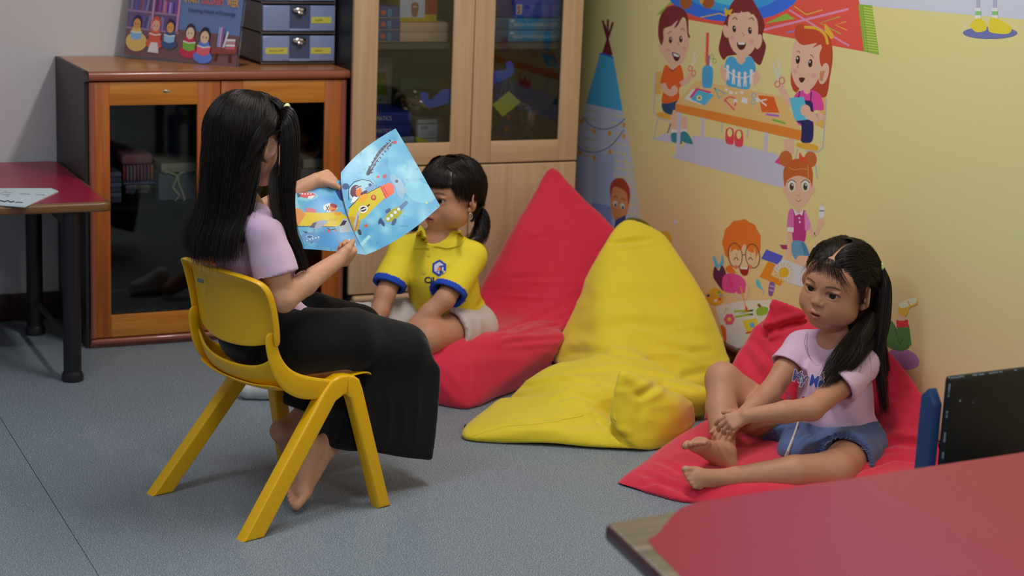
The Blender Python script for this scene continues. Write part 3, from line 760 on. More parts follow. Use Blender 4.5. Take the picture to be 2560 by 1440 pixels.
def tall_cabinet():
    Yf, Yb, X0, X1, T = 5.550, 6.045, 2.036, 2.846, 1.86
    root = empty('tall_bookcase', (2.44, 5.8, 0), 0, 'tall light wood bookcase with glazed upper doors and plain lower doors in the corner', 'bookcase')
    inv = Matrix.Translation((-2.44, -5.8, 0))
    lw = wood('beech_veneer', rgb(204, 166, 126), rgb(222, 188, 150), 'z', 0.42, coat=0.1, bump=0.03)
    lh = wood('beech_veneer_cross', rgb(204, 166, 126), rgb(222, 188, 150), 'x', 0.42, coat=0.1, bump=0.03)
    inner = mat('bookcase_inside', rgb(110, 105, 95), 0.7)

    def B(mb, name, m, label=None):
        o = mb.build(name, m, root, label=label); o.matrix_parent_inverse = inv; return o
    for xa in (X0, X1-0.016):
        B(MB().box((xa, Yf+0.02, 0), (xa+0.016, Yb, T)), 'side_panel', M_BLACKSIDE, 'black side panel')
    mb = MB()
    mb.box((X0+0.016, Yb-0.008, 0.05), (X1-0.016, Yb, T)); mb.box((X0, Yf+0.02, T-0.02), (X1, Yb, T))
    mb.box((X0+0.016, Yf+0.03, 0.585), (X1-0.016, Yb-0.008, 0.603)); mb.box((X0+0.016, Yf+0.06, 0.935), (X1-0.016, Yb-0.008, 0.952)); mb.box((X0+0.016, Yf+0.06, 1.3), (X1-0.016, Yb-0.008, 1.317))
    B(mb, 'carcass', inner)
    mb = MB(); mb.box((X0+0.004, Yf-0.012, 0.110), (X1, Yf+0.02, 0.130), 0.009, seg=4); mb.box((X0+0.002, Yf+0.006, 0.0), (X1, Yf+0.02, 0.112))
    B(mb, 'plinth', lh)
    mid = 2.4465
    for a, b, wa, wb in ((X0-0.010, mid-0.0015, 2.110, 2.372), (mid+0.0015, X1-0.002, 2.520, 2.770)):
        z0, z1, w0, w1 = 0.560, T-0.03, 0.633, T-0.10
        d = MB(); d.box((a, Yf, z0), (wa, Yf+0.019, z1), 0.004, seg=3); d.box((wb, Yf, z0), (b, Yf+0.019, z1), 0.004, seg=3)
        door = B(d, 'door', lw)
        MB().box((wa-0.0005, Yf+0.0003, z0+0.0005), (wb+0.0005, Yf+0.0185, w0), 0.0015).build('door_rail', lh, door)
        MB().box((wa-0.0005, Yf+0.0003, w1), (wb+0.0005, Yf+0.0185, z1)).build('door_rail', lh, door)
        g = MB().box((wa, Yf+0.009, w0), (wb, Yf+0.012, w1)); g.build('pane', M_GLASS, door)
        d = MB(); d.box((a, Yf, 0.135), (b, Yf+0.019, 0.555), 0.005, seg=3); B(d, 'lower_door', lw)
    return root


low_cabinet(); tall_cabinet()


def small_table(name, top_pts, z, label, leg_xy, lam_inset=0.022, wood_c=(rgb(95, 62, 34), rgb(140, 98, 58)), th=0.028, lam_pts=None, edge_c=None, stretch=True):
    c = np.mean(np.array(top_pts), axis=0)
    root = empty(name, (c[0], c[1], 0), 0, label, 'table'); inv = Matrix.Translation((-c[0], -c[1], 0))

    def B(mb, nm, m, lab=None):
        o = mb.build(nm, m, root, label=lab); o.matrix_parent_inverse = inv; return o
    w = wood('table_edge_wood', wood_c[0], wood_c[1], 'x', 0.32, coat=0.5)
    mb = MB().prism([(p[0], p[1]) for p in top_pts], z-th, z, None, 0.008, seg=4)
    mats = [w]
    if edge_c is not None:
        mats.append(mat('table_edge_lip', edge_c, 0.3, 0.5, coat=0.4, var=0.3, vscale=30))
        for i, f in enumerate(mb.f):
            if np.mean([mb.v[k][2] for k in f]) < z-0.0012: mb.m[i] = 1
    B(mb, 'tabletop', mats)
    red = mat('red_laminate', rgb(166, 8, 62), 0.32, 0.35, coat=0.2)
    red.node_tree.nodes['Principled BSDF'].inputs['Coat Roughness'].default_value = 0.16
    lp = lam_pts
    mb = MB().prism([(p[0], p[1]) for p in lp], z-0.002, z+0.0008, None, 0.0)
    B(mb, 'laminate', red, 'glossy red laminate')
    bl = mat('black_tube', rgb(28, 27, 30), 0.4, 0.5)
    for x, y in leg_xy:
        mb = MB().lathe([(0.026, 0.012), (0.026, z-th)], 24, (x, y, 0))
        leg = B(mb, 'leg', bl)
        ft = MB().lathe([(0.028, 0.0), (0.032, 0.004), (0.031, 0.02), (0.0265, 0.03)], 24, (x, y, 0)); ft.build('foot_cap', bl, leg)
    if stretch:
        for i in range(0, len(leg_xy)-1, 2):
            (x0, y0), (x1, y1) = leg_xy[i], leg_xy[i+1]
            B(MB().box((min(x0, x1)-0.012, min(y0, y1), z-th-0.05), (max(x0, x1)+0.012, max(y0, y1), z-th-0.001)), 'apron', bl)
            B(MB().tube([(x0, y0, 0.11), (x1, y1, 0.11)], 0.009, 8), 'low_leg_tube', bl)  # thin dark tube low between each pair of legs
    return root


def rounded(pts, r, n=6):
    out = []; m = len(pts)
    for i in range(m):
        p = np.array(pts[i], float); a = np.array(pts[i-1], float); b = np.array(pts[(i+1) % m], float)
        u = (a-p)/np.linalg.norm(a-p); v = (b-p)/np.linalg.norm(b-p); rr = r[i] if hasattr(r, '__len__') else r
        s, e = p+u*rr, p+v*rr
        for k in range(n+1):
            t = k/n; out.append(tuple((1-t)**2*s+2*t*(1-t)*p+t*t*e))
    return out


tp = rounded([(-0.05, 5.226), (1.178, 5.226), (1.178, 6.012), (-0.05, 6.012)], 0.028)
lp = rounded([(-0.03, 5.246), (1.166, 5.246), (1.166, 6.000), (-0.03, 6.000)], 0.03)
small_table('activity_table', tp, 0.535, 'red topped table with brown wooden edge beside the low orange cabinet', [(1.064, 5.262), (1.064, 5.84), (0.1, 5.262), (0.1, 5.84)], lam_pts=lp)
# the near table: corner worn down to bare wood
A_, B_, C_, D_ = [PZ(x, y, 0.535)[:2] for x, y in ((1508, 1306), (2560, 1130), (2560, 1130), (1650, 1440))]
u_ = (B_-A_)/np.linalg.norm(B_-A_); v_ = (D_-A_)/np.linalg.norm(D_-A_)
tp = rounded([A_, A_+v_*0.66, A_+v_*0.66+u_*1.25, A_+u_*1.25], 0.02)
lam = [PZ(x, y, 0.535)[:2] for x, y in ((1742, 1256), (1700, 1272), (1672, 1300), (1645, 1335), (1618, 1352), (1640, 1378), (1700, 1440))]
lam += [A_+v_*0.64+u_*0.05, A_+v_*0.64+u_*1.23, A_+u_*1.23-np.array((0, 0.012))]
lam = [tuple(p) for p in lam]
ctr = A_+v_*0.33+u_*0.6
lg = [tuple(A_+u_*a+v_*b) for a, b in ((0.12, 0.10), (0.12, 0.56), (1.13, 0.10), (1.13, 0.56))]
small_table('activity_table', tp, 0.535, 'large red topped table in the foreground with a worn bare wood corner', lg, lam_pts=lam,
            wood_c=(rgb(105, 90, 72), rgb(160, 142, 118)), edge_c=rgb(75, 25, 38), stretch=False)


def black_chair():
    base = PY(2362, 935, 2.75)
    root = empty('classroom_chair', (base[0]+0.18, base[1]-0.1, 0), math.radians(4), 'black and blue wooden chair pushed in behind the near red table', 'chair')
    bk = mat('black_painted_wood', rgb(20, 22, 26), 0.32, 0.5, bump=0.05, bscale=60)
    bl = mat('blue_painted_wood', rgb(38, 70, 118), 0.4, 0.5)
    sc = mat('worn_paint', rgb(120, 135, 150), 0.6)
    h = base[2]
    bm = MB().box((-0.18, 0.088, h-0.215), (0.18, 0.106, h), 0.008, seg=3)
    b = bm.build('backrest', bk, root)
    s = MB()
    rnd = random.Random(5)
    for i in range(26):
        x = -0.178+rnd.random()*0.35; w = 0.003+rnd.random()*0.010
        s.box((x, 0.0878, h-0.0032), (x+w, 0.0905, h-0.0004-rnd.random()*0.001))
    for i in range(8):
        z = h-0.02-rnd.random()*0.18; s.box((-0.1803, 0.0885, z), (-0.1775, 0.091, z+0.004+rnd.random()*0.01))
    s.box((-0.152, 0.0872, h-0.052), (-0.148, 0.0885, h-0.047)); s.box((-0.117, 0.0872, h-0.058), (-0.115, 0.0885, h-0.056))
    s.build('paint_chips', sc, b)['kind'] = 'stuff'
    for sx in (-1, 1):
        m = MB(); Ms = Matrix(((0, 0, 1, sx*0.186-0.011), (1, 0, 0, 0), (0, 1, 0, 0), (0, 0, 0, 1)))
        m.prism([(0.115, 0.0), (0.150, 0.0), (0.148, h-0.05), (0.128, h-0.03), (0.108, h-0.06)], 0, 0.022, Ms, 0.003)
        m.build('leg', bl, root, label='blue rear leg rising beside the backrest')
        MB().box((sx*0.165-0.016, -0.17, 0), (sx*0.165+0.016, -0.135, 0.30), 0.004).build('leg', bl, root)
    MB().box((-0.18, -0.18, 0.30), (0.18, 0.12, 0.318), 0.006).build('seat', bk, root)


black_chair()


# ------------------------------------------------------------------ yellow plastic chair
CH_O = np.array([1.30, 4.08, 0.0]); CH_A = math.radians(17.5)
M_YEL = mat('yellow_plastic', rgb(252, 186, 8), 0.33, 0.5, bump=0.02, bscale=400, sss=0.0)


def ch(u, v, z=0.0):     # chair frame (forward, left, up) to world
    c, s = math.cos(CH_A), math.sin(CH_A)
    return np.array([CH_O[0]+u*c-v*s, CH_O[1]+u*s+v*c, z])


def plastic_chair():
    root = empty('plastic_chair', tuple(CH_O), CH_A, 'yellow moulded plastic child chair the reading girl sits on', 'chair')

    def sub(mb, name, lvl=2, sol=0.0, parent=root):
        o = mb.build(name, M_YEL, parent)
        for p in o.data.polygons: p.use_smooth = True
        if sol:
            md = o.modifiers.new('thickness', 'SOLIDIFY'); md.thickness = sol; md.offset = 0
        md = o.modifiers.new('smooth', 'SUBSURF'); md.levels = lvl; md.render_levels = lvl
        return o
    # seat shell: grid that rises at the sides and runs up into the back uprights
    mb = MB(); V = []; us = [0.185, 0.178, 0.150, 0.09, 0.02, -0.05, -0.085, -0.108]; nv = 9
    zc = [0.300, 0.313, 0.318, 0.314, 0.308, 0.308, 0.314, 0.326]
    for i, u in enumerate(us):
        wv = [0.150, 0.158, 0.162, 0.164, 0.164, 0.163, 0.162, 0.160][i]
        for k in range(nv):
            t = -1+2*k/(nv-1)
            V.append((u+0.010*(1-t*t)*(1 if i < 2 else 0)-0.014*(1-t*t)*(1 if i > 5 else 0), t*wv, zc[i]+0.014*abs(t)**3-(0.006*(1-t*t) if i in (3, 4, 5) else 0)))
    F = [(i*nv+k, i*nv+k+1, (i+1)*nv+k+1, (i+1)*nv+k) for i in range(len(us)-1) for k in range(nv-1)]
    mb.add(V, F, 0, None, True); sub(mb, 'seat', 2, 0.007)
    # backrest shell with folded rim
    mb = MB(); V = []; nz = 9; nv = 11
    zs = [0.433, 0.440, 0.455, 0.49, 0.53, 0.565, 0.585, 0.592, 0.590]
    ub = [-0.104, -0.104, -0.106, -0.110, -0.117, -0.125, -0.133, -0.141, -0.150]
    for i in range(nz):
        for k in range(nv):
            t = -1+2*k/(nv-1)
            w = 0.160+0.008*(i/(nz-1)); edge = abs(t)**6
            droop = 0.020*(1-t*t)*(1 if i == 0 else 0.7 if i == 1 else 0.3 if i == 2 else 0)
            V.append((ub[i]-0.030*(1-t*t)+0.004*edge, t*w, zs[i]-droop+(-0.014*edge if i > 5 else 0.012*edge if i < 2 else 0)))
    F = [(i*nv+k, i*nv+k+1, (i+1)*nv+k+1, (i+1)*nv+k) for i in range(nz-1) for k in range(nv-1)]
    mb.add(V, F, 0, None, True); back = sub(mb, 'backrest', 2, 0.007)
    # rim flange at the sides and top, turned backwards
    mb = MB(); V = []; F = []
    path = [(-0.100, -0.166, 0.432), (-0.102, -0.168, 0.46), (-0.108, -0.170, 0.50), (-0.119, -0.171, 0.545), (-0.132, -0.166, 0.578), (-0.150, -0.148, 0.592),
            (-0.166, -0.075, 0.597), (-0.172, 0, 0.598), (-0.166, 0.075, 0.597), (-0.150, 0.148, 0.592), (-0.132, 0.166, 0.578), (-0.119, 0.171, 0.545), (-0.108, 0.170, 0.50), (-0.102, 0.168, 0.46), (-0.100, 0.166, 0.432)]
    n = len(path)
    for dx, dy in ((0.0, 0.0), (-0.022, 0.004)):
        for p in path:
            V.append((p[0]+dx+(0.006 if dx else 0.004), p[1]+(0.003 if dx else 0.0)*(1 if p[1] > 0.01 else -1 if p[1] < -0.01 else 0), p[2]-(0.002 if dx else 0)))
    F = [(i, i+1, n+i+1, n+i) for i in range(n-1)]
    mb.add(V, F, 0, None, True); sub(mb, 'rim', 2, 0.006, back)
    # side uprights joining the backrest to the seat
    for sgn in (-1, 1):
        mb = MB()
        pts = [(-0.121, 0.157, 0.470), (-0.116, 0.160, 0.425), (-0.104, 0.163, 0.385), (-0.078, 0.165, 0.348), (-0.030, 0.166, 0.322), (0.030, 0.167, 0.312), (0.085, 0.167, 0.308)]
        wd = [0.018, 0.017, 0.021, 0.028, 0.032, 0.026, 0.018]
        V = []
        for (u, v, z), w in zip(pts, wd):
            i = pts.index((u, v, z)); a = pts[max(i-1, 0)]; b = pts[min(i+1, len(pts)-1)]
            tx, tz = b[0]-a[0], b[2]-a[2]; L = math.hypot(tx, tz); nx, nz_ = -tz/L, tx/L
            for s_, off in ((1, 0.0), (1, 0.010), (-1, 0.010), (-1, 0.0)):
                V.append((u+nx*w*s_, (v+off-0.004)*sgn, z+nz_*w*s_))
        m = len(pts); F = []
        for i in range(m-1):
            for k in range(4):
                k2 = (k+1) % 4; F.append((i*4+k, i*4+k2, (i+1)*4+k2, (i+1)*4+k))
        F += [(3, 2, 1, 0), ((m-1)*4, (m-1)*4+1, (m-1)*4+2, (m-1)*4+3)]
        mb.add(V, F, 0, None, True); o = sub(mb, 'upright', 2)
    # lower lumbar band under the gap
    mb = MB(); V = []; nv = 11
    for z, du in ((0.384, 0.000), (0.376, 0.000), (0.352, 0.008), (0.328, 0.024), (0.314, 0.05)):
        for k in range(nv):
            t = -1+2*k/(nv-1); V.append((-0.104+du-0.024*(1-t*t), t*0.162, z-0.016*(1-t*t)*(1 if z > 0.34 else 0.3)+0.03*abs(t)**6*(1 if z > 0.34 else 0.2)))
    F = [(i*nv+k, i*nv+k+1, (i+1)*nv+k+1, (i+1)*nv+k) for i in range(4) for k in range(nv-1)]
    mb.add(V, F, 0, None, True); sub(mb, 'lower_back', 2, 0.007)
    # legs: two blades per side that meet in a rounded arch at the seat edge
    rear = [(-0.222, 0.0), (-0.166, 0.0), (0.055, 0.280), (0.080, 0.292), (0.088, 0.290), (0.100, 0.336), (0.072, 0.338), (0.046, 0.330), (0.024, 0.310)]
    front = [(0.088, 0.289), (0.098, 0.280), (0.104, 0.262), (0.166, 0.0), (0.204, 0.0), (0.136, 0.300), (0.128, 0.322), (0.112, 0.333), (0.094, 0.336)]
    for sgn in (-1, 1):
        for prof in (rear, front):
            bm = bmesh.new()
            vs = [bm.verts.new((p[0], 0.0, p[1])) for p in prof]
            f = bm.faces.new(vs); r = bmesh.ops.extrude_face_region(bm, geom=[f])
            for v in [g for g in r['geom'] if isinstance(g, bmesh.types.BMVert)]: v.co.y = 0.036
            for v in bm.verts:
                k = 1-v.co.z/0.33
                outer = v.co.y > 0.01
                v.co.y = sgn*((0.176 if outer else 0.142)+0.036*k-(0.0 if outer else 0.002*k))
            bmesh.ops.recalc_face_normals(bm, faces=bm.faces[:])
            bmesh.ops.bevel(bm, geom=[e for e in bm.edges if abs(e.verts[0].co.z-e.verts[1].co.z) > 1e-5 or abs(e.verts[0].co.x-e.verts[1].co.x) > 0.005], offset=0.0075, segments=4, affect='EDGES', profile=0.55, clamp_overlap=True)
            MB().bm(bm, 0, None, True).build('leg', M_YEL, root)
    # grey maker's plate on the outside of the back
    c, s = math.cos(CH_A), math.sin(CH_A)
    mb = MB().box((-0.1682, 0.045, 0.548), (-0.1655, 0.069, 0.558), 0.001, 0)
    o = mb.build('maker_plate', mat('grey_plate', rgb(110, 112, 118), 0.4), back)
    return root


plastic_chair()
# ------------------------------------------------------------------ things on and inside the cabinets
M_CARD = M_PLAINCOL
M_CLEAR = glass_mat('clear_plastic', (0.86, 0.88, 0.90), 0.35, 0.12)
TOPZ = 0.8725


def rest(z): return z+0.0012


def thing_box(name, x0, y0, x1, y1, Y, depth, col, label, cat, group=None, zb=None, art=None, side=None, bev=0.002, lid=None, parent=None):
    mb = MB()
    X0, X1, z0, z1 = px_box(mb, x0, y0, x1, y1, Y, depth, col, 0, bev, zb)
    o = mb.build(name, M_CARD, parent, label=label, cat=cat, group=group)
    if art:
        a = front_art(Y); art(a); p = a.build('printed_front', M_CARD, o)
    return o, (X0, X1, z0, z1)


def drawer_tower():
    Y = 5.735; Xa, Xb = 1.778, 2.030
    root = empty('drawer_tower', ((Xa+Xb)/2, Y+0.13, TOPZ), 0, 'stack of smoky plastic desk drawers with yellow stickers on the low cabinet', 'drawers')
    inv = Matrix.Translation((-(Xa+Xb)/2, -(Y+0.13), -TOPZ))
    dk = mat('smoky_plastic_frame', rgb(95, 84, 84), 0.35, 0.5); bl = mat('bluish_drawer_plastic', rgb(142, 158, 200), 0.28, 0.5, coat=0.3, var=0.06, vscale=20)
    recess = mat('drawer_recess', rgb(84, 92, 122), 0.5); yl = mat('yellow_sticker', rgb(222, 215, 90), 0.6); ink = mat('pencil_ink', rgb(70, 75, 60), 0.7)
    cl = mat('handle_chrome', (0.75, 0.75, 0.78), 0.15, metal=1.0)
    h = 0.0975
    fr = MB()
    for x in (Xa, Xb-0.005): fr.box((x, Y+0.008, TOPZ+0.002), (x+0.005, Y+0.30, TOPZ+4*h))
    fr.box((Xa, Y+0.295, TOPZ+0.002), (Xb, Y+0.30, TOPZ+4*h))
    for i in range(5): fr.box((Xa, Y+0.004, TOPZ+0.002+i*h), (Xb, Y+0.30, TOPZ+0.009+i*h), 0.001)
    o = fr.build('housing', dk, root); o.matrix_parent_inverse = inv
    stick = {0: [(0.05, 0.9, 'EXCELLENT'), (0.66, 0.9, 'GREAT')], 1: [(0.66, 0.9, 'SUPER')]}
    W = Xb-Xa
    for i in range(4):
        z0 = TOPZ+0.012+i*h; z1 = TOPZ+(i+1)*h-0.003
        d = MB()
        d.box((Xa+0.003, Y-0.004, z0), (Xa+W*0.375, Y+0.010, z1), 0.004, seg=3); d.box((Xa+W*0.645, Y-0.004, z0), (Xb-0.003, Y+0.010, z1), 0.004, seg=3)
        d.box((Xa+W*0.37, Y+0.006, z0), (Xa+W*0.65, Y+0.012, z1), 0, 1); d.box((Xa+W*0.37, Y-0.004, z0), (Xa+W*0.65, Y+0.008, z0+0.008), 0.002)
        d.box((Xa+0.008, Y+0.010, z0+0.002), (Xb-0.008, Y+0.28, z0+0.006), 0, 1)
        dr = d.build('drawer', [bl, recess], root); dr.matrix_parent_inverse = inv
        hm = MB(); hx, hz = (Xa+Xb)/2+0.002, z1-0.014
        hm.sphere((hx, Y-0.003, hz), 0.026, 0, None, 16, None, (1.0, 0.32, 0.42)); hm.box((hx-0.010, Y-0.014, hz-0.014), (hx+0.010, Y-0.004, hz-0.006), 0.002)
        hm.build('handle', cl, dr)
        for t, _, w in stick.get(i, []):
            zz = z0+(0.024 if i == 0 else 0.026)
            wd = 0.074 if t < 0.5 else 0.068
            s = MB().box((Xa+W*t, Y-0.0052, zz), (Xa+W*t+wd, Y-0.0042, zz+0.020))
            st = s.build('sticker', yl, dr)
            a = Art(lambda x, y, dd: (x, Y-0.0056-dd, y), 0.0001)
            a.text(w, Xa+W*t+0.012, zz+0.006, 0.010, (0.08, 0.09, 0.06), 2, 0.95, 0.0, ydown=False)
            a.build('sticker_writing', M_CARD, st)
    return root


def poster():
    # A3 sheet in a clear stand, leaning slightly back
    BR = PY(590, 169, 5.686); BL = PY(309, 136, 5.985)
    u = (BR-BL); W = np.linalg.norm(u); u = u/W
    n = np.cross(u, np.array([0, 0, 1.0])); n /= np.linalg.norm(n)
    up = np.cross(n, u); up = up/np.linalg.norm(up)
    up = up*math.cos(0.17)-n*math.sin(0.17)*(-1 if n[1] < 0 else 1)*-1
    # sight-line fit of the upper corners
    if (np.array([0, 1, 0]) @ up) < 0: up = up-2*(up @ np.array([0, 1, 0]))*np.array([0, 1, 0])
    H = W*0.72
    nn = np.cross(up, u); nn /= np.linalg.norm(nn)
    if nn[1] > 0: nn = -nn

    def fn(x, y, d):
        p = BL+u*(x/100.0*W)+up*(y/72.0*H)+nn*(0.002+d); return p
    root = empty('poster_stand', tuple(BR), 0, 'clear acrylic stand holding a blue and purple reading week poster', 'poster'); inv = Matrix.Translation(tuple(-BR))
    mb = MB()
    c8 = [fn(-1.5, -2, -0.004), fn(101.5, -2, -0.004), fn(101.5, 74, -0.004), fn(-1.5, 74, -0.004)]
    for dd in (0, 1): pass
    V = [p for p in c8]+[np.array(p)+nn*0.0055 for p in c8]
    back = [(0, 1, 2, 3), (0, 4, 5, 1), (1, 5, 6, 2), (2, 6, 7, 3), (3, 7, 4, 0)]
    mb.add(V, back+[(7, 6, 5, 4)]); o = mb.build('clear_sleeve', M_CLEAR, root); o.matrix_parent_inverse = inv
    # foot of the stand
    mb = MB(); f0 = BL+u*0.02; f1 = BR
    bk = -nn*0.09; bk[2] = 0
    zt = TOPZ+0.0005
    V = [(f0[0], f0[1], zt), (f1[0], f1[1], zt), (f1[0]+bk[0], min(f1[1]+bk[1], 6.03), zt), (f0[0]+bk[0]*0.3, min(f0[1]+bk[1]*.3, 6.03), zt)]
    V += [(a, b, c+0.003) for a, b, c in V]
    mb.add(V, [(3, 2, 1, 0), (4, 5, 6, 7), (0, 1, 5, 4), (1, 2, 6, 5), (2, 3, 7, 6), (3, 0, 4, 7)]); o = mb.build('clear_foot', M_CLEAR, root); o.matrix_parent_inverse = inv
    a = Art(fn, 0.00004); K = 1.6

    def c(r, g, b): return rgb(r, g, b, K)
    a.poly([(0, 0), (100, 0), (100, 72), (0, 72)], c(105, 130, 180))
    a.poly([(0, 0), (100, 0), (100, 24), (46, 24), (46, 26), (0, 26)], c(125, 68, 62)); a.poly([(48, 0), (100, 0), (100, 14), (48, 16)], c(132, 74, 66))
    a.poly([(0, 20), (46, 22), (46, 72), (0, 72)], c(110, 70, 120)); a.ell(75, 66, 20, 5, c(225, 225, 235))
    rnd = random.Random(3)
    cols = [(85, 60, 140), (140, 60, 90), (110, 80, 160), (150, 130, 180), (70, 50, 110), (170, 90, 100), (90, 80, 170)]
    for row in range(4):
        for half in (0, 1):
            x = 2+half*23; y = 22+row*13.5
            a.poly([(x-2, y-1.6), (x+22, y-1.6), (x+22, y), (x-2, y)], c(170, 125, 160))
            while x < 20+half*23:
                w = 0.9+rnd.random()*1.1; hh = 8+rnd.random()*2.5; cc = rnd.choice(cols); lean = rnd.choice([0, 0, 0, 1.2])
                a.poly([(x, y), (x+w, y), (x+w+lean, y+hh), (x+lean, y+hh)], c(*cc)); x += w+0.12+(lean*.6)
    a.poly([(22, 22), (24, 22), (24, 72), (22, 72)], c(170, 125, 160)); a.poly([(44.5, 22), (46.5, 22), (46.5, 72), (44.5, 72)], c(170, 125, 160))

    def kid(x, y, s, hair, skin, shirt, book, beard=False):
        a.ell(x, y-10*s, 7.0*s, 4*s, c(*shirt)); a.ell(x, y-4*s, 4.2*s, 6*s, c(*shirt)); a.ell(x, y+4*s, 3.6*s, 5.2*s, c(*hair)); a.ell(x, y+2.6*s, 3.1*s, 4.0*s, c(*skin))
        a.poly([(x-4.5*s, y-8*s), (x, y-9.5*s), (x, y-4*s), (x-5*s, y-3*s)], c(*book)); a.poly([(x+4.5*s, y-8*s), (x, y-9.5*s), (x, y-4*s), (x+5*s, y-3*s)], c(*book))
        a.ell(x-1.2*s, y+2.6*s, 0.35*s, 0.6*s, c(40, 30, 35)); a.ell(x+1.2*s, y+2.6*s, 0.35*s, 0.6*s, c(40, 30, 35))
        a.line([(x-4.8*s, y-3*s), (x, y-4*s), (x+4.8*s, y-3*s)], 0.8*s, c(230, 230, 235))
    a.ell(11, 11, 9.5, 7.5, c(195, 165, 95)); kid(10, 22, 1.05, (50, 45, 70), (190, 135, 80), (195, 165, 95), (120, 160, 200))
    kid(27, 22, 1.1, (185, 80, 60), (200, 150, 130), (190, 85, 70), (185, 85, 70)); a.poly([(24, 12), (30, 12), (32, 4), (22, 4)], c(210, 190, 190))
    kid(40, 22, 1.0, (55, 45, 70), (195, 140, 75), (60, 80, 120), (130, 165, 205))
    kid(58, 19, 1.15, (60, 50, 60), (215, 175, 150), (175, 50, 75), (110, 160, 60)); kid(71, 17, 1.2, (45, 40, 55), (215, 170, 140), (90, 115, 190), (205, 90, 105))
    a.poly([(78, 8), (100, 10), (100, 16), (78, 13)], c(125, 68, 60)); a.line([(82, 3), (83, 9)], 1.4, c(80, 40, 40)); a.line([(95, 3), (94, 9)], 1.4, c(80, 40, 40))
    for x, cc in ((82.5, (125, 150, 205)), (84.2, (190, 150, 180)), (86, (120, 90, 150))): a.poly([(x, 14), (x+1.4, 14), (x+1.4, 29), (x, 29)], c(*cc))
    a.poly([(87.5, 14), (89, 14), (91.5, 26), (90, 26.5)], c(205, 205, 220))
    for k, cc in enumerate(((190, 90, 110), (205, 205, 220), (180, 120, 140), (210, 215, 225))): a.poly([(90, 13+2*k), (98, 13.5+2*k), (98, 15.2+2*k), (90, 14.7+2*k)], c(*cc))
    a.text('START', 50, 45.6, 8.2, c(205, 145, 60), 0, 0.56, 0.02, False); a.text('DISCOVERY', 65.0, 45.6, 8.2, c(200, 85, 80), 0, 0.44, 0.02, False); a.text('WEEK', 87.0, 45.6, 8.2, c(205, 145, 60), 0, 0.46, 0.02, False)
    a.text('Unlocking Worlds of Knowledge', 54, 38.6, 4.2, c(45, 55, 85), 0, 0.74, 0.01, False)
    o = a.build('poster_sheet', M_PRINT, root); o.matrix_parent_inverse = inv
    return root


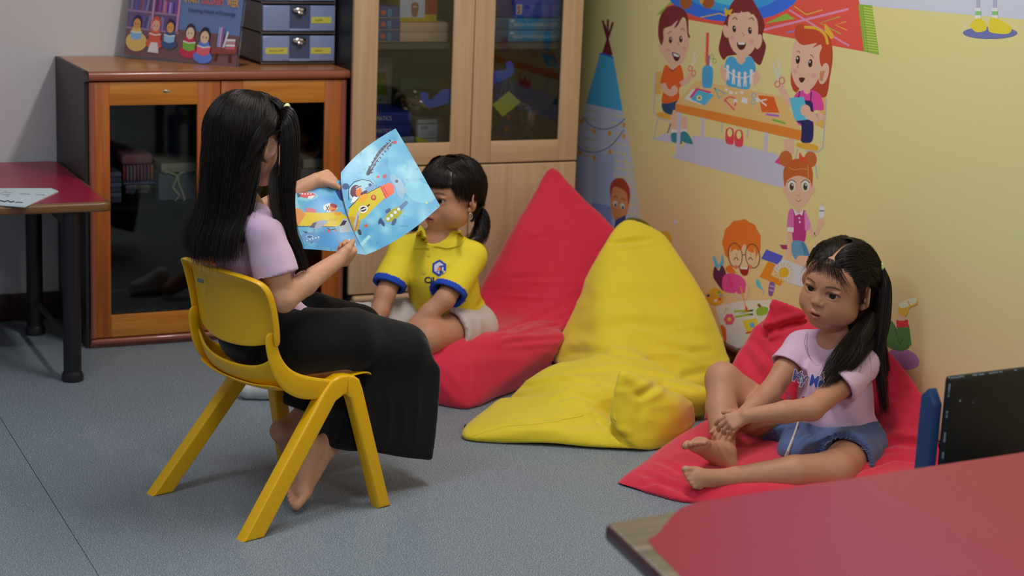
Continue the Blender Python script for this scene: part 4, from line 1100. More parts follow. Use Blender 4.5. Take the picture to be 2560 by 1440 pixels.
def bookcase_contents():
    K = 1.55

    def c(r, g, b): return rgb(r, g, b, K)
    Z1 = 0.9535; Zf = 0.6045; Y = 5.66
    # upper left shelf
    for i, (t, b) in enumerate(((64, 95), (34, 64), (4, 34))):
        def art(a, t=t, b=b):
            m_ = (t+b)/2
            a.ell(958, m_, 7, 6, c(205, 90, 85)); a.text('8', 968, m_+9, 24, c(85, 150, 215), 0, 0.9, 0.02)
            a.line([(948, b-2), (998, b-2)], 1.2, c(190, 190, 120))
        zb = Z1+i*0.0385
        mb = MB(); X0 = PY(930, 60, Y)[0]; X1 = PY(999, 60, Y)[0]
        mb.box((X0, Y, zb), (X1, Y+0.26, zb+0.0375), 0.0015, 0, c(72, 75, 130))
        o = mb.build('activity_box', M_CARD, None, label='navy box printed with a red dot and blue 8, '+('lowest', 'middle', 'topmost')[i]+' of its stack behind glass', cat='box', group='navy boxes stacked in the tall bookcase')
        z = zb+0.0375/2; a = Art(lambda x, y, d: (x, Y-0.0006-d, y), 0.00005)
        xr = PY(958, 60, Y)[0]; xe = PY(968, 60, Y)[0]
        a.ell(xr, z, 0.009, 0.008, c(205, 90, 85)); a.text('8', xe, z-0.0125, 0.034, c(85, 150, 215), 0, 0.9, 0.01, False)
        a.poly([(X0, zb+0.001), (X1, zb+0.001), (X1, zb+0.0025), (X0, zb+0.0025)], c(190, 190, 130))
        a.build('printed_front', M_CARD, o)
    # torn sticker on the lowest one is a pale patch
    for i in range(2):
        mb = MB(); X0 = PY(1001, 60, Y)[0]; X1 = PY(1123, 60, Y)[0]; zb = Z1+i*0.0325
        mb.box((X0, Y, zb), (X1, Y+0.2, zb+0.0315), 0.002, 0, c(205, 162, 138))
        mb.build('card_box', M_CARD, None, label=('lower', 'upper')[i]+' of two plain pink cardboard boxes on the glazed shelf', cat='box', group='plain cardboard boxes in the tall bookcase')
    zb = Z1+0.0655; X0 = PY(1000, 20, Y)[0]; X1 = PY(1062, 20, Y)[0]; X2 = PY(1093, 20, Y)[0]
    o = MB().box((X0, Y, zb), (X2, Y+0.15, zb+0.14), 0.002, 0, c(200, 165, 30)).build('drink_mix_box', M_CARD, None, label='red and yellow box with a brown cup picture above the pink boxes', cat='box')
    a = Art(lambda x, y, d: (x, Y-0.0006-d, y), 0.00005)
    a.poly([(X0, zb+0.014), (X1, zb+0.014), (X1, zb+0.14), (X0, zb+0.14)], c(185, 188, 200)); a.poly([(X1, zb+0.025), (X2, zb+0.025), (X2, zb+0.14), (X1, zb+0.14)], c(150, 50, 40))
    cx = X0+0.052; a.spl([(cx-0.012, zb+0.06), (cx+0.012, zb+0.06), (cx+0.009, zb+0.020), (cx, zb+0.017), (cx-0.009, zb+0.020)], c(150, 90, 70), 4); a.ell(cx, zb+0.05, 0.010, 0.003, c(200, 150, 130))
    a.build('printed_front', M_CARD, o)
    # upper right shelf
    for i in range(2):
        zb = Z1+i*0.0405; X0 = PY(1232, 60, Y)[0]; Xm = PY(1272, 60, Y)[0]; X1 = PY(1404, 60, Y)[0]
        M = Matrix.Translation((0, 0, 0))
        o = MB().box((X0, Y+0.01, zb), (X1, Y+0.24, zb+0.0395), 0.0015, 0, c(45, 85, 120)).build('teal_box', M_CARD, None, label=('lower', 'upper')[i]+' of two teal English word exercise boxes behind the right pane', cat='box', group='teal boxes in the tall bookcase')
        o2 = MB().box((Xm, Y, zb+0.001), (X1, Y+0.012, zb+0.0385), 0.001, 0, c(62, 140, 185)).build('box_front', M_CARD, o)
        a = Art(lambda x, y, d: (x, Y-0.0004-d, y), 0.00005)
        a.text('ENGLISH WORDS EXERCISE WITH', Xm+0.018, zb+0.012, 0.0155, c(215, 225, 235), 0, 0.70, 0.012, False); a.ell(Xm+0.013, zb+0.030, 0.008, 0.004, c(215, 225, 235))
        a.build('printed_front', M_CARD, o2)
    zb = Z1+0.082; X0 = PY(1285, 20, Y)[0]; X1 = PY(1402, 20, Y)[0]
    o = MB().box((X0, Y, zb), (X1, Y+0.16, zb+0.13), 0.002, 0, c(40, 85, 205)).build('blue_box', M_CARD, None, label='bright blue box with a brown S on a white square above the teal boxes', cat='box')
    a = Art(lambda x, y, d: (x, Y-0.0006-d, y), 0.00005)
    a.poly([(X0+0.008, zb+0.010), (X0+0.030, zb+0.010), (X0+0.030, zb+0.044), (X0+0.008, zb+0.044)], c(205, 195, 190)); a.text('S', X0+0.012, zb+0.014, 0.034, c(190, 105, 75), 0, 0.75, 0.03, False)
    for k in range(5): a.line([(X0+0.055+0.006*(k % 2), zb+0.012+k*0.0065), (X1-0.01, zb+0.012+k*0.0065)], 0.0014, c(120, 150, 225))
    a.build('printed_front', M_CARD, o)
    X0 = PY(1230, 20, Y+.02)[0]; X1 = PY(1281, 20, Y+.02)[0]
    MB().box((X0, Y+0.02, zb), (X1, Y+0.18, zb+0.12), 0.002, 0, c(55, 45, 110)).build('indigo_box', M_CARD, None, label='dark indigo box left of the bright blue box behind the right pane', cat='box')
    # lower left
    o, bx = thing_box('picture_card_box', 920, 143, 980, 262, 5.88, 0.06, c(150, 145, 125), 'tall beige box with a green drink picture at the left of the glazed shelf', 'box', zb=Zf+0.002)
    a = front_art(5.88); a.poly([(940, 180), (963, 180), (968, 238), (940, 238)], c(120, 100, 40)); a.poly([(940, 198), (965, 198), (968, 238), (940, 238)], c(130, 135, 35)); a.ell(951, 250, 4, 4, c(110, 95, 50)); a.text('ck', 950, 170, 14, c(60, 80, 70), -8)
    a.build('printed_front', M_CARD, o)
    o, bx = thing_box('storage_carton', 915, 343, 1036, 372, 5.64, 0.22, c(175, 172, 185), 'grey white carton at the bottom under the navy boxes', 'box', zb=Zf)
    zt = bx[3]
    for i in range(2):
        X0 = PY(915, 320, 5.64)[0]; X1 = PY(1028-i*-1, 320, 5.64)[0]; zz = zt+0.001+i*0.0415
        o = MB().box((X0, 5.64, zz), (X1, 5.86, zz+0.0405), 0.002, 0, c(42, 62, 150)).build('mathematics_box', M_CARD, None, label=('lower', 'upper')[i]+' of two navy blue MATHEMATICS boxes seen behind the book', cat='box', group='navy MATHEMATICS boxes')
        a = Art(lambda x, y, d: (x, 5.6394-d, y), 0.00005)
        xe = PY(973, 320, 5.64)[0]; a.text('MATHEMATICS', xe-0.098, zz+0.014, 0.0195, c(190, 195, 220), 0, 0.80, 0.01, False); a.build('printed_front', M_CARD, o)
    # drawer boxes with a bar-coded label
    for i, (t, b) in enumerate(((338, 365), (300, 338), (286, 300))):
        zlo = [Zf, Zf+0.028, Zf+0.077][i]; zhi = [0.0275, 0.0485, 0.016][i]+zlo
        X0 = PY(1040, 330, 5.66)[0]; X1 = PY(1140, 330, 5.66)[0]
        o = MB().box((X0, 5.66, zlo), (X1, 5.84, zhi-0.0008), 0.002, 0, c(130, 125, 118)).build('ridged_carton', M_CARD, None, label=('lowest', 'middle', 'topmost')[i]+' of three grey ridged cartons with a white label', cat='box', group='grey ridged cartons')
        a = Art(lambda x, y, d: (x, 5.6594-d, y), 0.00005); xa = PY(1044, 330, 5.66)[0]; xb = PY(1092, 330, 5.66)[0]
        a.poly([(xa, zlo+0.001), (xb, zlo+0.001), (xb, zhi-0.002), (xa, zhi-0.002)], c(180, 185, 205))
        if i == 1:
            rnd = random.Random(2); x = xa+0.012
            while x < xa+0.034:
                w = 0.0006+rnd.random()*0.0012; a.poly([(x, zlo+0.030), (x+w, zlo+0.030), (x+w, zlo+0.042), (x, zlo+0.042)], c(70, 75, 90)); x += w*2
            for k in range(3): a.line([(xa+0.012, zlo+0.022-k*0.006), (xb-0.008, zlo+0.022-k*0.006)], 0.0015, c(120, 125, 145))
        for k in range(6):
            zz = zlo+0.004+k*(zhi-zlo-0.006)/6; a.line([(xb+0.002, zz), (X1, zz)], 0.0010, c(95, 88, 80))
        a.build('printed_front', M_CARD, o)
    # paper rolls in a clear bag
    zb = Zf+0.0945; rnd = random.Random(11)
    bag = MB(); xa = PY(1003, 250, 5.7)[0]; xb = PY(1126, 250, 5.7)[0]
    bag.sphere(((xa+xb)/2, 5.76, zb+0.045), 1.0, 0, None, 24, None, ((xb-xa)/2, 0.085, 0.045))
    b = bag.build('plastic_bag', M_CLEAR, None, label='clear bag full of little cream paper rolls behind the left pane', cat='bag')
    for k in range(26):
        x = xa+0.02+rnd.random()*(xb-xa-0.04); z = zb+0.016+rnd.random()*0.035; y = 5.715+rnd.random()*0.06
        r = MB(); d = Vector((1, rnd.uniform(-.4, .4), rnd.uniform(-.6, .4))).normalized()*0.016
        r.tube([Vector((x, y, z))-d, Vector((x, y, z))+d], 0.0075, 12, 0, c(178, 172, 125) if k % 3 else c(150, 100, 60)); r.build('paper_roll', M_CARD, b)
    o, bx = thing_box('green_folder', 1002, 195, 1140, 290, 5.93, 0.03, c(62, 100, 82), 'dull green folder standing at the back of the glazed shelf', 'folder', zb=Zf)
    # blue paper bird cut-out hung across both doors, just inside the glass
    Yb = 5.5725

    def plate(name, pts, col, label, cat, Y, th=0.0022, group=None, kids=()):
        P = [PY(x, y, Y) for x, y in pts]
        bm = bmesh.new(); vs = [bm.verts.new(tuple(p)) for p in P]; f = bm.faces.new(vs); r = bmesh.ops.extrude_face_region(bm, geom=[f])
        for v in [g for g in r['geom'] if isinstance(g, bmesh.types.BMVert)]: v.co.y += th
        bmesh.ops.recalc_face_normals(bm, faces=bm.faces[:])
        return MB().bm(bm, 0, col).build(name, M_CARD, None, label=label, cat=cat, group=group)
    blue = [(1050, 231), (1062, 230), (1072, 234), (1071, 247), (1075, 252), (1090, 238), (1103, 226), (1127, 219), (1170, 200), (1210, 182), (1240, 177), (1262, 175), (1268, 170), (1264, 160), (1268, 154), (1276, 152), (1283, 158),
            (1286, 172), (1284, 184), (1274, 193), (1262, 198), (1235, 210), (1200, 228), (1150, 248), (1127, 256), (1100, 265), (1075, 270), (1060, 260), (1052, 246)]
    plate('paper_bird', blue, c(40, 85, 205), 'bright blue curved paper cut-out stuck across the insides of both glass doors', 'paper cut-out', Yb)
    o = plate('paper_diamond', [(1231, 262), (1272, 228), (1302, 255), (1257, 292)], c(172, 178, 42), 'yellow green paper diamond hanging on strings behind the right pane', 'paper cut-out', 5.5745)
    st = MB()
    for x0, x1 in ((1268, 1262), (1272, 1286), (1264, 1246)): st.tube([PY(x0, 196, 5.576), PY(x1, 234 if x1 > 1250 else 252, 5.576)], 0.0007, 6, 0, c(150, 140, 110))
    st.build('hanging_string', M_CARD, o)
    plate('paper_bow', [(1038, 342), (1052, 346), (1068, 350), (1085, 359), (1083, 364), (1042, 364)], c(175, 180, 40), 'small yellow green paper shape at the bottom of the left pane', 'paper cut-out', 5.5745)
    MB().sphere(tuple(PY(1114, 212, 5.72)), 0.020, 0, c(165, 95, 45)).build('orange_ball', M_CARD, None, label='small orange ball on top of the clear bag of paper rolls', cat='ball')
    # right lower shelf: clear cup of bits and a blue and yellow toy
    p0, p1 = PY(1300, 345, 5.68), PY(1366, 345, 5.68); cx = (p0[0]+p1[0])/2; r = (p1[0]-p0[0])/2
    cup = MB().lathe([(r*0.86, Zf+0.001), (r*0.9, Zf+0.004), (r*1.08, Zf+0.108), (r*1.2, Zf+0.112), (r*1.2, Zf+0.116), (r*1.05, Zf+0.114), (r*0.84, Zf+0.006)], 32, (cx, 5.72, 0))
    o = cup.build('clear_cup', M_CLEAR, None, label='clear plastic cup of small wrapped bits behind the right pane', cat='cup')
    for k in range(34):
        w = rnd.random()*2*PI; rr = r*0.75*math.sqrt(rnd.random()); z = Zf+0.012+rnd.random()*0.085
        s = MB().sphere((cx+rr*math.cos(w), 5.72+rr*math.sin(w), z), 0.009, 0, c(*rnd.choice([(170, 165, 180), (150, 120, 140), (110, 105, 135), (185, 110, 110), (190, 190, 205)])), 8, None, (1, 1, rnd.uniform(.5, 1.1)))
        s.build('wrapped_bit', M_CARD, o)
    t0 = PY(1262, 345, 5.80); t1 = PY(1338, 345, 5.80); zc = Zf
    tb = MB().lathe([((t1[0]-t0[0])/2, zc+0.001), ((t1[0]-t0[0])/2, zc+0.085), ((t1[0]-t0[0])/2*0.96, zc+0.098)], 28, ((t0[0]+t1[0])/2, 5.85, 0), 0, c(38, 48, 120))
    o = tb.build('toy_tub', M_CARD, None, label='dark blue tub with a yellow domed lid behind the clear cup', cat='tub')
    MB().sphere(((t0[0]+t1[0])/2, 5.85, zc+0.098), (t1[0]-t0[0])/2*0.96, 0, c(175, 150, 30), 24, None, (1, 1, 0.42)).build('lid', M_CARD, o)
    a = MB(); a.sphere((t0[0]+0.012, 5.80, zc+0.075), 0.011, 0, c(180, 70, 60)); a.sphere((t0[0]+0.008, 5.805, zc+0.03), 0.011, 0, c(160, 80, 50)); a.build('knob', M_CARD, o)


def low_cabinet_contents():
    def c(r, g, b, K=2.4): return rgb(r, g, b, K)
    ZS = 0.4455
    X0 = PY(262, 450, 5.69)[0]; X1 = PY(304, 450, 5.69)[0]
    for i in range(6):
        MB().box((X0, 5.69, ZS+0.001+i*0.0165), (X1, 5.80, ZS+0.0165+i*0.0165), 0.003, 0, c(88, 96, 125) if i % 2 else c(70, 76, 100)).build('cassette_case', M_CARD, None,
            label='grey blue flat case, '+('lowest', 'second lowest', 'third', 'fourth', 'second highest', 'topmost')[i]+' of the stack at the left of the dark shelf', cat='case', group='flat cases stacked in the low cabinet')
    xa, xb = PY(308, 470, 5.76)[0], PY(384, 470, 5.76)[0]
    mb = MB().box((xa, 5.74, ZS+0.001), (xb, 5.90, ZS+0.050), 0.006, seg=3); tub = mb.build('storage_tub', M_CLEAR, None, label='clear lidded tub under the pink striped basket on the dark shelf', cat='tub')
    MB().box((xa-0.003, 5.735, ZS+0.050), (xb+0.003, 5.905, ZS+0.056), 0.002, 0, c(90, 98, 120)).build('lid', M_CARD, tub)
    rnd = random.Random(4)
    for k in range(7): MB().sphere((xa+0.012+rnd.random()*(xb-xa-0.024), 5.76+rnd.random()*0.02, ZS+0.016+rnd.random()*0.02), 0.011, 0, c(*rnd.choice([(90, 110, 110), (110, 90, 120), (60, 60, 75)]))).build('small_toy', M_CARD, tub)
    zb = ZS+0.0575
    bk = MB(); n = 9
    for k in range(n):
        x = xa+0.004+(xb-xa-0.008)*k/(n-1)
        cc = [(120, 50, 60), (130, 85, 100), (105, 105, 110), (140, 95, 115), (125, 75, 95), (120, 70, 100), (120, 60, 75), (110, 80, 100), (150, 105, 60)][k]
        bk.box((x-0.0042, 5.76, zb+0.001), (x+0.0036, 5.79, zb+0.050), 0.001, 0, c(*cc))
    bk.box((xa-0.004, 5.762, zb+0.052), (xb-0.002, 5.88, zb+0.086), 0.008, 0, c(125, 82, 92)); bk.box((xa, 5.79, zb+0.001), (xb, 5.88, zb+0.052), 0.004, 0, c(90, 62, 72))
    bk.build('striped_basket', M_CARD, None, label='small pink and mauve striped basket standing on a clear tub', cat='basket')
    for xs, lab, Yb in (((384, 500), 'behind the left pane', 5.70), ((740, 800), 'behind the right pane, beside the ponytail', 5.70)):
        xa, xb = PY(xs[0]+12, 460, Yb)[0], PY(xs[1]+4, 460, Yb)[0]
        g = MB().box((xa, Yb, ZS+0.001), (xb, Yb+0.24, ZS+0.088), 0.004, 0, c(95, 100, 108))
        o = g.build('fabric_bin', M_CARD, None, label='grey fabric storage bin '+lab, cat='storage bin', group='grey bins with cream lidded boxes')
        zt = ZS+0.089
        b = MB().box((xa+0.012, Yb+0.01, zt), (xb+0.01, Yb+0.22, zt+0.030), 0.002, 0, c(150, 150, 130)); b.build('cream_box', M_CARD, None, label='cream cardboard box lying on the grey bin '+lab, cat='box', group='cream boxes on the grey bins')
        if xs[0] < 500:
            cx = PY(440, 440, Yb)[0]; s = MB(); Y2 = Yb-0.004; R = 0.0042

            def p(x, y): q_ = PY(x, y, Y2); return (q_[0], q_[1], q_[2])
            cc = c(170, 162, 135)
            for path in (((415, 428), (432, 434), (444, 440)), ((444, 440), (452, 432), (462, 430)), ((444, 436), (438, 455), (431, 468), (448, 488), (438, 503)), ((444, 440), (447, 460), (456, 480), (462, 498), (457, 504))):
                s.tube([p(*t) for t in path], [R*0.8]+[R]*(len(path)-2)+[R*0.8], 10, 0, cc)
            s.sphere(p(414, 430), 0.006, 0, cc); s.sphere(p(462, 429), 0.005, 0, cc)
            s.build('tied_ribbon', M_CARD, o)
    # clear plastic odds and ends on the cabinet floor
    rnd = random.Random(8); zf = 0.079
    for k in range(16):
        x = 1.275+rnd.random()*0.19; y = 5.66+rnd.random()*0.06
        MB().sphere((x, y, zf+0.0165), 0.014+rnd.random()*0.012, 0, None, 12, None, (1.2, 0.8, 0.55)).build('clear_wrapper', M_CLEAR, None,
            label='crumpled clear plastic packet lying on the floor of the low cabinet', cat='packet', group='clear packets at the bottom of the low cabinet')
    for k in range(5):
        x = 1.27+k*0.045
        MB().box((x, 5.655+0.012*(k % 2), zf+0.001), (x+0.036, 5.72, zf+0.010+0.005*(k % 3)), 0.003, 0, c(*[(85, 90, 95), (95, 90, 80), (60, 62, 80), (120, 118, 120), (130, 85, 35)][k])).build('craft_packet', M_CARD, None,
            label=('pale grey', 'beige', 'slate blue', 'light grey', 'orange')[k]+' small packet behind the low left pane', cat='packet', group='craft packets in the low cabinet')


def table_booklet():
    z = 0.5368
    c = rgb(182, 196, 226, 1.5)
    pap = mat('white_paper', c, 0.6)
    P = [(-55, 472), (128, 472), (146, 479), (62, 518), (-70, 508)]
    W = [PZ(x, y, z)[:2] for x, y in P]
    mb = MB().prism([tuple(p) for p in W], z-0.001, z+0.0018)
    root = mb.build('worksheet_booklet', pap, None, label='white printed worksheets lying on the left red table', cat='papers')
    P2 = [(-50, 470), (20, 474), (24, 471), (100, 474), (128, 470), (130, 476), (60, 514), (-66, 503)]
    mb = MB().prism([tuple(PZ(x, y, z+0.003)[:2]) for x, y in P2], z+0.0022, z+0.0030); mb.build('top_sheet', pap, root)
    a = Art(lambda x, y, d: tuple(PZ(x, y, z+0.0033+d)), 0.0001)
    g = (0.25, 0.27, 0.33)
    for x0, x1, y, w in ((13, 32, 481, 1.6), (6, 25, 486, 1.6), (50, 75, 484, 1.4), (90, 112, 486, 1.2), (15, 22, 490, 1.0)): a.line([(x0, y), (x1, y+1.2)], w, (0.45, 0.48, 0.56))
    a.line([(-20, 499), (0, 501), (12, 504), (20, 501), (26, 505), (36, 503)], 2.6, (0.05, 0.06, 0.08)); a.line([(38, 506), (46, 505), (57, 506)], 1.8, (0.12, 0.13, 0.16)); a.line([(18, 476), (0, 485)], 0.8, (0.4, 0.42, 0.5))
    a.build('printed_lines', M_CARD, root)


drawer_tower(); poster(); bookcase_contents(); low_cabinet_contents(); table_booklet()
# ------------------------------------------------------------------ smooth-volume modelling: distance fields meshed with surface nets
def smin(a, b, k):
    if k <= 0: return np.minimum(a, b)
    h = np.clip(0.5+0.5*(b-a)/k, 0, 1)
    return b+(a-b)*h-k*h*(1-h)


def smax(a, b, k): return -smin(-a, -b, k)


def unit(v): v = np.array(v, float); return v/(np.linalg.norm(v)+1e-12)


def frame_from(axis, hint=(0, 0, 1)):
    z = unit(axis); x = np.cross(hint, z)
    if np.linalg.norm(x) < 1e-3: x = np.cross((0, 1, 0), z)
    x = unit(x); y = np.cross(z, x); return np.array([x, y, z])      # rows


def d_cap(P, a, b, ra, rb):
    a = np.array(a, np.float32); b = np.array(b, np.float32); ab = b-a; L = float(ab @ ab)+1e-12
    pa = P-a; t = np.clip((pa @ ab)/L, 0, 1)
    q = pa-t[..., None]*ab
    return np.sqrt((q*q).sum(-1))-(ra+(rb-ra)*t)


def d_flatcap(P, a, b, ra, rb, nrm, fl):
    """tapered limb squashed along nrm (fl < 1 thins it)"""
    a = np.array(a, np.float32); b = np.array(b, np.float32); ab = b-a; L = float(ab @ ab)+1e-12
    n = unit(np.array(nrm)-ab*(np.dot(nrm, ab)/L)).astype(np.float32)
    pa = P-a; t = np.clip((pa @ ab)/L, 0, 1)
    q = pa-t[..., None]*ab; qn = q @ n
    q2 = (q*q).sum(-1)-qn*qn+(qn/fl)**2
    r = ra+(rb-ra)*t
    d = np.sqrt(np.maximum(q2, 1e-12))-r
    return d*np.where(np.abs(qn) > 1e-6, 0.5+0.5*fl, 1.0)


def d_ell(P, c, r, R=None):
    q = P-np.array(c, np.float32)
    if R is not None: q = q @ np.array(R, np.float32).T
    r = np.array(r, np.float32)
    k0 = np.sqrt(((q/r)**2).sum(-1)); k1 = np.sqrt(((q/(r*r))**2).sum(-1))
    return k0*(k0-1)/np.maximum(k1, 1e-6)


def d_box(P, c, h, R=None, rnd=0.0):
    q = P-np.array(c, np.float32)
    if R is not None: q = q @ np.array(R, np.float32).T
    q = np.abs(q)-(np.array(h, np.float32)-rnd)
    return np.sqrt((np.maximum(q, 0)**2).sum(-1))+np.minimum(q.max(-1), 0)-rnd


def hull_planes(pts):
    bm = bmesh.new()
    for p in pts: bm.verts.new(tuple(map(float, p)))
    bmesh.ops.convex_hull(bm, input=bm.verts[:])
    bm.normal_update(); c = np.mean(np.array(pts), axis=0); out = []
    for f in bm.faces:
        n = np.array(f.normal); o = np.array(f.verts[0].co)
        if n @ (c-o) > 0: n = -n
        if not any(np.allclose(n, m, atol=1e-3) for m, _ in out): out.append((n, float(n @ o)))
    bm.free(); return out


def d_hull(P, planes, k=0.02):
    d = None
    for n, o in planes:
        e = (P @ np.array(n, np.float32))-o
        d = e if d is None else smax(d, e, k)
    return d


class Field:
    def __init__(s): s.ops = []

    def add(s, fn, lo, hi, k=0.0, mode='u', w=None):
        s.ops.append((fn, np.array(lo, float), np.array(hi, float), k, mode)); return s

    def cap(s, a, b, ra, rb=None, k=0.012, mode='u', fl=None, nrm=None):
        rb = ra if rb is None else rb
        a, b = np.array(a, float), np.array(b, float); m = max(ra, rb)
        fn = (lambda P: d_cap(P, a, b, ra, rb)) if fl is None else (lambda P: d_flatcap(P, a, b, ra, rb, nrm, fl))
        return s.add(fn, np.minimum(a, b)-m, np.maximum(a, b)+m, k, mode)

    def chain(s, pts, rs, k=0.012, fl=None, nrm=None):
        for i in range(len(pts)-1): s.cap(pts[i], pts[i+1], rs[i], rs[i+1], k if i == 0 else min(k, 0.010), 'u', fl, nrm)
        return s

    def ell(s, c, r, R=None, k=0.012, mode='u'):
        m = max(r); c = np.array(c, float)
        return s.add(lambda P: d_ell(P, c, r, R), c-m, c+m, k, mode)

    def box(s, c, h, R=None, rnd=0.003, k=0.005, mode='u'):
        m = float(np.linalg.norm(h)); c = np.array(c, float)
        return s.add(lambda P: d_box(P, c, h, R, rnd), c-m, c+m, k, mode)

    def hull(s, pts, kk=0.02, k=0.02, mode='u', grow=0.0):
        pl = hull_planes(pts); pts = np.array(pts, float)
        return s.add(lambda P: d_hull(P, pl, kk)-grow, pts.min(0)-grow, pts.max(0)+grow, k, mode)

    def half(s, o, n, k=0.0):       # cut away everything on the +n side of the plane through o
        o = np.array(o, np.float32); n = unit(n).astype(np.float32)
        return s.add(lambda P: ((P-o) @ n), [-99]*3, [99]*3, k, 'i')

    def bounds(s):
        lo = np.min([o[1] for o in s.ops if o[4] == 'u'], axis=0); hi = np.max([o[2] for o in s.ops if o[4] == 'u'], axis=0)
        return lo, hi

    def grid(s, lo, hi, h, big=0.06):
        lo = np.array(lo, float); n = np.maximum(np.ceil((np.array(hi)-lo)/h).astype(int)+1, 2)
        D = np.full(tuple(n), big, np.float32)
        ax = [lo[i]+h*np.arange(n[i]) for i in range(3)]
        for fn, a, b, k, mode in s.ops:
            mrg = k+2*h+(0.012 if mode != 'i' else 0)
            i0 = np.clip(np.floor((a-mrg-lo)/h).astype(int), 0, n); i1 = np.clip(np.ceil((b+mrg-lo)/h).astype(int)+1, 0, n)
            if (i1 <= i0).any(): continue
            sl = tuple(slice(i0[j], i1[j]) for j in range(3))
            G_ = np.stack(np.meshgrid(*[ax[j][sl[j]] for j in range(3)], indexing='ij'), -1).astype(np.float32)
            d = fn(G_).astype(np.float32)
            if mode == 'u': D[sl] = smin(D[sl], d, k)
            elif mode == 's': D[sl] = smax(D[sl], -d, k)
            elif mode == 'i': D[sl] = smax(D[sl], d, k)
            elif mode == 'a': D[sl] = D[sl]+d
        return D, lo

    def at(s, P):
        P = np.array(P, np.float32); D = np.full(P.shape[:-1], 0.06, np.float32)
        for fn, a, b, k, mode in s.ops:
            d = fn(P)
            if mode == 'u': D = smin(D, d, k)
            elif mode == 's': D = smax(D, -d, k)
            elif mode == 'i': D = smax(D, d, k)
            elif mode == 'a': D = D+d
        return D

    def mesh(s, h, lo=None, hi=None, post=None, pad=0.012):
        a, b = s.bounds(); lo = a-pad if lo is None else lo; hi = b+pad if hi is None else hi
        D, org = s.grid(lo, hi, h)
        if post is not None: D = post(D, org, h)
        return surfnet(D, org, h)


def grid_points(D, org, h):
    return np.stack(np.meshgrid(*[org[i]+h*np.arange(D.shape[i]) for i in range(3)], indexing='ij'), -1).astype(np.float32)


def surfnet(D, org, h):
    s_ = D < 0
    for ax_ in range(3):      # keep the border outside
        idx = [slice(None)]*3; idx[ax_] = 0; s_[tuple(idx)] = False; idx[ax_] = -1; s_[tuple(idx)] = False
    D = np.where(s_, np.minimum(D, -1e-6), np.maximum(D, 1e-6))
    nx, ny, nz = D.shape
    cnt = np.zeros((nx-1, ny-1, nz-1), np.int8)
    cor = [(i, j, k) for i in (0, 1) for j in (0, 1) for k in (0, 1)]
    for i, j, k in cor: cnt += s_[i:nx-1+i, j:ny-1+j, k:nz-1+k]
    act = np.argwhere((cnt > 0) & (cnt < 8))
    idx = -np.ones((nx-1, ny-1, nz-1), np.int64); idx[act[:, 0], act[:, 1], act[:, 2]] = np.arange(len(act))
    pos = np.zeros((len(act), 3)); c = np.zeros(len(act))
    for a in cor:
        for ax_ in range(3):
            if a[ax_]: continue
            b = list(a); b[ax_] = 1
            da = D[act[:, 0]+a[0], act[:, 1]+a[1], act[:, 2]+a[2]]; db = D[act[:, 0]+b[0], act[:, 1]+b[1], act[:, 2]+b[2]]
            m = (da < 0) != (db < 0); t = np.where(m, da/np.where(m, da-db, 1), 0)
            p = np.array(a, float)[None, :].repeat(len(act), 0); p[:, ax_] += t
            pos += p*m[:, None]; c += m
    V = org+(act+pos/np.maximum(c, 1)[:, None])*h
    F = []
    for ax_ in range(3):
        u, v = (ax_+1) % 3, (ax_+2) % 3
        sl0 = [slice(1, -1)]*3; sl0[ax_] = slice(0, -1)
        sl1 = [slice(1, -1)]*3; sl1[ax_] = slice(1, None)
        A = s_[tuple(sl0)]; B = s_[tuple(sl1)]
        for flip, msk in ((False, A & ~B), (True, ~A & B)):
            e = np.argwhere(msk)
            if not len(e): continue
            off = np.array([1, 1, 1]); off[ax_] = 0; e = e+off
            q = []
            for du, dv in ((-1, -1), (0, -1), (0, 0), (-1, 0)):
                g = e.copy(); g[:, u] += du; g[:, v] += dv; q.append(idx[g[:, 0], g[:, 1], g[:, 2]])
            q = np.stack(q, 1)
            F.append(q[:, ::-1] if flip else q)
    F = np.concatenate(F) if F else np.zeros((0, 4), int)
    return V, F[(F >= 0).all(1)]


def join_meshes(parts):
    V = []; F = []; b = 0
    for v, f in parts: V.append(v); F.append(f+b); b += len(v)
    return np.concatenate(V), np.concatenate(F)


def cut_box(V, F, lo, hi, keep_inside):
    c = V[F].mean(1); ins = ((c > lo) & (c < hi)).all(1)
    return V, F[ins if keep_inside else ~ins]


def compact(V, F):
    used = np.unique(F); m = -np.ones(len(V), int); m[used] = np.arange(len(used)); return V[used], m[F]


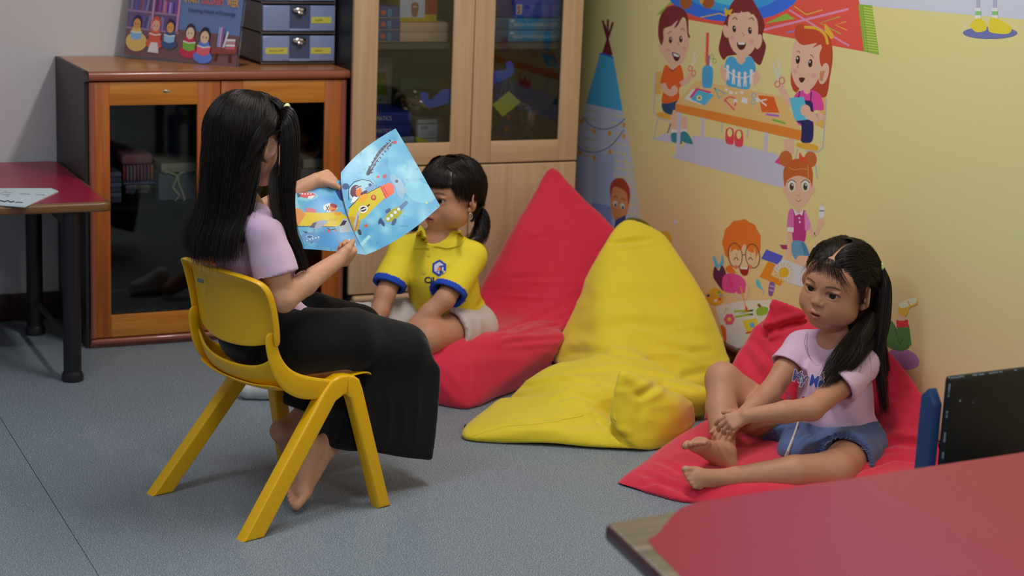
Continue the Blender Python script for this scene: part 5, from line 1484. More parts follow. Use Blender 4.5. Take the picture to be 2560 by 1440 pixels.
def np_mesh(name, V, F, material, parent=None, col=None, label=None, cat=None, group=None, inv=None, smooth_iter=0):
    if smooth_iter:
        for _ in range(smooth_iter):
            acc = np.zeros_like(V); n = np.zeros(len(V))
            for k in range(F.shape[1]):
                a = F[:, k]; b = F[:, (k+1) % F.shape[1]]
                np.add.at(acc, a, V[b]); np.add.at(n, a, 1); np.add.at(acc, b, V[a]); np.add.at(n, b, 1)
            V = V*0.4+0.6*acc/np.maximum(n, 1)[:, None]
    me = bpy.data.meshes.new(name)
    me.vertices.add(len(V)); me.vertices.foreach_set('co', np.asarray(V, np.float32).ravel())
    k = F.shape[1]
    me.loops.add(F.size); me.loops.foreach_set('vertex_index', F.astype(np.int32).ravel())
    me.polygons.add(len(F)); me.polygons.foreach_set('loop_start', (np.arange(len(F))*k).astype(np.int32)); me.polygons.foreach_set('loop_total', np.full(len(F), k, np.int32))
    me.polygons.foreach_set('use_smooth', np.ones(len(F), bool))
    if col is not None:
        at = me.color_attributes.new('Col', 'FLOAT_COLOR', 'POINT')
        c4 = np.ones((len(V), 4), np.float32); c4[:, :3] = col; at.data.foreach_set('color', c4.ravel())
    me.materials.append(material); me.update(calc_edges=True); me.validate()
    o = bpy.data.objects.new(name, me); scene.collection.objects.link(o)
    if parent is not None:
        o.parent = parent
        if inv is not None: o.matrix_parent_inverse = inv
    return tag(o, label, cat, group)


def inv_of(e): return (Matrix.Translation(e.location) @ Matrix.Rotation(e.rotation_euler.z, 4, 'Z')).inverted()


# cheap vectorised value noise for folds
def vnoise(P, seed=0):
    P = P+np.array([11.3, 7.7, 3.1], np.float32)*(seed+1)
    i = np.floor(P).astype(np.int64); f = (P-i).astype(np.float32); f = f*f*(3-2*f)

    def hsh(a, b, c):
        n = (a*374761393+b*668265263+c*2147483647+seed*1274126177) & 0xffffffff
        n = ((n ^ (n >> 13))*1274126177) & 0xffffffff
        return ((n ^ (n >> 16)) & 0xffff).astype(np.float32)/32767.5-1
    r = 0
    for dx in (0, 1):
        for dy in (0, 1):
            for dz in (0, 1):
                w = (f[..., 0] if dx else 1-f[..., 0])*(f[..., 1] if dy else 1-f[..., 1])*(f[..., 2] if dz else 1-f[..., 2])
                r = r+w*hsh(i[..., 0]+dx, i[..., 1]+dy, i[..., 2]+dz)
    return r


def vert_normals(V, F):
    n = np.cross(V[F[:, 2]]-V[F[:, 0]], V[F[:, 3]]-V[F[:, 1]]) if F.shape[1] == 4 else np.cross(V[F[:, 1]]-V[F[:, 0]], V[F[:, 2]]-V[F[:, 0]])
    N_ = np.zeros_like(V)
    for k in range(F.shape[1]): np.add.at(N_, F[:, k], n)
    return N_/(np.linalg.norm(N_, axis=1)[:, None]+1e-12)


def ridged(P, scale, seed=0, direction=None):
    """fold pattern: crests of noise, stretched by the three scale factors"""
    n = vnoise(P*np.array(scale, np.float32), seed)
    return 1-np.abs(n)*2


def displace(V, F, fn):
    return V+vert_normals(V, F)*fn(V)[:, None]


def cloth_mat(name, col, sc=900, rough=0.85, bump=0.25, sheen=0.25, var=0.03):
    return mat(name, col, rough, 0.2, bump=bump, bscale=sc, var=var, vscale=14, sheen=sheen, dist=0.0006)
# ------------------------------------------------------------------ beanbags
def bag_cloth(name, col):
    return cloth_mat(name, col, 1400, 0.72, 0.12, 0.35, 0.025)


M_RED = bag_cloth('red_cotton', rgb(222, 44, 74)); M_YELLOW = bag_cloth('yellow_cotton', rgb(236, 210, 46))


def build_bag(name, field, material, label, folds, h=0.0065, seams=(), group=None, flat=0.004, creases=()):
    from mathutils.bvhtree import BVHTree
    V, F = field.mesh(h)
    V, F = compact(V, F)
    N_ = vert_normals(V, F)
    for _ in range(2):      # relax stair steps
        acc = np.zeros_like(V); n = np.zeros(len(V))
        for k in range(4):
            a = F[:, k]; b = F[:, (k+1) % 4]
            np.add.at(acc, a, V[b]); np.add.at(n, a, 1); np.add.at(acc, b, V[a]); np.add.at(n, b, 1)
        V = V*0.5+0.5*acc/np.maximum(n, 1)[:, None]
    N_ = vert_normals(V, F)
    add = folds(V, N_)
    bv0 = BVHTree.FromPolygons([tuple(v) for v in V], [tuple(f) for f in F])
    for px_pts, w, dp in creases:
        P = []
        for i in range(len(px_pts)-1):
            for k in range(6):
                t = k/6; x = px_pts[i][0]*(1-t)+px_pts[i+1][0]*t; y = px_pts[i][1]*(1-t)+px_pts[i+1][1]*t
                hit = bv0.ray_cast(Vector(tuple(CAM)), Vector(tuple(unit(ray(x, y)))), 9)
                if hit[0] is not None: P.append(np.array(hit[0]))
        if len(P) < 2: continue
        dm = np.full(len(V), 9.0); tm = np.zeros(len(V))
        for i in range(len(P)-1):
            a, b = P[i], P[i+1]; ab = b-a; t = np.clip(((V-a) @ ab)/(ab @ ab+1e-12), 0, 1); d = np.linalg.norm(V-a-t[:, None]*ab, axis=1)
            m = d < dm; dm[m] = d[m]; tm[m] = ((i+t)/(len(P)-1))[m]
        fade = np.sin(np.clip(tm, 0.0, 1)*PI)**0.4
        add = add+fade*dp*(-np.exp(-(dm/w)**2)+0.45*np.exp(-((dm-2.0*w)/w)**2))
    V = V+N_*add[:, None]
    V[:, 2] = np.maximum(V[:, 2], flat*0.25)
    c = np.array([V[:, 0].mean(), V[:, 1].mean(), 0])
    root = empty(name, tuple(c), 0, label, 'beanbag', group); inv = inv_of(root)
    np_mesh('bag_cover', V, F, material, root, None, inv=inv)
    from mathutils.bvhtree import BVHTree
    bv = BVHTree.FromPolygons([tuple(v) for v in V], [tuple(f) for f in F])
    for s_ in seams:
        mb = MB(); P = []
        for i in range(len(s_)-1):
            for k in range(8):
                p = np.array(s_[i])+(np.array(s_[i+1])-np.array(s_[i]))*k/8
                hit = bv.find_nearest(Vector(p))
                if hit[0] is not None: P.append(hit[0]+hit[1]*0.0002)
        if len(P) > 2:
            mb.tube(P, 0.0016, 6); o = mb.build('seam', material, root); o.matrix_parent_inverse = inv
    return root, bv


def gaussm(P, c, r): return np.exp(-(((P-np.array(c))/np.array(r))**2).sum(-1))


def bag_back_red(other):
    f = Field()
    apex = PY(1379, 392, 5.34)
    f.hull([apex, apex+np.array([0.012, 0.0, -0.02]), (2.27, 5.16, 0.15), (2.52, 5.44, 0.0), (2.92, 5.42, 0.02), (2.93, 5.10, 0.10), (2.85, 5.10, 0.345), (2.62, 4.86, 0.05), (2.385, 5.14, 0.30)], 0.028, 0.04)
    f.hull([(2.060, 4.622, 0.0), (2.063, 4.630, 0.012), (1.945, 4.772, 0.002), (1.958, 4.755, 0.15), (2.10, 4.72, 0.150), (2.15, 4.80, 0.175), (2.30, 4.79, 0.165), (2.42, 5.15, 0.15), (2.0, 5.10, 0.12), (2.0, 5.15, 0.0), (2.78, 5.25, 0.10), (2.80, 5.1, 0.0), (2.35, 4.80, 0.02), (2.50, 4.85, 0.14)], 0.018, 0.10)
    f.half((0, 0, 0.001), (0, 0, -1), 0.0); f.half((2.972, 0, 0), (1, 0, 0), 0.02); f.half((0, 5.525, 0), (0, 1, 0), 0.02)
    lo, hi = other.bounds(); f.add(lambda P: other.at(P)-0.010, lo, hi, 0.01, 's')

    def folds(P, N_):
        m = gaussm(P, (2.47, 5.0, 0.16), (0.22, 0.25, 0.14))
        a = ridged(P, (5, 9, 48), 1)*0.0048*m + vnoise(P*np.array((9, 9, 9), np.float32), 3)*0.005
        up = np.clip((P[:, 2]-0.2)/0.3, 0, 1); a = a+ridged(P, (6, 6, 34), 5)*0.0016*up
        rad = gaussm(P, (2.07, 4.66, 0.0), (0.12, 0.12, 0.12)); a = a+ridged(P, (30, 30, 8), 7)*0.0012*rad
        return a
    return build_bag('beanbag', f, M_RED, 'tall red beanbag rising to a point in front of the light wood bookcase', folds,
                     seams=[[(2.065, 4.652, 0.004), (2.09, 4.70, 0.10), (2.13, 4.76, 0.155)]],
                     creases=[([(1222, 838), (1330, 800), (1430, 755)], .010, .007), ([(1235, 848), (1340, 826), (1440, 800)], .008, .007), ([(1250, 858), (1350, 848), (1450, 842)], .008, .006), ([(1290, 826), (1380, 790)], .008, .005), ([(1260, 700), (1340, 690), (1400, 700)], .010, .003), ([(1300, 600), (1400, 590)], .010, .003), ([(1080, 890), (1220, 870), (1350, 868)], .020, .005), ([(1100, 930), (1170, 1010)], .012, .003)])


def bag_yellow():
    f = Field()
    # upright body with a folded-over tip
    p1, p2, p3 = PY(1540, 556, 4.985), PY(1556, 530, 4.985), PY(1668, 584, 4.93)
    f.hull([p1, p2+np.array([0, 0, -0.004]), p3, PY(1600, 541, 4.97), PY(1504, 604, 4.95), (2.60, 4.92, 0.30), (2.54, 4.88, 0.235), (2.88, 4.80, 0.33), (2.925, 4.72, 0.22), (2.925, 4.60, 0.10), (2.90, 4.50, 0.02), (2.44, 4.90, 0.05), (2.50, 4.86, 0.15),
            (2.92, 5.10, 0.02), (2.60, 5.0, 0.0), (2.60, 4.45, 0.02), (2.42, 4.56, 0.06)], 0.024, 0.03)
    # front seat part
    f.hull([(2.27, 4.60, 0.125), (2.13, 4.58, 0.055), (2.10, 4.55, 0.0), (2.24, 4.36, 0.105), (2.50, 4.33, 0.11), (2.72, 4.32, 0.08), (2.74, 4.36, 0.0), (2.55, 4.62, 0.16), (2.30, 4.30, 0.0)], 0.03, 0.06)
    # left corner flap: flattened pillow ending in a point
    f.hull([(1.915, 4.362, 0.002), (1.925, 4.38, 0.012), (2.12, 4.53, 0.075), (2.26, 4.36, 0.090), (2.30, 4.22, 0.07), (2.35, 4.115, 0.004), (2.05, 4.55, 0.0), (2.10, 4.27, 0.055), (2.42, 4.30, 0.0)], 0.012, 0.03)
    # knotted corner standing up, and the roll beside it
    kx = PY(1545, 915, 4.205)
    f.hull([kx, kx+np.array([0.02, 0.0, -0.008]), (2.275, 4.19, 0.09), (2.30, 4.13, 0.03), (2.44, 4.155, 0.14), (2.56, 4.23, 0.10), (2.585, 4.235, 0.03), (2.36, 4.115, 0.0), (2.50, 4.16, 0.0), (2.40, 4.30, 0.10), (2.36, 4.28, 0.02), (2.49, 4.15, 0.06)], 0.012, 0.008)
    # dip in front of the knot and the crease under the tip
    f.ell(PY(1470, 1042, 4.25), (0.07, 0.03, 0.022), None, 0.03, 's')
    f.cap(PY(1512, 600, 4.905), PY(1650, 606, 4.815), 0.016, 0.010, 0.012, 's')
    f.half((0, 0, 0.001), (0, 0, -1), 0.0); f.half((2.972, 0, 0), (1, 0, 0), 0.02)

    def folds(P, N_):
        a = vnoise(P*np.array((7, 7, 9), np.float32), 2)*0.008+ridged(P, (3, 3, 16), 21)*0.0018
        lowm = gaussm(P, (2.55, 4.5, 0.10), (0.35, 0.3, 0.10)); a = a+ridged(P, (4, 7, 32), 4)*0.009*lowm
        mid = gaussm(P, (2.72, 4.7, 0.30), (0.3, 0.3, 0.16)); a = a+ridged(P, (3, 5, 20), 8)*0.004*mid
        kn = gaussm(P, (2.40, 4.17, 0.09), (0.14, 0.10, 0.09)); a = a+ridged(P, (14, 14, 24), 6)*0.0022*kn
        return a
    root, bv = build_bag('beanbag', f, M_YELLOW, 'large yellow beanbag between the two red ones against the mural', folds,
                         seams=[[PZ(1178, 1096, 0.008), PZ(1250, 1072, 0.035), PZ(1330, 1054, 0.06), PZ(1400, 1040, 0.075), PZ(1468, 1034, 0.07)],
                                [PY(1524, 960, 4.2), PY(1520, 1010, 4.18), PY(1528, 1060, 4.15)]],
                         creases=[([(1226, 992), (1300, 968), (1400, 955), (1520, 965)], .012, .011), ([(1350, 908), (1450, 880), (1560, 892), (1660, 905)], .016, .008), ([(1410, 940), (1560, 925), (1700, 945), (1795, 925)], .012, .008), ([(1590, 992), (1660, 958), (1745, 985)], .010, .011), ([(1480, 1030), (1515, 1065), (1585, 1112)], .010, .010), ([(1180, 1094), (1300, 1052), (1400, 1040), (1465, 1034)], .005, .004), ([(1562, 955), (1605, 1000), (1600, 1065)], .012, .004), ([(1503, 612), (1560, 606), (1645, 598)], .009, .009), ([(1460, 760), (1600, 740), (1740, 770)], .030, .005), ([(1430, 830), (1580, 810), (1760, 840)], .022, .006), ([(1640, 860), (1720, 885), (1800, 870)], .012, .006), ([(1380, 1000), (1440, 985), (1500, 1010)], .012, .008)])
    t = PZ(1168, 1074, 0.004)
    o = MB().box((t[0]-0.006, t[1]-0.004, 0.001), (t[0]+0.004, t[1]+0.010, 0.016), 0.002).build('fabric_tag', mat('tag_black', (0.02, 0.02, 0.025), 0.7), root, label='small black tag')
    o.matrix_parent_inverse = inv_of(root)
    return root, bv, f


def bag_front_red():
    f = Field()
    pk = PY(1928, 738, 4.20)
    # seat slab
    f.hull([(2.140, 3.915, 0.0), (2.150, 3.910, 0.014), (2.235, 3.725, 0.0), (2.24, 3.735, 0.014), (2.45, 4.10, 0.05), (2.40, 3.98, 0.075), (2.38, 3.70, 0.055), (2.56, 3.56, 0.05), (2.56, 3.53, 0.0), (2.90, 3.50, 0.06), (2.94, 3.52, 0.0), (2.92, 4.15, 0.10), (2.55, 4.12, 0.09), (2.55, 4.18, 0.0), (2.92, 4.2, 0.0)], 0.016, 0.03)
    # back wedge leaning on the wall
    f.hull([(2.62, 4.20, 0.12), (2.60, 4.26, 0.02), PY(1846, 888, 4.22), PY(1888, 806, 4.25), (2.87, 4.29, 0.34), (2.93, 4.30, 0.22), (2.95, 4.30, 0.02), (2.965, 4.02, 0.335), (2.965, 3.84, 0.30), (2.985, 3.72, 0.225), (2.98, 3.62, 0.13), (2.96, 3.58, 0.02), (2.97, 3.58, 0.07), (2.80, 4.05, 0.06), (2.80, 3.8, 0.04)], 0.022, 0.04)
    # folded corner at the top
    f.hull([pk, pk+np.array([0.012, 0.0, -0.01]), PY(1905, 832, 4.19), PY(1925, 850, 4.17), PY(2010, 806, 4.15), PY(2010, 775, 4.15), PY(1960, 860, 4.22), PY(1990, 850, 4.25)], 0.007, 0.006)
    f.cap(PY(1912, 838, 4.10), PY(2000, 800, 4.06), 0.010, 0.008, 0.018, 's')
    # hollows pressed by the sitter
    f.ell((2.76, 3.82, 0.13), (0.15, 0.13, 0.060), None, 0.03, 's')
    f.half((0, 0, 0.001), (0, 0, -1), 0.0); f.half((2.985, 0, 0), (1, 0, 0), 0.01)

    def folds(P, N_):
        a = vnoise(P*np.array((8, 8, 8), np.float32), 9)*0.006
        lo = gaussm(P, (2.92, 3.65, 0.10), (0.14, 0.2, 0.09)); a = a+ridged(P, (5, 5, 34), 3)*0.006*lo
        tp = gaussm(P, (2.80, 4.2, 0.25), (0.14, 0.2, 0.12)); a = a+ridged(P, (14, 10, 14), 12)*0.006*tp
        ft = gaussm(P, (2.35, 3.75, 0.04), (0.14, 0.12, 0.08)); a = a+ridged(P, (16, 22, 16), 13)*0.004*ft
        return a
    return build_bag('beanbag', f, M_RED, 'red beanbag against the mural that the girl in denim shorts sits on', folds, h=0.0055,
                     creases=[([(1903, 838), (1960, 816), (2025, 800)], .010, .014), ([(1858, 872), (1900, 940), (1925, 1000)], .012, .007), ([(1878, 846), (1930, 905), (1970, 940)], .010, .007), ([(1925, 760), (1935, 810), (1915, 835)], .008, .006), ([(2150, 1128), (2240, 1106), (2332, 1118)], .012, .012), ([(2110, 1190), (2230, 1150), (2325, 1160)], .010, .008), ([(1560, 1222), (1650, 1205), (1760, 1240)], .010, .005), ([(2300, 950), (2215, 1000), (2225, 1060)], .014, .006), ([(1640, 1150), (1700, 1180), (1760, 1190)], .010, .005), ([(1600, 1180), (1690, 1225), (1760, 1250)], .010, .005)])


YELLOW = bag_yellow(); bag_back_red(YELLOW[2]); bag_front_red()
# ------------------------------------------------------------------ people: shared builders
def az(deg, pitch=0.0, roll=0.0):
    """head or torso axes as rows: left, forward, up; azimuth of the facing direction, pitch down, roll towards own left"""
    a, p, r = math.radians(deg), math.radians(pitch), math.radians(roll)
    f = np.array([math.cos(a)*math.cos(p), math.sin(a)*math.cos(p), -math.sin(p)])
    l = np.array([-math.sin(a), math.cos(a), 0.0]); u = np.cross(f, l)*-1
    u = np.cross(f, l); u = u if u[2] > 0 else -u
    l2 = l*math.cos(r)-u*math.sin(r); u2 = u*math.cos(r)+l*math.sin(r)
    return np.array([l2, f, u2])


class Head:
    def __init__(s, c, R, k=1.0): s.c = np.array(c, float); s.R = R; s.k = k

    def w(s, x, y, z): return s.c+s.R.T @ (np.array([x, y, z])*s.k)

    def loc(s, V): return ((V-s.c) @ s.R.T)/s.k

    def sculpt(s, f, mouth=0.0022, eyes=True):
        k = s.k; R = s.R

        def E(c, r, kk=0.012, mode='u', rot=None):
            Q = R if rot is None else rot @ R
            f.ell(s.w(*c), tuple(np.array(r)*k), Q, kk*k, mode)
        E((0, -0.014, 0.024), (0.0725, 0.088, 0.078), 0.0)
        E((0, 0.022, -0.024), (0.060, 0.060, 0.064), 0.03)
        E((0, 0.034, 0.030), (0.058, 0.048, 0.046), 0.03)
        for t in (-1, 1):
            E((t*0.034, 0.043, -0.036), (0.032, 0.031, 0.031), 0.022)
            E((t*0.043, 0.016, -0.054), (0.025, 0.036, 0.026), 0.024)
        E((0, 0.056, -0.080), (0.025, 0.019, 0.015), 0.024)
        E((0, 0.070, -0.052), (0.026, 0.016, 0.018), 0.018)
        f.cap(s.w(0, 0.074, 0.006), s.w(0, 0.087, -0.020), 0.0065*k, 0.0088*k, 0.013*k)
        for t in (-1, 1):
            E((t*0.0095, 0.0825, -0.0245), (0.0068, 0.0075, 0.0058), 0.006)
        for t in (-1, 1):
            E((t*0.0055, 0.0885, -0.0300), (0.0026, 0.0030, 0.0026), 0.003, 's')
            E((t*0.030, 0.090, 0.003), (0.019, 0.013, 0.011), 0.014, 's')
            if eyes:
                E((t*0.030, 0.0645, 0.002), (0.0160, 0.0150, 0.0140), 0.006)
                E((t*0.0305, 0.0800, 0.0022), (0.0142, 0.0130, 0.0072), 0.0022, 's', rot=np.array([[math.cos(0.10), 0, t*math.sin(0.10)], [0, 1, 0], [-t*math.sin(0.10), 0, math.cos(0.10)]]))
                E((t*0.031, 0.0735, 0.0125), (0.015, 0.006, 0.0030), 0.006)
        f.chain([s.w(-0.017, 0.0755, -0.0515), s.w(-0.006, 0.0842, -0.0468), s.w(0, 0.0848, -0.0478), s.w(0.006, 0.0842, -0.0468), s.w(0.017, 0.0755, -0.0515)], [0.0028*k, 0.0044*k, 0.0042*k, 0.0044*k, 0.0028*k], 0.004*k)
        f.chain([s.w(-0.015, 0.0750, -0.0565), s.w(0, 0.0812, -0.0610), s.w(0.015, 0.0750, -0.0565)], [0.0034*k, 0.0058*k, 0.0034*k], 0.0055*k)
        E((0, 0.0850, -0.0540), (0.0130, 0.0085, mouth), 0.0012, 's')
        for t in (-1, 1):      # ears
            rot = frame_from((t*0.35, 0.9, 0.0)); ca = math.radians(18)
            Re = np.array([[math.cos(0.62), t*math.sin(0.62)*-1, 0], [t*math.sin(0.62), math.cos(0.62), 0], [0, 0, 1]])
            E((t*0.0800, -0.009, -0.007), (0.0070, 0.0205, 0.0265), 0.006, 'u', Re)
            E((t*0.0750, 0.000, -0.029), (0.0058, 0.0090, 0.0095), 0.006)
            E((t*0.0890, -0.006, 0.001), (0.0058, 0.0130, 0.0195), 0.003, 's', Re)
            E((t*0.0800, 0.004, -0.010), (0.0040, 0.0045, 0.0060), 0.003)
            f.cap(s.w(t*0.0815, -0.010, 0.012), s.w(t*0.0800, -0.006, -0.008), 0.0022*k, 0.0020*k, 0.003*k)

    def colours(s, V, base, lip, brow):
        L = s.loc(V); c = np.tile(np.array(base), (len(V), 1))

        def mix(m, col): c[:] = c*(1-m[:, None])+np.array(col)*m[:, None]
        fwd = np.clip((L[:, 1]-0.045)/0.02, 0, 1)
        for t in (-1, 1):
            mix(np.exp(-(((L[:, 0]-t*0.036)/0.020)**2+((L[:, 2]+0.030)/0.018)**2))*fwd*0.22, np.array(base)*np.array([1.12, 0.82, 0.78]))
            # brow: curved band
            x = t*L[:, 0]; zc = 0.0205+0.0045*np.sin(np.clip((x-0.012)/0.036, 0, 1)*PI)-0.05*np.clip(x-0.038, 0, 1)
            m = np.exp(-((L[:, 2]-zc)/0.0026)**2)*np.clip((x-0.012)/0.004, 0, 1)*np.clip((0.050-x)/0.008, 0, 1)*fwd
            mix(np.clip(m*0.85, 0, 1), brow)
            # lash line
            d = np.sqrt(((L[:, 0]-t*0.0305)/0.0158)**2+((L[:, 2]-0.0030)/0.0088)**2)
            m = np.exp(-((d-1.0)/0.13)**2)*(L[:, 2] > 0.0015)*fwd; mix(np.clip(m, 0, 1)*0.75, (0.02, 0.012, 0.01))
        xx = np.clip(1-(L[:, 0]/0.0185)**2, 0, 1)
        zt = -0.0455-0.006*(1-xx)-0.0012*np.exp(-(L[:, 0]/0.003)**2); zb = -0.0535-0.0125*xx
        m = (1/(1+np.exp((L[:, 2]-zt)/0.0007)))*(1/(1+np.exp((zb-L[:, 2])/0.0009)))*(xx > 0)*np.clip((L[:, 1]-0.068)/0.005, 0, 1)
        mix(np.clip(m, 0, 1)*0.85, lip)
        m = np.exp(-(((L[:, 2]+0.0540)/0.0018)**2+(L[:, 0]/0.0125)**4))*(L[:, 1] > 0.068)*(L[:, 1] < 0.0815); mix(np.clip(m, 0, 1)*0.8, (0.08, 0.015, 0.015))
        return c

    def eyes(s, parent, inv, gaze=(0, 1, 0)):
        wm = MAT['eye_white']; im = MAT['iris']
        for t in (-1, 1):
            c = s.w(t*0.0300, 0.0635, 0.002); r = 0.0135*s.k
            mb = MB().sphere(tuple(c), r, 0, None, 28)
            o = mb.build('eye', wm, parent); o.matrix_parent_inverse = inv
            g = unit(s.R.T @ np.array(unit(gaze)))
            p = c+g*r*0.86; rr = r*0.62
            bm = bmesh.new(); bmesh.ops.create_uvsphere(bm, u_segments=24, v_segments=12, radius=1)
            Mx = Matrix.Translation(tuple(p)) @ Vector(tuple(g)).to_track_quat('Z', 'Y').to_matrix().to_4x4() @ Matrix.Diagonal((rr, rr, rr*0.42, 1))
            bmesh.ops.transform(bm, matrix=Mx, verts=bm.verts)
            i = MB().bm(bm, 0, None, True).build('iris', im, o, label='dark brown iris'); i.matrix_parent_inverse = Matrix.Identity(4)
            if o.matrix_parent_inverse != i.matrix_parent_inverse: pass


def hand(f, wrist, d, n, size=1.0, side=1, curl=(20, 25, 28, 32), thumb=(0.5, 0.2), spread=6, kk=0.005, curl2=None, thumb_curl=20, tpts=None):
    """d: wrist to knuckles, n: out of the back of the hand, side +1 puts the thumb at +cross(d, n); returns fingertips"""
    d = unit(d); n = unit(np.array(n)-d*np.dot(n, d)); t = np.cross(d, n)*side; w = np.array(wrist, float); S = size
    pl = 0.050*S
    for i, o in enumerate((0.019, 0.007, -0.006, -0.018)):
        f.cap(w+d*0.006*S+t*o*0.55*S, w+d*(pl-(0.002, 0, 0.002, 0.006)[i]*S)+t*o*S, 0.0100*S, 0.0082*S, 0.008*S)
    f.ell(w+d*0.026*S+t*0.002*S-n*0.003*S, (0.022*S, 0.026*S, 0.010*S), np.array([t, d, n]), 0.008*S)
    f.ell(w+d*0.020*S+t*0.016*S-n*0.007*S, (0.011*S, 0.019*S, 0.010*S), np.array([t, d, n]), 0.008*S)
    tips = []
    lens = ((0.024, 0.015, 0.012), (0.027, 0.017, 0.013), (0.025, 0.016, 0.012), (0.019, 0.012, 0.011))
    for i, o in enumerate((0.019, 0.007, -0.006, -0.018)):
        p = w+d*(pl-(0.002, 0, 0.002, 0.006)[i]*S)+t*o*S
        sp = math.radians(spread*(1.5-i)/1.5); dd = unit(d*math.cos(sp)+t*math.sin(sp)); a = 0
        rad = (0.0070, 0.0072, 0.0068, 0.0060)[i]*S; pts = [p]; rs = [rad]
        for j, L in enumerate(lens[i]):
            a += math.radians(curl[i] if (j == 0 or curl2 is None) else curl2[i])
            p = p+(dd*math.cos(a)-n*math.sin(a))*L*S; pts.append(p); rad *= 0.93; rs.append(rad)
        for j in range(3): f.cap(pts[j], pts[j+1], rs[j], rs[j+1], (kk if j else kk*1.2)*S*0.6 if j == 0 else 0.0015*S)
        tips.append(pts[-1])
    if tpts is not None:
        q_ = [w+d*0.008*S]+[np.array(p, float) for p in tpts]
        f.chain(q_, [0.0105*S, 0.0095*S, 0.0082*S, 0.0064*S][:len(q_)], 0.006*S); return tips, q_[-1]
    b = w+d*0.012*S+t*0.017*S-n*0.005*S
    td = unit(d*(1-thumb[0])+t*thumb[0]-n*thumb[1])
    p1 = b+td*0.022*S; c = math.radians(thumb_curl); ax_ = unit(d-td*np.dot(d, td))
    p2 = p1+(td*math.cos(c)+ax_*math.sin(c))*0.018*S; p3 = p2+(td*math.cos(c*1.5)+ax_*math.sin(c*1.5))*0.013*S
    f.cap(b, p1, 0.0100*S, 0.0085*S, 0.006*S); f.cap(p1, p2, 0.0082*S, 0.0076*S, 0.003*S); f.cap(p2, p3, 0.0076*S, 0.0062*S, 0.002*S)
    return tips, p3


def foot(f, heel, ball, up, size=1.0, side=1, toe_dir=None, toe_curl=0.0, ankle=None):
    """heel centre, ball centre, up: instep direction; side +1 puts the big toe at +cross(dir, up)"""
    h = np.array(heel, float); b = np.array(ball, float); d = unit(b-h); u = unit(np.array(up)-d*np.dot(up, d)); t = np.cross(d, u)*side; S = size
    f.ell(h, (0.021*S, 0.024*S, 0.021*S), np.array([t, d, u]), 0.01*S)
    f.cap(h, b+t*0.010*S, 0.0185*S, 0.0150*S, 0.010*S); f.cap(h, b-t*0.014*S, 0.0175*S, 0.0120*S, 0.010*S)
    f.cap(b+t*0.012*S, b-t*0.018*S, 0.0145*S, 0.0110*S, 0.010*S)
    f.cap(h+u*0.018*S+d*0.015*S, b+u*0.004*S, 0.019*S, 0.013*S, 0.012*S)
    td = unit(toe_dir) if toe_dir is not None else d
    tips = []
    for i, (o, L, r) in enumerate(((0.020, 0.030, 0.0098), (0.0055, 0.029, 0.0070), (-0.0055, 0.026, 0.0066), (-0.0155, 0.022, 0.0062), (-0.0245, 0.018, 0.0058))):
        p = b+t*o*S+d*(0.004-(0, 0, .002, .005, .009)[i])*S-u*0.002*S
        m = p+unit(td+u*0.15)*L*0.55*S; e = m+unit(td-u*(0.15+toe_curl))*L*0.50*S
        f.cap(p, m, r*1.0*S, r*0.92*S, 0.004*S); f.cap(m, e, r*0.92*S, r*1.02*S, 0.0012*S); tips.append((e, r*S))
    return tips, t, u, d


def nail_paint(V, c, tips, r=0.0035, col=(0.62, 0.42, 0.38)):
    for p in tips:
        m = np.exp(-(((V-p)**2).sum(1))/(r*r)); c[:] = c*(1-0.5*m[:, None])+np.array(col)*0.5*m[:, None]


def multires(f, h, fine):
    """coarse mesh everywhere, finer meshes inside the boxes (lo, hi, h); pieces share the same field and overlap a little"""
    V, F = f.mesh(h); parts = []
    c = V[F].mean(1); keep = np.ones(len(F), bool)
    for lo, hi, hh in fine:
        lo = np.array(lo, float); hi = np.array(hi, float)
        keep &= ~((c > lo+0.6*h) & (c < hi-0.6*h)).all(1)
        v, g = f.mesh(hh, lo-0.004, hi+0.004); cc = v[g].mean(1); g = g[((cc > lo) & (cc < hi)).all(1)]
        if len(g): parts.append(compact(v, g))
    parts.insert(0, compact(V, F[keep])); return join_meshes(parts)


# ---- hair
def resample(P, n):
    P = np.array(P, float); m = len(P); out = []
    for t in np.linspace(0, m-1, n):
        i = min(int(t), m-2); u = t-i
        p0, p1, p2, p3 = P[max(i-1, 0)], P[i], P[i+1], P[min(i+2, m-1)]
        out.append(0.5*((2*p1)+(-p0+p2)*u+(2*p0-5*p1+4*p2-p3)*u*u+(-p0+3*p1-3*p2+p3)*u**3))
    return np.array(out)


def lerp_guides(G_, s):
    x = s*(len(G_)-1); i = min(int(x), len(G_)-2); u = x-i
    a, b, c, d = G_[max(i-1, 0)], G_[i], G_[i+1], G_[min(i+2, len(G_)-1)]
    return 0.5*((2*b)+(-a+c)*u+(2*a-5*b+4*c-d)*u*u+(-a+3*b-3*c+d)*u**3)


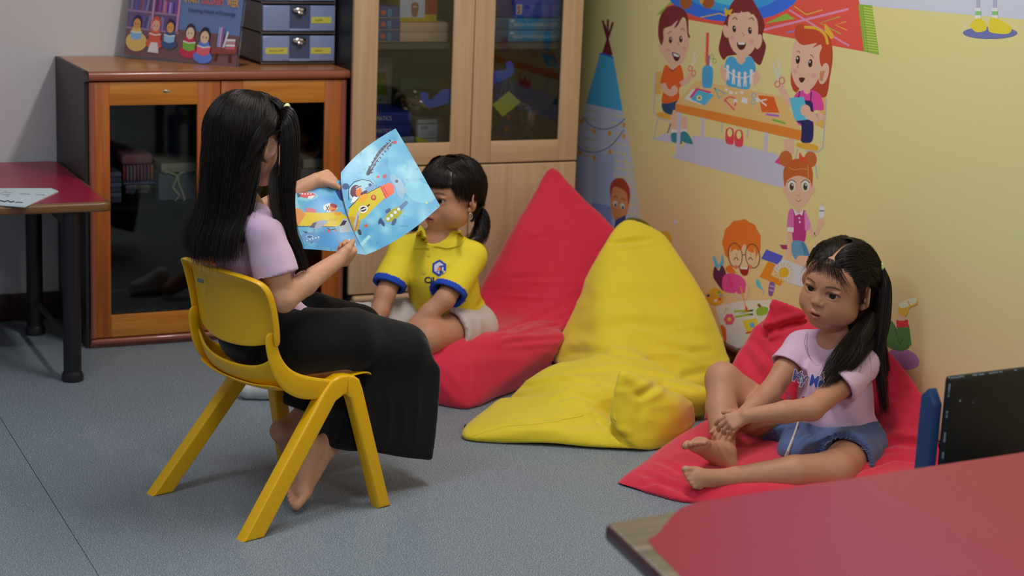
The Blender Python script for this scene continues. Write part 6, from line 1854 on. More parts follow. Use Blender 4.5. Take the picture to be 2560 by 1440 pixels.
class Hair:
    def __init__(s, seed=1, n=22): s.rng = np.random.RandomState(seed); s.S = []; s.rad = []; s.n = n; s.V = []; s.F = []; s.b = 0

    def strand(s, P, r=0.0005, taper=0.35): s.S.append(P); s.rad.append((r, taper))

    def sheet(s, guides, count, jit=0.0025, r=0.0005, wisp=0.004, back=True, out=None, endjit=0.02, thick=0.004, b0=2, sj=0.0):
        G_ = np.array([resample(g, s.n) for g in guides])
        for _ in range(count):
            P = lerp_guides(G_, s.rng.rand()).copy()
            cut = 1-endjit*s.rng.rand(); P = resample(P[int(s.n*sj*s.rng.rand()**1.5):max(8, int(round(s.n*cut)))], s.n)
            off = s.rng.randn(3)*jit; t = np.linspace(0, 1, s.n)[:, None]
            w = s.rng.randn(3)*wisp; P = P+off*np.minimum(1, t*4)+w*t**3*1.0+s.rng.randn(3)*0.0012*np.sin(t*PI*2*(1+s.rng.rand()))
            s.strand(P, r*(0.7+0.6*s.rng.rand()))
        if back:
            m = 4*(len(guides)-1)+1; rows = [lerp_guides(G_, k/(m-1)) for k in range(m)]; rows = np.array(rows)
            cen = rows.reshape(-1, 3).mean(0) if out is None else np.array(out)
            du = np.gradient(rows, axis=0); dv = np.gradient(rows, axis=1); nn = np.cross(du, dv); nn /= (np.linalg.norm(nn, axis=2)[..., None]+1e-9)
            sg = np.sign((nn*(rows-cen)).sum(2).mean()) or 1
            for k, off in enumerate((0.0, -thick*sg)):
                b = s.b; s.V.append((rows+nn*off).reshape(-1, 3)); q_ = []
                for i in range(m-1):
                    for j in range(b0, s.n-3):
                        a = b+i*s.n+j; q_.append((a, a+1, a+s.n+1, a+s.n))
                s.F.append(np.array(q_)); s.b += m*s.n
        return s

    def bundle(s, path, radii, count, r=0.0005, spread_end=1.0, jit=0.35, flat=None):
        C = resample(path, s.n); Rr = resample(np.array(radii)[:, None]*np.ones((1, 3)), s.n)[:, 0]
        T = np.gradient(C, axis=0); T /= np.linalg.norm(T, axis=1)[:, None]+1e-9
        a = np.array([0.3, 0.5, 0.8]); X = np.cross(T, a); X /= np.linalg.norm(X, axis=1)[:, None]; Y = np.cross(T, X)
        for _ in range(count):
            rr = math.sqrt(s.rng.rand())*0.98; w = s.rng.rand()*2*PI; tw = s.rng.randn()*jit
            t = np.linspace(0, 1, s.n); ww = w+tw*t
            P = C+X*(np.cos(ww)*rr*Rr)[:, None]+Y*(np.sin(ww)*rr*Rr)[:, None]
            cut = 1-0.16*s.rng.rand()**2; P = resample(P[:max(4, int(round(s.n*cut)))], s.n)
            s.strand(P+s.rng.randn(3)*0.003*spread_end*(t**3)[:, None], r*(0.7+0.6*s.rng.rand()))
        m = 10; ring = []
        for k in range(m):
            w = 2*PI*k/m; ring.append(C+X*(math.cos(w)*Rr*0.8)[:, None]+Y*(math.sin(w)*Rr*0.8)[:, None])
        b = s.b; s.V.append(np.array(ring).reshape(-1, 3)); q_ = []
        for k in range(m):
            for j in range(s.n-2): q_.append((b+k*s.n+j, b+k*s.n+j+1, b+((k+1) % m)*s.n+j+1, b+((k+1) % m)*s.n+j))
        s.F.append(np.array(q_)); s.b += m*s.n
        return s

    def solid(s, V, F): s.V.append(V); s.F.append(F+s.b); s.b += len(V); return s

    def build(s, parent, inv, name='hair'):
        S = np.array(s.S); m = len(S); n = s.n
        if m:
            T = np.gradient(S, axis=1); T /= np.linalg.norm(T, axis=2)[..., None]+1e-9
            a = s.rng.randn(m, 1, 3); X = np.cross(T, np.broadcast_to(a, S.shape)); X /= np.linalg.norm(X, axis=2)[..., None]+1e-9; Y = np.cross(T, X)
            rd = np.array([q_[0] for q_ in s.rad])[:, None]*(1-0.65*np.linspace(0, 1, n)[None, :]**2)*np.clip(0.35+np.linspace(0, 1, n)[None, :]*6, 0, 1)
            R3 = []
            for k in range(3):
                w = 2*PI*k/3; R3.append(S+X*(math.cos(w)*rd)[..., None]+Y*(math.sin(w)*rd)[..., None])
            R3 = np.stack(R3, 2)      # m, n, 3, 3
            base = s.b; V = R3.reshape(-1, 3)
            idx = base+np.arange(m*n*3).reshape(m, n, 3)
            F = [np.stack([idx[:, :-1, k], idx[:, :-1, (k+1) % 3], idx[:, 1:, (k+1) % 3], idx[:, 1:, k]], -1).reshape(-1, 4) for k in range(3)]
            s.V.append(V); s.F += F
        return np_mesh(name, np.concatenate(s.V), np.concatenate(s.F), MAT['hair'], parent, inv=inv)


def scalp_guides(H, alphas, el0, el1, zend=None, flare=1.0, back=0.0, n1=7, rad=(0.083, 0.099, 0.088), cz=0.020, fall=None, toe=None):
    """guides that start at elevation el0, follow the head to el1 and then hang down; alpha 0 = back of head, +90 = own left"""
    out = []
    for a in alphas:
        w = math.radians(a); P = []
        for e in np.linspace(el0, el1, n1):
            q_ = math.radians(e); P.append(H.w(rad[0]*math.cos(q_)*math.sin(w), -0.014-rad[1]*math.cos(q_)*math.cos(w), cz+rad[2]*math.sin(q_)))
        if fall is not None: P += fall(a, P[-1])
        out.append(P)
    return out


MAT = {}
m_ = mat('black_hair', (0.016, 0.0095, 0.008), 0.30, 0.5, coat=0.0); MAT['hair'] = m_
MAT['skin'] = vcol_mat('skin', 0.52, 0.35, sss=0.12, bump=0.10, bscale=600, var=0.03, dist=0.0004)
MAT['eye_white'] = mat('eye_white', (0.60, 0.57, 0.55), 0.2, 0.4, coat=0.2)
MAT['iris'] = mat('iris_brown', (0.012, 0.006, 0.004), 0.10, 0.35, coat=0.15)
MAT['tie_lime'] = mat('hair_elastic', rgb(214, 226, 160), 0.7)
SKIN_A = rgb(214, 160, 128); SKIN_B = rgb(200, 144, 114); LIP = rgb(188, 100, 98); BROW = (0.035, 0.022, 0.018)


def hair_tie(parent, inv, c, axis, R=0.012, r=0.005, m=None):
    ax_ = unit(axis); x = unit(np.cross(ax_, (0.3, 0.4, 0.85))); y = np.cross(ax_, x); P = []
    for i in range(25):
        w = 2*PI*i/24; P.append(np.array(c)+x*math.cos(w)*R+y*math.sin(w)*R)
    o = MB().tube(P, r, 10, cap=False).build('hair_tie', m or MAT['tie_lime'], parent, label='pale lime hair elastic'); o.matrix_parent_inverse = inv; return o


def garment(name, f, h, material, parent, inv, folds=None, label=None, iters=1, post=None, col=None):
    V, F = f.mesh(h); V, F = compact(V, F)
    for _ in range(iters):
        acc = np.zeros_like(V); n = np.zeros(len(V))
        for k in range(4):
            a = F[:, k]; b = F[:, (k+1) % 4]
            np.add.at(acc, a, V[b]); np.add.at(n, a, 1); np.add.at(acc, b, V[a]); np.add.at(n, b, 1)
        V = V*0.5+0.5*acc/np.maximum(n, 1)[:, None]
    if folds is not None: V = V+vert_normals(V, F)*folds(V)[:, None]
    c = col(V) if col is not None else None
    o = np_mesh(name, V, F, material, parent, c, label=label, inv=inv)
    return o, V, F


def stick_text(parent, inv, V, F, st, o, ex, ey, size, material, name='lettering', bold=0.02, sx=1.0, off=0.0012, shapes=None, label=None, nrm=None):
    """lettering laid on a garment surface: o origin, ex/ey in-plane axes"""
    from mathutils.bvhtree import BVHTree
    bv = BVHTree.FromPolygons([tuple(v) for v in V], [tuple(f_) for f_ in F])
    ex = unit(ex); ey = unit(np.array(ey)-ex*np.dot(ey, ex)); n = np.cross(ex, ey) if nrm is None else unit(nrm)
    if st is not None: TV, TF = text2d(st, 1.0, bold)
    else: TV, TF = shapes
    bm = bmesh.new(); vs = [bm.verts.new((x*size*sx, y*size, 0)) for x, y in TV]
    for g in TF:
        try: bm.faces.new([vs[i] for i in g])
        except Exception: pass
    bmesh.ops.triangulate(bm, faces=bm.faces[:])
    mx = 0.004
    for _ in range(2):
        es = [e for e in bm.edges if e.calc_length() > mx]
        if es: bmesh.ops.subdivide_edges(bm, edges=es, cuts=1)
        bmesh.ops.triangulate(bm, faces=bm.faces[:])
    P = []
    for v in bm.verts:
        p = np.array(o)+ex*v.co.x+ey*v.co.y
        hit = bv.ray_cast(Vector(tuple(p+n*0.08)), Vector(tuple(-n)), 0.2)
        q_ = np.array(hit[0])+n*off if hit[0] is not None else p
        v.co = Vector(tuple(q_))
    ob = MB().bm(bm, 0, None, True).build(name, material, parent, label=label); ob.matrix_parent_inverse = inv; return ob
# ------------------------------------------------------------------ the reading girl on the chair
def CQ(px, py, v):       # sight line through a pixel meets the chair-aligned vertical plane at lateral offset v
    c, s = math.cos(CH_A), math.sin(CH_A); n = np.array([-s, c, 0]); return on_plane(px, py, CH_O+n*v, n)


def pip(pts, X, Y):
    """even-odd point in polygon for arrays"""
    ins = np.zeros(X.shape, bool); m = len(pts); j = m-1
    for i in range(m):
        xi, yi = pts[i]; xj, yj = pts[j]
        c = (yi > Y) != (yj > Y)
        if yi != yj: ins ^= c & (X < (xj-xi)*(Y-yi)/(yj-yi)+xi)
        j = i
    return ins


def build_book():
    root = empty('picture_book', tuple(CQ(900, 560, 0.03)), 0, 'open picture book with blue sky pages and pencil-shaped planes held by the reading girl', 'book')
    inv = inv_of(root)
    R_ = [[(852, 432, .13), (868, 530, .035), (915, 637, -.06)], [(908, 374, .145), (958, 482, .052), (1010, 588, -.042)], [(989, 321, .13), (1047, 420, .05), (1100, 515, -.03)]]
    L_ = [[(852, 450, .128), (868, 540, .033), (915, 637, -.06)], [(780, 462, .150), (805, 550, .060), (836, 628, -.028)], [(672, 482, .150), (712, 556, .068), (757, 622, -.02)]]
    ink = {}

    def surf(ctrl):
        C = np.array([[CQ(*p) for p in col] for col in ctrl])      # 3 x 3 x 3

        def B(t):   # quadratic through t=0, .5, 1
            return np.stack([2*(t-.5)*(t-1), -4*t*(t-1), 2*t*(t-.5)], -1)
        n = 230; s = np.linspace(0, 1, n); W = B(s); G_ = np.einsum('ia,jb,abk->ijk', W, W, C); return G_
    dark = mat('book_cover', rgb(35, 70, 110), 0.4)
    paper = vcol_mat('book_page', 0.42, 0.35)
    for nm, ctrl, side in (('right_page', R_, 1), ('left_page', L_, -1)):
        G_ = surf(ctrl); n = G_.shape[0]
        d = G_-CAM; z = d @ _fw; X = 1280+F_PX*(d @ _rt)/z; Y = 720-F_PX*(d @ _up)/z
        col = np.zeros((n, n, 3))
        base = np.array(rgb(92, 160, 196, 1.35)); lt = np.array(rgb(150, 200, 215, 1.35)); dk = np.array(rgb(60, 125, 180, 1.35))
        P3 = np.stack([X*0.02, Y*0.02, X*0], -1).astype(np.float32)
        w1 = np.clip(vnoise(P3, 1)*0.9+vnoise(P3*2.7, 2)*0.5, -1, 1)[..., None]
        col[:] = base+np.where(w1 > 0, (lt-base)*w1, (dk-base)*(-w1))
        sp = vnoise(P3*6, 5)[..., None]; col[:] = np.where(sp > 0.72, col*0.75, col)

        def pa(pts, c, soft=1.0):
            m = pip(pts, X, Y)[..., None]; col[:] = np.where(m, np.array(c)*soft+col*(1-soft), col)

        def el(cx, cy, rx, ry, c, rot=0, soft=1.0):
            a = math.radians(rot); u = (X-cx)*math.cos(a)+(Y-cy)*math.sin(a); v = -(X-cx)*math.sin(a)+(Y-cy)*math.cos(a)
            m = ((u/rx)**2+(v/ry)**2 < 1)[..., None]; col[:] = np.where(m, np.array(c)*soft+col*(1-soft), col)

        def ln(pts, w, c):
            for (x0, y0), (x1, y1) in zip(pts[:-1], pts[1:]):
                L2 = (x1-x0)**2+(y1-y0)**2+1e-6; t = np.clip(((X-x0)*(x1-x0)+(Y-y0)*(y1-y0))/L2, 0, 1)
                m = (np.hypot(X-x0-t*(x1-x0), Y-y0-t*(y1-y0)) < w)[..., None]; col[:] = np.where(m, np.array(c), col)
        K = 1.35

        def c(r, g, b): return rgb(r, g, b, K)
        O = c(45, 45, 60)
        if side > 0:
            el(880, 440, 26, 40, c(120, 175, 215), 0, .5); el(1050, 480, 40, 25, c(135, 200, 215), 20, .5); el(1000, 400, 30, 50, c(120, 185, 215), 0, .4)
            # lettering ribbon
            ln([(920, 434), (925, 424), (932, 414), (938, 402), (944, 390), (952, 378), (962, 368), (974, 360)], 5.0, c(70, 85, 105))
            pa([(918, 438), (922, 418), (932, 424), (928, 430), (936, 430)], O)
            for i in range(9):
                t = i/8; x = 928+50*t; y = 420-66*t**.85; ln([(x-5, y-4), (x+5, y+4)], 1.3, O); ln([(x+4, y-5), (x-1, y+2)], 1.0, c(150, 170, 190))
            el(987, 356, 5, 4, c(185, 75, 90))
            # cockpit bubble, pilot
            el(905, 475, 36, 24, c(150, 195, 210), -25); ln([(872, 500), (872, 470), (885, 455), (905, 449), (925, 452), (941, 466)], 1.0, O)
            el(888, 478, 12, 16, c(95, 50, 70), 15); el(897, 480, 8, 12, c(205, 120, 60)); el(893, 470, 4, 4, c(200, 210, 215)); el(893, 470, 2, 2, O); ln([(888, 471), (903, 465)], 1.0, O)
            pa([(876, 508), (885, 490), (900, 497), (890, 503)], c(215, 215, 210)); ln([(905, 485), (916, 478), (926, 472)], 3.5, c(80, 50, 80)); pa([(912, 470), (936, 458), (942, 468), (920, 480)], c(110, 150, 190)); el(925, 462, 4, 4, c(60, 80, 120))
            # yellow fuselage
            pa([(873, 520), (900, 492), (953, 465), (965, 492), (935, 520), (912, 545), (898, 552), (880, 548), (868, 545)], c(190, 172, 35))
            pa([(868, 545), (880, 540), (902, 552), (896, 575), (886, 580)], c(180, 140, 40)); ln([(873, 520), (900, 492), (953, 465)], 1.0, O)
            el(908, 495, 15, 8, c(215, 150, 45), -35); pa([(950, 466), (972, 456), (984, 462), (987, 482), (963, 497)], c(225, 95, 70)); ln([(958, 467), (971, 492)], 1.2, c(180, 50, 50)); ln([(953, 468), (966, 495)], 1.2, c(180, 50, 50))
            el(995, 460, 10, 30, c(150, 175, 190), -40, .55); el(1000, 470, 10, 26, c(160, 180, 190), -10, .5); el(992, 453, 4, 4, c(70, 80, 110))
            el(934, 494, 7, 7, c(165, 50, 50)); el(934, 493, 4, 4, c(200, 130, 50)); el(908, 523, 11, 9, c(215, 215, 205), -20); el(908, 523, 8, 6, O, -20); ln([(903, 525), (913, 521)], 1.4, c(215, 215, 205)); ln([(897, 531), (893, 533)], 2, O); ln([(919, 515), (923, 512)], 2, O)
            pa([(893, 560), (902, 526), (892, 530), (884, 560), (888, 577)], c(165, 165, 165)); ln([(888, 577), (896, 540)], 1, c(95, 95, 110))
            # green yellow small plane
            el(985, 536, 26, 13, c(150, 150, 45), -38); ln([(1000, 522), (1015, 507)], 5, c(80, 110, 150)); el(956, 557, 10, 4, c(45, 65, 105), 60); el(950, 553, 4, 9, c(45, 65, 105), 20); el(985, 555, 5, 10, c(60, 80, 120), 30); el(970, 527, 5, 8, c(60, 80, 120), 50)
            for i in range(4): el(970+i*9, 547-i*8, 4, 4, c(190, 205, 205))
            el(915, 564, 5, 4, c(185, 80, 60)); el(945, 442, 4, 3, c(185, 90, 60)); el(962, 441, 5, 5, c(170, 70, 80)); ln([(905, 610), (922, 592)], 4, c(150, 200, 210)); ln([(898, 577), (900, 584)], 4, c(50, 55, 75)); ln([(1064, 506), (1068, 507)], 2, c(190, 190, 130))
            pa([(850, 470), (858, 500), (870, 530), (862, 535), (850, 505)], c(50, 110, 160), .5); el(864, 466, 9, 8, c(40, 75, 125))
        else:
            pa([(670, 475), (735, 464), (748, 520), (690, 540)], c(150, 195, 215), .6)
            for y in (490, 496, 502, 508): ln([(686, y), (700, y-2)], 0.8, c(110, 130, 150))
            el(815, 520, 55, 30, c(70, 140, 205), 0, .5); el(850, 600, 60, 22, c(55, 130, 200), 0, .5); el(765, 490, 30, 12, c(140, 200, 220), 0, .5)
            el(768, 488, 20, 7, c(190, 70, 80)); pa([(750, 485), (742, 480), (744, 494), (752, 492)], c(60, 70, 110)); pa([(772, 490), (787, 488), (780, 497), (768, 496)], c(225, 205, 200))
            for i in range(4): el(756+i*7, 485, 2, 1.6, c(225, 205, 205))
            el(826, 519, 18, 11, c(205, 215, 215)); el(832, 521, 10, 9, c(205, 130, 70)); el(834, 514, 10, 5, c(150, 60, 70), 20); ln([(815, 515), (822, 527)], 1, O); ln([(822, 515), (815, 527)], 1, O); ln([(829, 526), (836, 525)], 1, O)
            el(777, 527, 14, 7, c(190, 110, 120), 10)
            pa([(735, 528), (750, 530), (800, 532), (850, 530), (870, 545), (862, 560), (840, 567), (780, 565), (738, 566)], c(205, 180, 50)); pa([(733, 522), (748, 520), (765, 535), (745, 566), (735, 568)], c(205, 135, 75))
            el(845, 534, 10, 5, c(205, 150, 50)); ln([(735, 565), (790, 566), (838, 567)], 0.8, O); ln([(824, 545), (826, 553), (830, 545), (832, 553), (836, 545), (838, 552), (842, 544), (844, 551)], 0.5, c(170, 150, 50))
            pa([(773, 569), (785, 555), (805, 550), (820, 551), (816, 560), (795, 572)], c(150, 160, 175)); pa([(773, 569), (782, 558), (792, 555), (786, 570)], c(85, 90, 115)); pa([(847, 565), (858, 546), (868, 547), (880, 575), (872, 580), (850, 582)], c(165, 175, 180)); pa([(848, 566), (858, 551), (867, 552), (862, 562)], c(50, 45, 60))
            el(822, 577, 4, 4, c(185, 70, 70)); ln([(820, 571), (826, 575), (838, 572)], 1.5, c(60, 60, 85)); el(840, 576, 3, 3, c(185, 90, 70))
            el(776, 594, 25, 13, c(95, 140, 190), 5); el(774, 592, 10, 5, c(140, 175, 210)); el(774, 592, 7, 3, c(70, 100, 150)); pa([(755, 577), (766, 584), (770, 580)], c(60, 65, 90)); pa([(774, 612), (784, 603), (779, 605)], c(60, 65, 90))
            for i in range(5): el(768+i*7, 601-i*2.0, 1.8, 1.8, c(200, 215, 220))
            pa([(838, 478), (850, 470), (862, 505), (850, 500)], c(35, 60, 110)); el(880, 606, 12, 5, c(190, 215, 225), 40, .6)
        for edge in (G_,):
            pass
        # border edge a touch paler, page block below, cover behind
        du = np.gradient(G_, axis=0); dv = np.gradient(G_, axis=1); nn = np.cross(du, dv); nn /= np.linalg.norm(nn, axis=2)[..., None]
        if (nn.mean((0, 1)) @ (CAM-G_.mean((0, 1)))) < 0: nn = -nn
        idx = np.arange(n*n).reshape(n, n); Fq = np.stack([idx[:-1, :-1], idx[1:, :-1], idx[1:, 1:], idx[:-1, 1:]], -1).reshape(-1, 4)
        pg = np_mesh('open_page', G_.reshape(-1, 3), Fq, paper, root, col.reshape(-1, 3), inv=inv)
        q_ = G_[::10, ::10]; nq = nn[::10, ::10]; m = q_.shape[0]
        for nm2, o0, o1, mt in (('page_block', -0.0004, -0.0030, MAT['page_edge']), ('cover', -0.0032, -0.0040, dark)):
            V = np.concatenate([(q_+nq*o0).reshape(-1, 3), (q_+nq*o1).reshape(-1, 3)]); id_ = np.arange(m*m).reshape(m, m)
            f0 = np.stack([id_[:-1, :-1], id_[1:, :-1], id_[1:, 1:], id_[:-1, 1:]], -1).reshape(-1, 4)
            rim = np.concatenate([id_[:, 0], id_[-1, 1:], id_[-2::-1, -1], id_[0, -2::-1]])
            side_f = np.stack([rim[:-1], rim[1:], rim[1:]+m*m, rim[:-1]+m*m], -1)
            o = np_mesh(nm2, V, np.concatenate([f0, f0[:, ::-1]+m*m, side_f]), mt, root, inv=inv)
            for p in o.data.polygons: p.use_smooth = False
    return root


MAT['page_edge'] = mat('page_edge', rgb(225, 222, 216), 0.7)
MAT['lilac'] = cloth_mat('lilac_jersey', rgb(224, 190, 218), 1600, 0.85, 0.10, 0.3, 0.015)
MAT['black_cloth'] = cloth_mat('black_cotton', rgb(11, 11, 14), 1500, 0.85, 0.15, 0.15, 0.05)


def reader():
    root = empty('person', tuple(ch(0, 0, 0)), CH_A, 'girl in lilac shirt and black culottes sitting on the yellow chair reading, long dark hair', 'person')
    inv = inv_of(root)
    H = Head(ch(-0.070, 0.0, 0.880), az(math.degrees(CH_A)+4, 14, 0), 1.0)
    f = Field()
    H.sculpt(f, 0.0012)
    neck0 = H.w(0, -0.020, -0.055); nb = ch(-0.085, 0, 0.715)
    f.cap(neck0, nb, 0.031, 0.033, 0.02)
    # torso
    f.chain([ch(-0.080, 0, 0.70), ch(-0.066, 0, 0.62), ch(-0.040, 0, 0.50), ch(-0.01, 0, 0.40)], [0.044, 0.052, 0.054, 0.066], 0.03)
    sR, sL = ch(-0.098, -0.098, 0.685), ch(-0.075, 0.100, 0.690)
    f.cap(sR, nb, 0.034, 0.036, 0.03); f.cap(sL, nb, 0.034, 0.036, 0.03)
    # near (right) arm
    eR = CQ(708, 748, -0.150); wR = CQ(842, 652, -0.105)
    f.chain([sR, sR*0.45+eR*0.55, eR], [0.036, 0.033, 0.0285], 0.02); f.chain([eR, eR*0.6+wR*0.4, wR], [0.0295, 0.0275, 0.0185], 0.012)
    kR = CQ(886, 640, -0.085); gz = CQ(880, 600, -0.07)
    d = kR-wR; upn = unit(np.cross(d, ch(0, 1, 0)-ch(0, 0, 0)))
    n_back = -(ch(0, 1, 0)-ch(0, 0, 0))*0.8+np.array([0, 0, -0.5])      # back of hand towards camera and down
    tR, thR = hand(f, wR+unit(d)*0.004, d, n_back, 1.02, 1 if np.dot(np.cross(unit(d), unit(n_back)), (0, 0, 1)) > 0 else -1, curl=(58, 62, 66, 70), curl2=(72, 72, 72, 70), tpts=[CQ(852, 640, -0.105), CQ(868, 622, -0.104), CQ(882, 603, -0.090)])
    # far (left) arm
    wL = CQ(788, 452, 0.150); eL = ch(0.075, 0.185, 0.665)
    f.chain([sL, eL], [0.036, 0.029], 0.02); f.chain([eL, eL*0.5+wL*0.5, wL], [0.029, 0.0265, 0.0185], 0.012)
    kL = CQ(834, 444, 0.152); d = kL-wL
    n_b = np.array([0, 0, 0.75])+(ch(0, -1, 0)-ch(0, 0, 0))*0.65
    tL, thL = hand(f, wL+unit(d)*0.004, d, n_b, 1.02, -1 if np.dot(np.cross(unit(d), unit(n_b)), (0, 0, 1)) > 0 else 1, curl=(38, 42, 46, 50), curl2=(34, 34, 34, 34), tpts=[CQ(812, 455, 0.135), CQ(832, 461, 0.118), CQ(853, 473, 0.106)])
    # legs
    for t, kn, an, hl, bl in ((-1, ch(0.335, -0.095, 0.325), ch(0.098, -0.088, 0.138), CQ(768, 1112, -0.095), CQ(752, 1228, -0.100)), (1, ch(0.335, 0.085, 0.335), ch(0.140, 0.085, 0.150), CQ(702, 1078, 0.085), CQ(738, 1158, 0.10))):
        f.cap(ch(-0.01, t*0.06, 0.385), kn, 0.066, 0.045, 0.02); f.chain([kn, kn*0.5+an*0.5, an], [0.045, 0.040, 0.0265], 0.015)
        if t < 0:
            f.cap(an, hl, 0.0255, 0.0245, 0.012)
            td = CQ(712, 1256, -0.11)-bl
            bl2 = bl.copy()
            tips, tt, uu, dd = foot(f, hl, bl2, ch(1, -0.05, 0.15)-ch(0, 0, 0), 1.12, 1, toe_dir=np.array([td[0], td[1], -0.035]), toe_curl=0.1)
            f.cap(an, bl2+(ch(1, 0, 0)-ch(0, 0, 0))*0.010, 0.026, 0.018, 0.012)
            fn_lo = np.minimum(hl, bl)-0.075; fn_hi = np.maximum(hl, bl)+0.06
        else:
            f.cap(an, hl, 0.026, 0.0265, 0.012); foot(f, hl, bl, ch(1, 0, 0.35)-ch(0, 0, 0), 1.1, -1, toe_dir=ch(0.6, 0.1, -0.35)-ch(0, 0, 0)); f.cap(an, bl, 0.024, 0.018, 0.012)
    f.half((0, 0, 0.0008), (0, 0, -1), 0.0)
    fine = [(H.c-0.105, H.c+0.105, 0.0026), (np.minimum(wR, kR)-0.05, np.maximum(wR, kR)+0.055, 0.0018), (np.minimum(wL, kL)-0.045, np.maximum(wL, kL)+0.055, 0.0018), (fn_lo, fn_hi, 0.0022)]
    V, F = multires(f, 0.0042, fine)
    col = H.colours(V, SKIN_A, LIP, BROW)
    foot_m = np.clip(1-(V[:, 2]-0.02)/0.10, 0, 1)*(V[:, 2] < 0.2); col = col*(1-foot_m[:, None]*0.25)+np.array(rgb(215, 140, 125))*foot_m[:, None]*0.25
    nail_paint(V, col, [thL, thR], 0.005)
    body = np_mesh('body', V, F, MAT['skin'], root, col, inv=inv)
    H.eyes(root, inv, (0, 1, -0.5))
    # ---- shirt
    s = Field()
    s.chain([ch(-0.085, 0, 0.690), ch(-0.076, 0, 0.62), ch(-0.048, 0, 0.52), ch(-0.022, 0, 0.43), ch(-0.000, 0, 0.395)], [0.064, 0.076, 0.076, 0.084, 0.088], 0.03)
    s.ell(ch(-0.048, 0, 0.57), (0.118, 0.080, 0.13), az(math.degrees(CH_A)), 0.03); s.ell(ch(0.0, 0, 0.44), (0.122, 0.100, 0.06), az(math.degrees(CH_A)), 0.03)
    for sh, el, t in ((sR, eR, -1), (sL, eL, 1)):
        se = sh+(el-sh)*0.68; s.cap(sh, nb+(sh-nb)*0.25, 0.043, 0.046, 0.02); s.cap(sh, se+(el-sh)*0.1, 0.044, 0.056, 0.018)
    for sh, el, t in ((sR, eR, -1), (sL, eL, 1)):
        ax_ = unit(el-sh); o = sh+(el-sh)*(0.66 if t < 0 else 0.6); o2 = np.array(o, np.float32); c_ = (sh+el)/2; n2 = ax_.astype(np.float32)
        if t < 0: n2 = unit(ax_+(ch(0, 0, 1)-ch(0, 0, 0))*0.12).astype(np.float32)
        s.add(lambda P, o2=o2, n2=n2, el=el: np.maximum(-((P-o2) @ n2), np.linalg.norm(P-np.array(el, np.float32), axis=-1)-0.125), el-0.12, el+0.12, 0.002, 's')
        s.cap(o-ax_*0.03, o+ax_*0.05, 0.039, 0.052, 0.003, 's')
    s.half(ch(0.0, 0, 0.425), (np.array([0, 0, -1.0])*0.93+(ch(-1, 0, 0)-ch(0, 0, 0))*0.05)-(ch(1, 0, 0)-ch(0, 0, 0))*(-0.12), 0.004)
    s.ell(nb+(H.c-nb)*0.22+(ch(1, 0, 0)-ch(0, 0, 0))*0.012, (0.047, 0.050, 0.045), None, 0.006, 's')

    s.half(ch(-0.136, 0, 0.55), (ch(-1, 0, -0.0)-ch(0, 0, 0))+np.array([0, 0, -0.12]), 0.02)
    s.half(ch(-0.118, 0, 0.43), (ch(-1, 0, -0.0)-ch(0, 0, 0))+np.array([0, 0, -0.35]), 0.02)

    def folds(P):
        a = vnoise(P*np.array((16, 16, 13), np.float32), 4)*0.0045
        m = gaussm(P, ch(-0.02, -0.08, 0.52), (0.1, 0.1, 0.09)); a = a+ridged(P, (14, 14, 26), 3)*0.0050*m
        m2 = gaussm(P, ch(-0.09, -0.10, 0.65), (0.07, 0.07, 0.07)); a = a+ridged(P, (22, 22, 14), 8)*0.0036*m2; return a
    garment('shirt', s, 0.0042, MAT['lilac'], root, inv, folds, 'lilac short-sleeved T-shirt')
    # ---- culottes
    p = Field()
    p.ell(ch(-0.02, 0, 0.415), (0.128, 0.108, 0.085), az(math.degrees(CH_A)), 0.0)
    for t, kz in ((-1, 0.0), (1, 0.008)):
        p.chain([ch(0.0, t*0.062, 0.405), ch(0.17, t*0.085, 0.392+kz), ch(0.325, t*0.092, 0.350+kz)], [0.082, 0.078, 0.066], 0.03)
    hN = [(1064, 915, -.10), (1043, 1136, -.10), (805, 1104, -.10)]
    V_ = []
    for v in (-0.150, -0.045):
        k = (v+0.0975)*0.0
        V_ += [ch(0.405, v, 0.300), ch(0.398, v*1.02, 0.18), ch(0.378, v*1.05-0.005, 0.066), ch(0.30, v*1.02, 0.085), ch(0.17, v*1.0, 0.125), ch(0.088, v*0.98, 0.148), ch(0.115, v, 0.235), ch(0.20, v, 0.345), ch(0.33, v, 0.385)]
    p.hull(V_, 0.008, 0.022)
    V_ = []
    for v in (0.040, 0.140):
        V_ += [ch(0.40, v, 0.315), ch(0.385, v, 0.13), ch(0.27, v, 0.135), ch(0.125, v, 0.188), ch(0.14, v, 0.26), ch(0.20, v, 0.35), ch(0.33, v, 0.395)]
    p.hull(V_, 0.008, 0.022)
    for v in (-0.097, 0.09): # hollow hems
        p.hull([ch(0.36, v-0.038, 0.03), ch(0.36, v+0.038, 0.03), ch(0.13, v-0.036, 0.10), ch(0.13, v+0.036, 0.10), ch(0.33, v-0.03, 0.20), ch(0.33, v+0.03, 0.20), ch(0.17, v-0.03, 0.21), ch(0.17, v+0.03, 0.21)], 0.004, 0.004, 's')
    p.cap(ch(0.12, -0.012, 0.30), ch(0.42, -0.002, 0.37), 0.012, 0.012, 0.03, 's')

    def pf(P):
        a = vnoise(P*np.array((13, 13, 13), np.float32), 6)*0.004
        m = gaussm(P, ch(0.30, -0.12, 0.2), (0.12, 0.12, 0.12)); return a+ridged(P, (22, 22, 5), 9)*0.003*m
    garment('culottes', p, 0.0046, MAT['black_cloth'], root, inv, pf, 'wide black cropped trousers')
    # ---- hair
    hr = Hair(3, 26); up = ch(0, 0, 1)-ch(0, 0, 0)

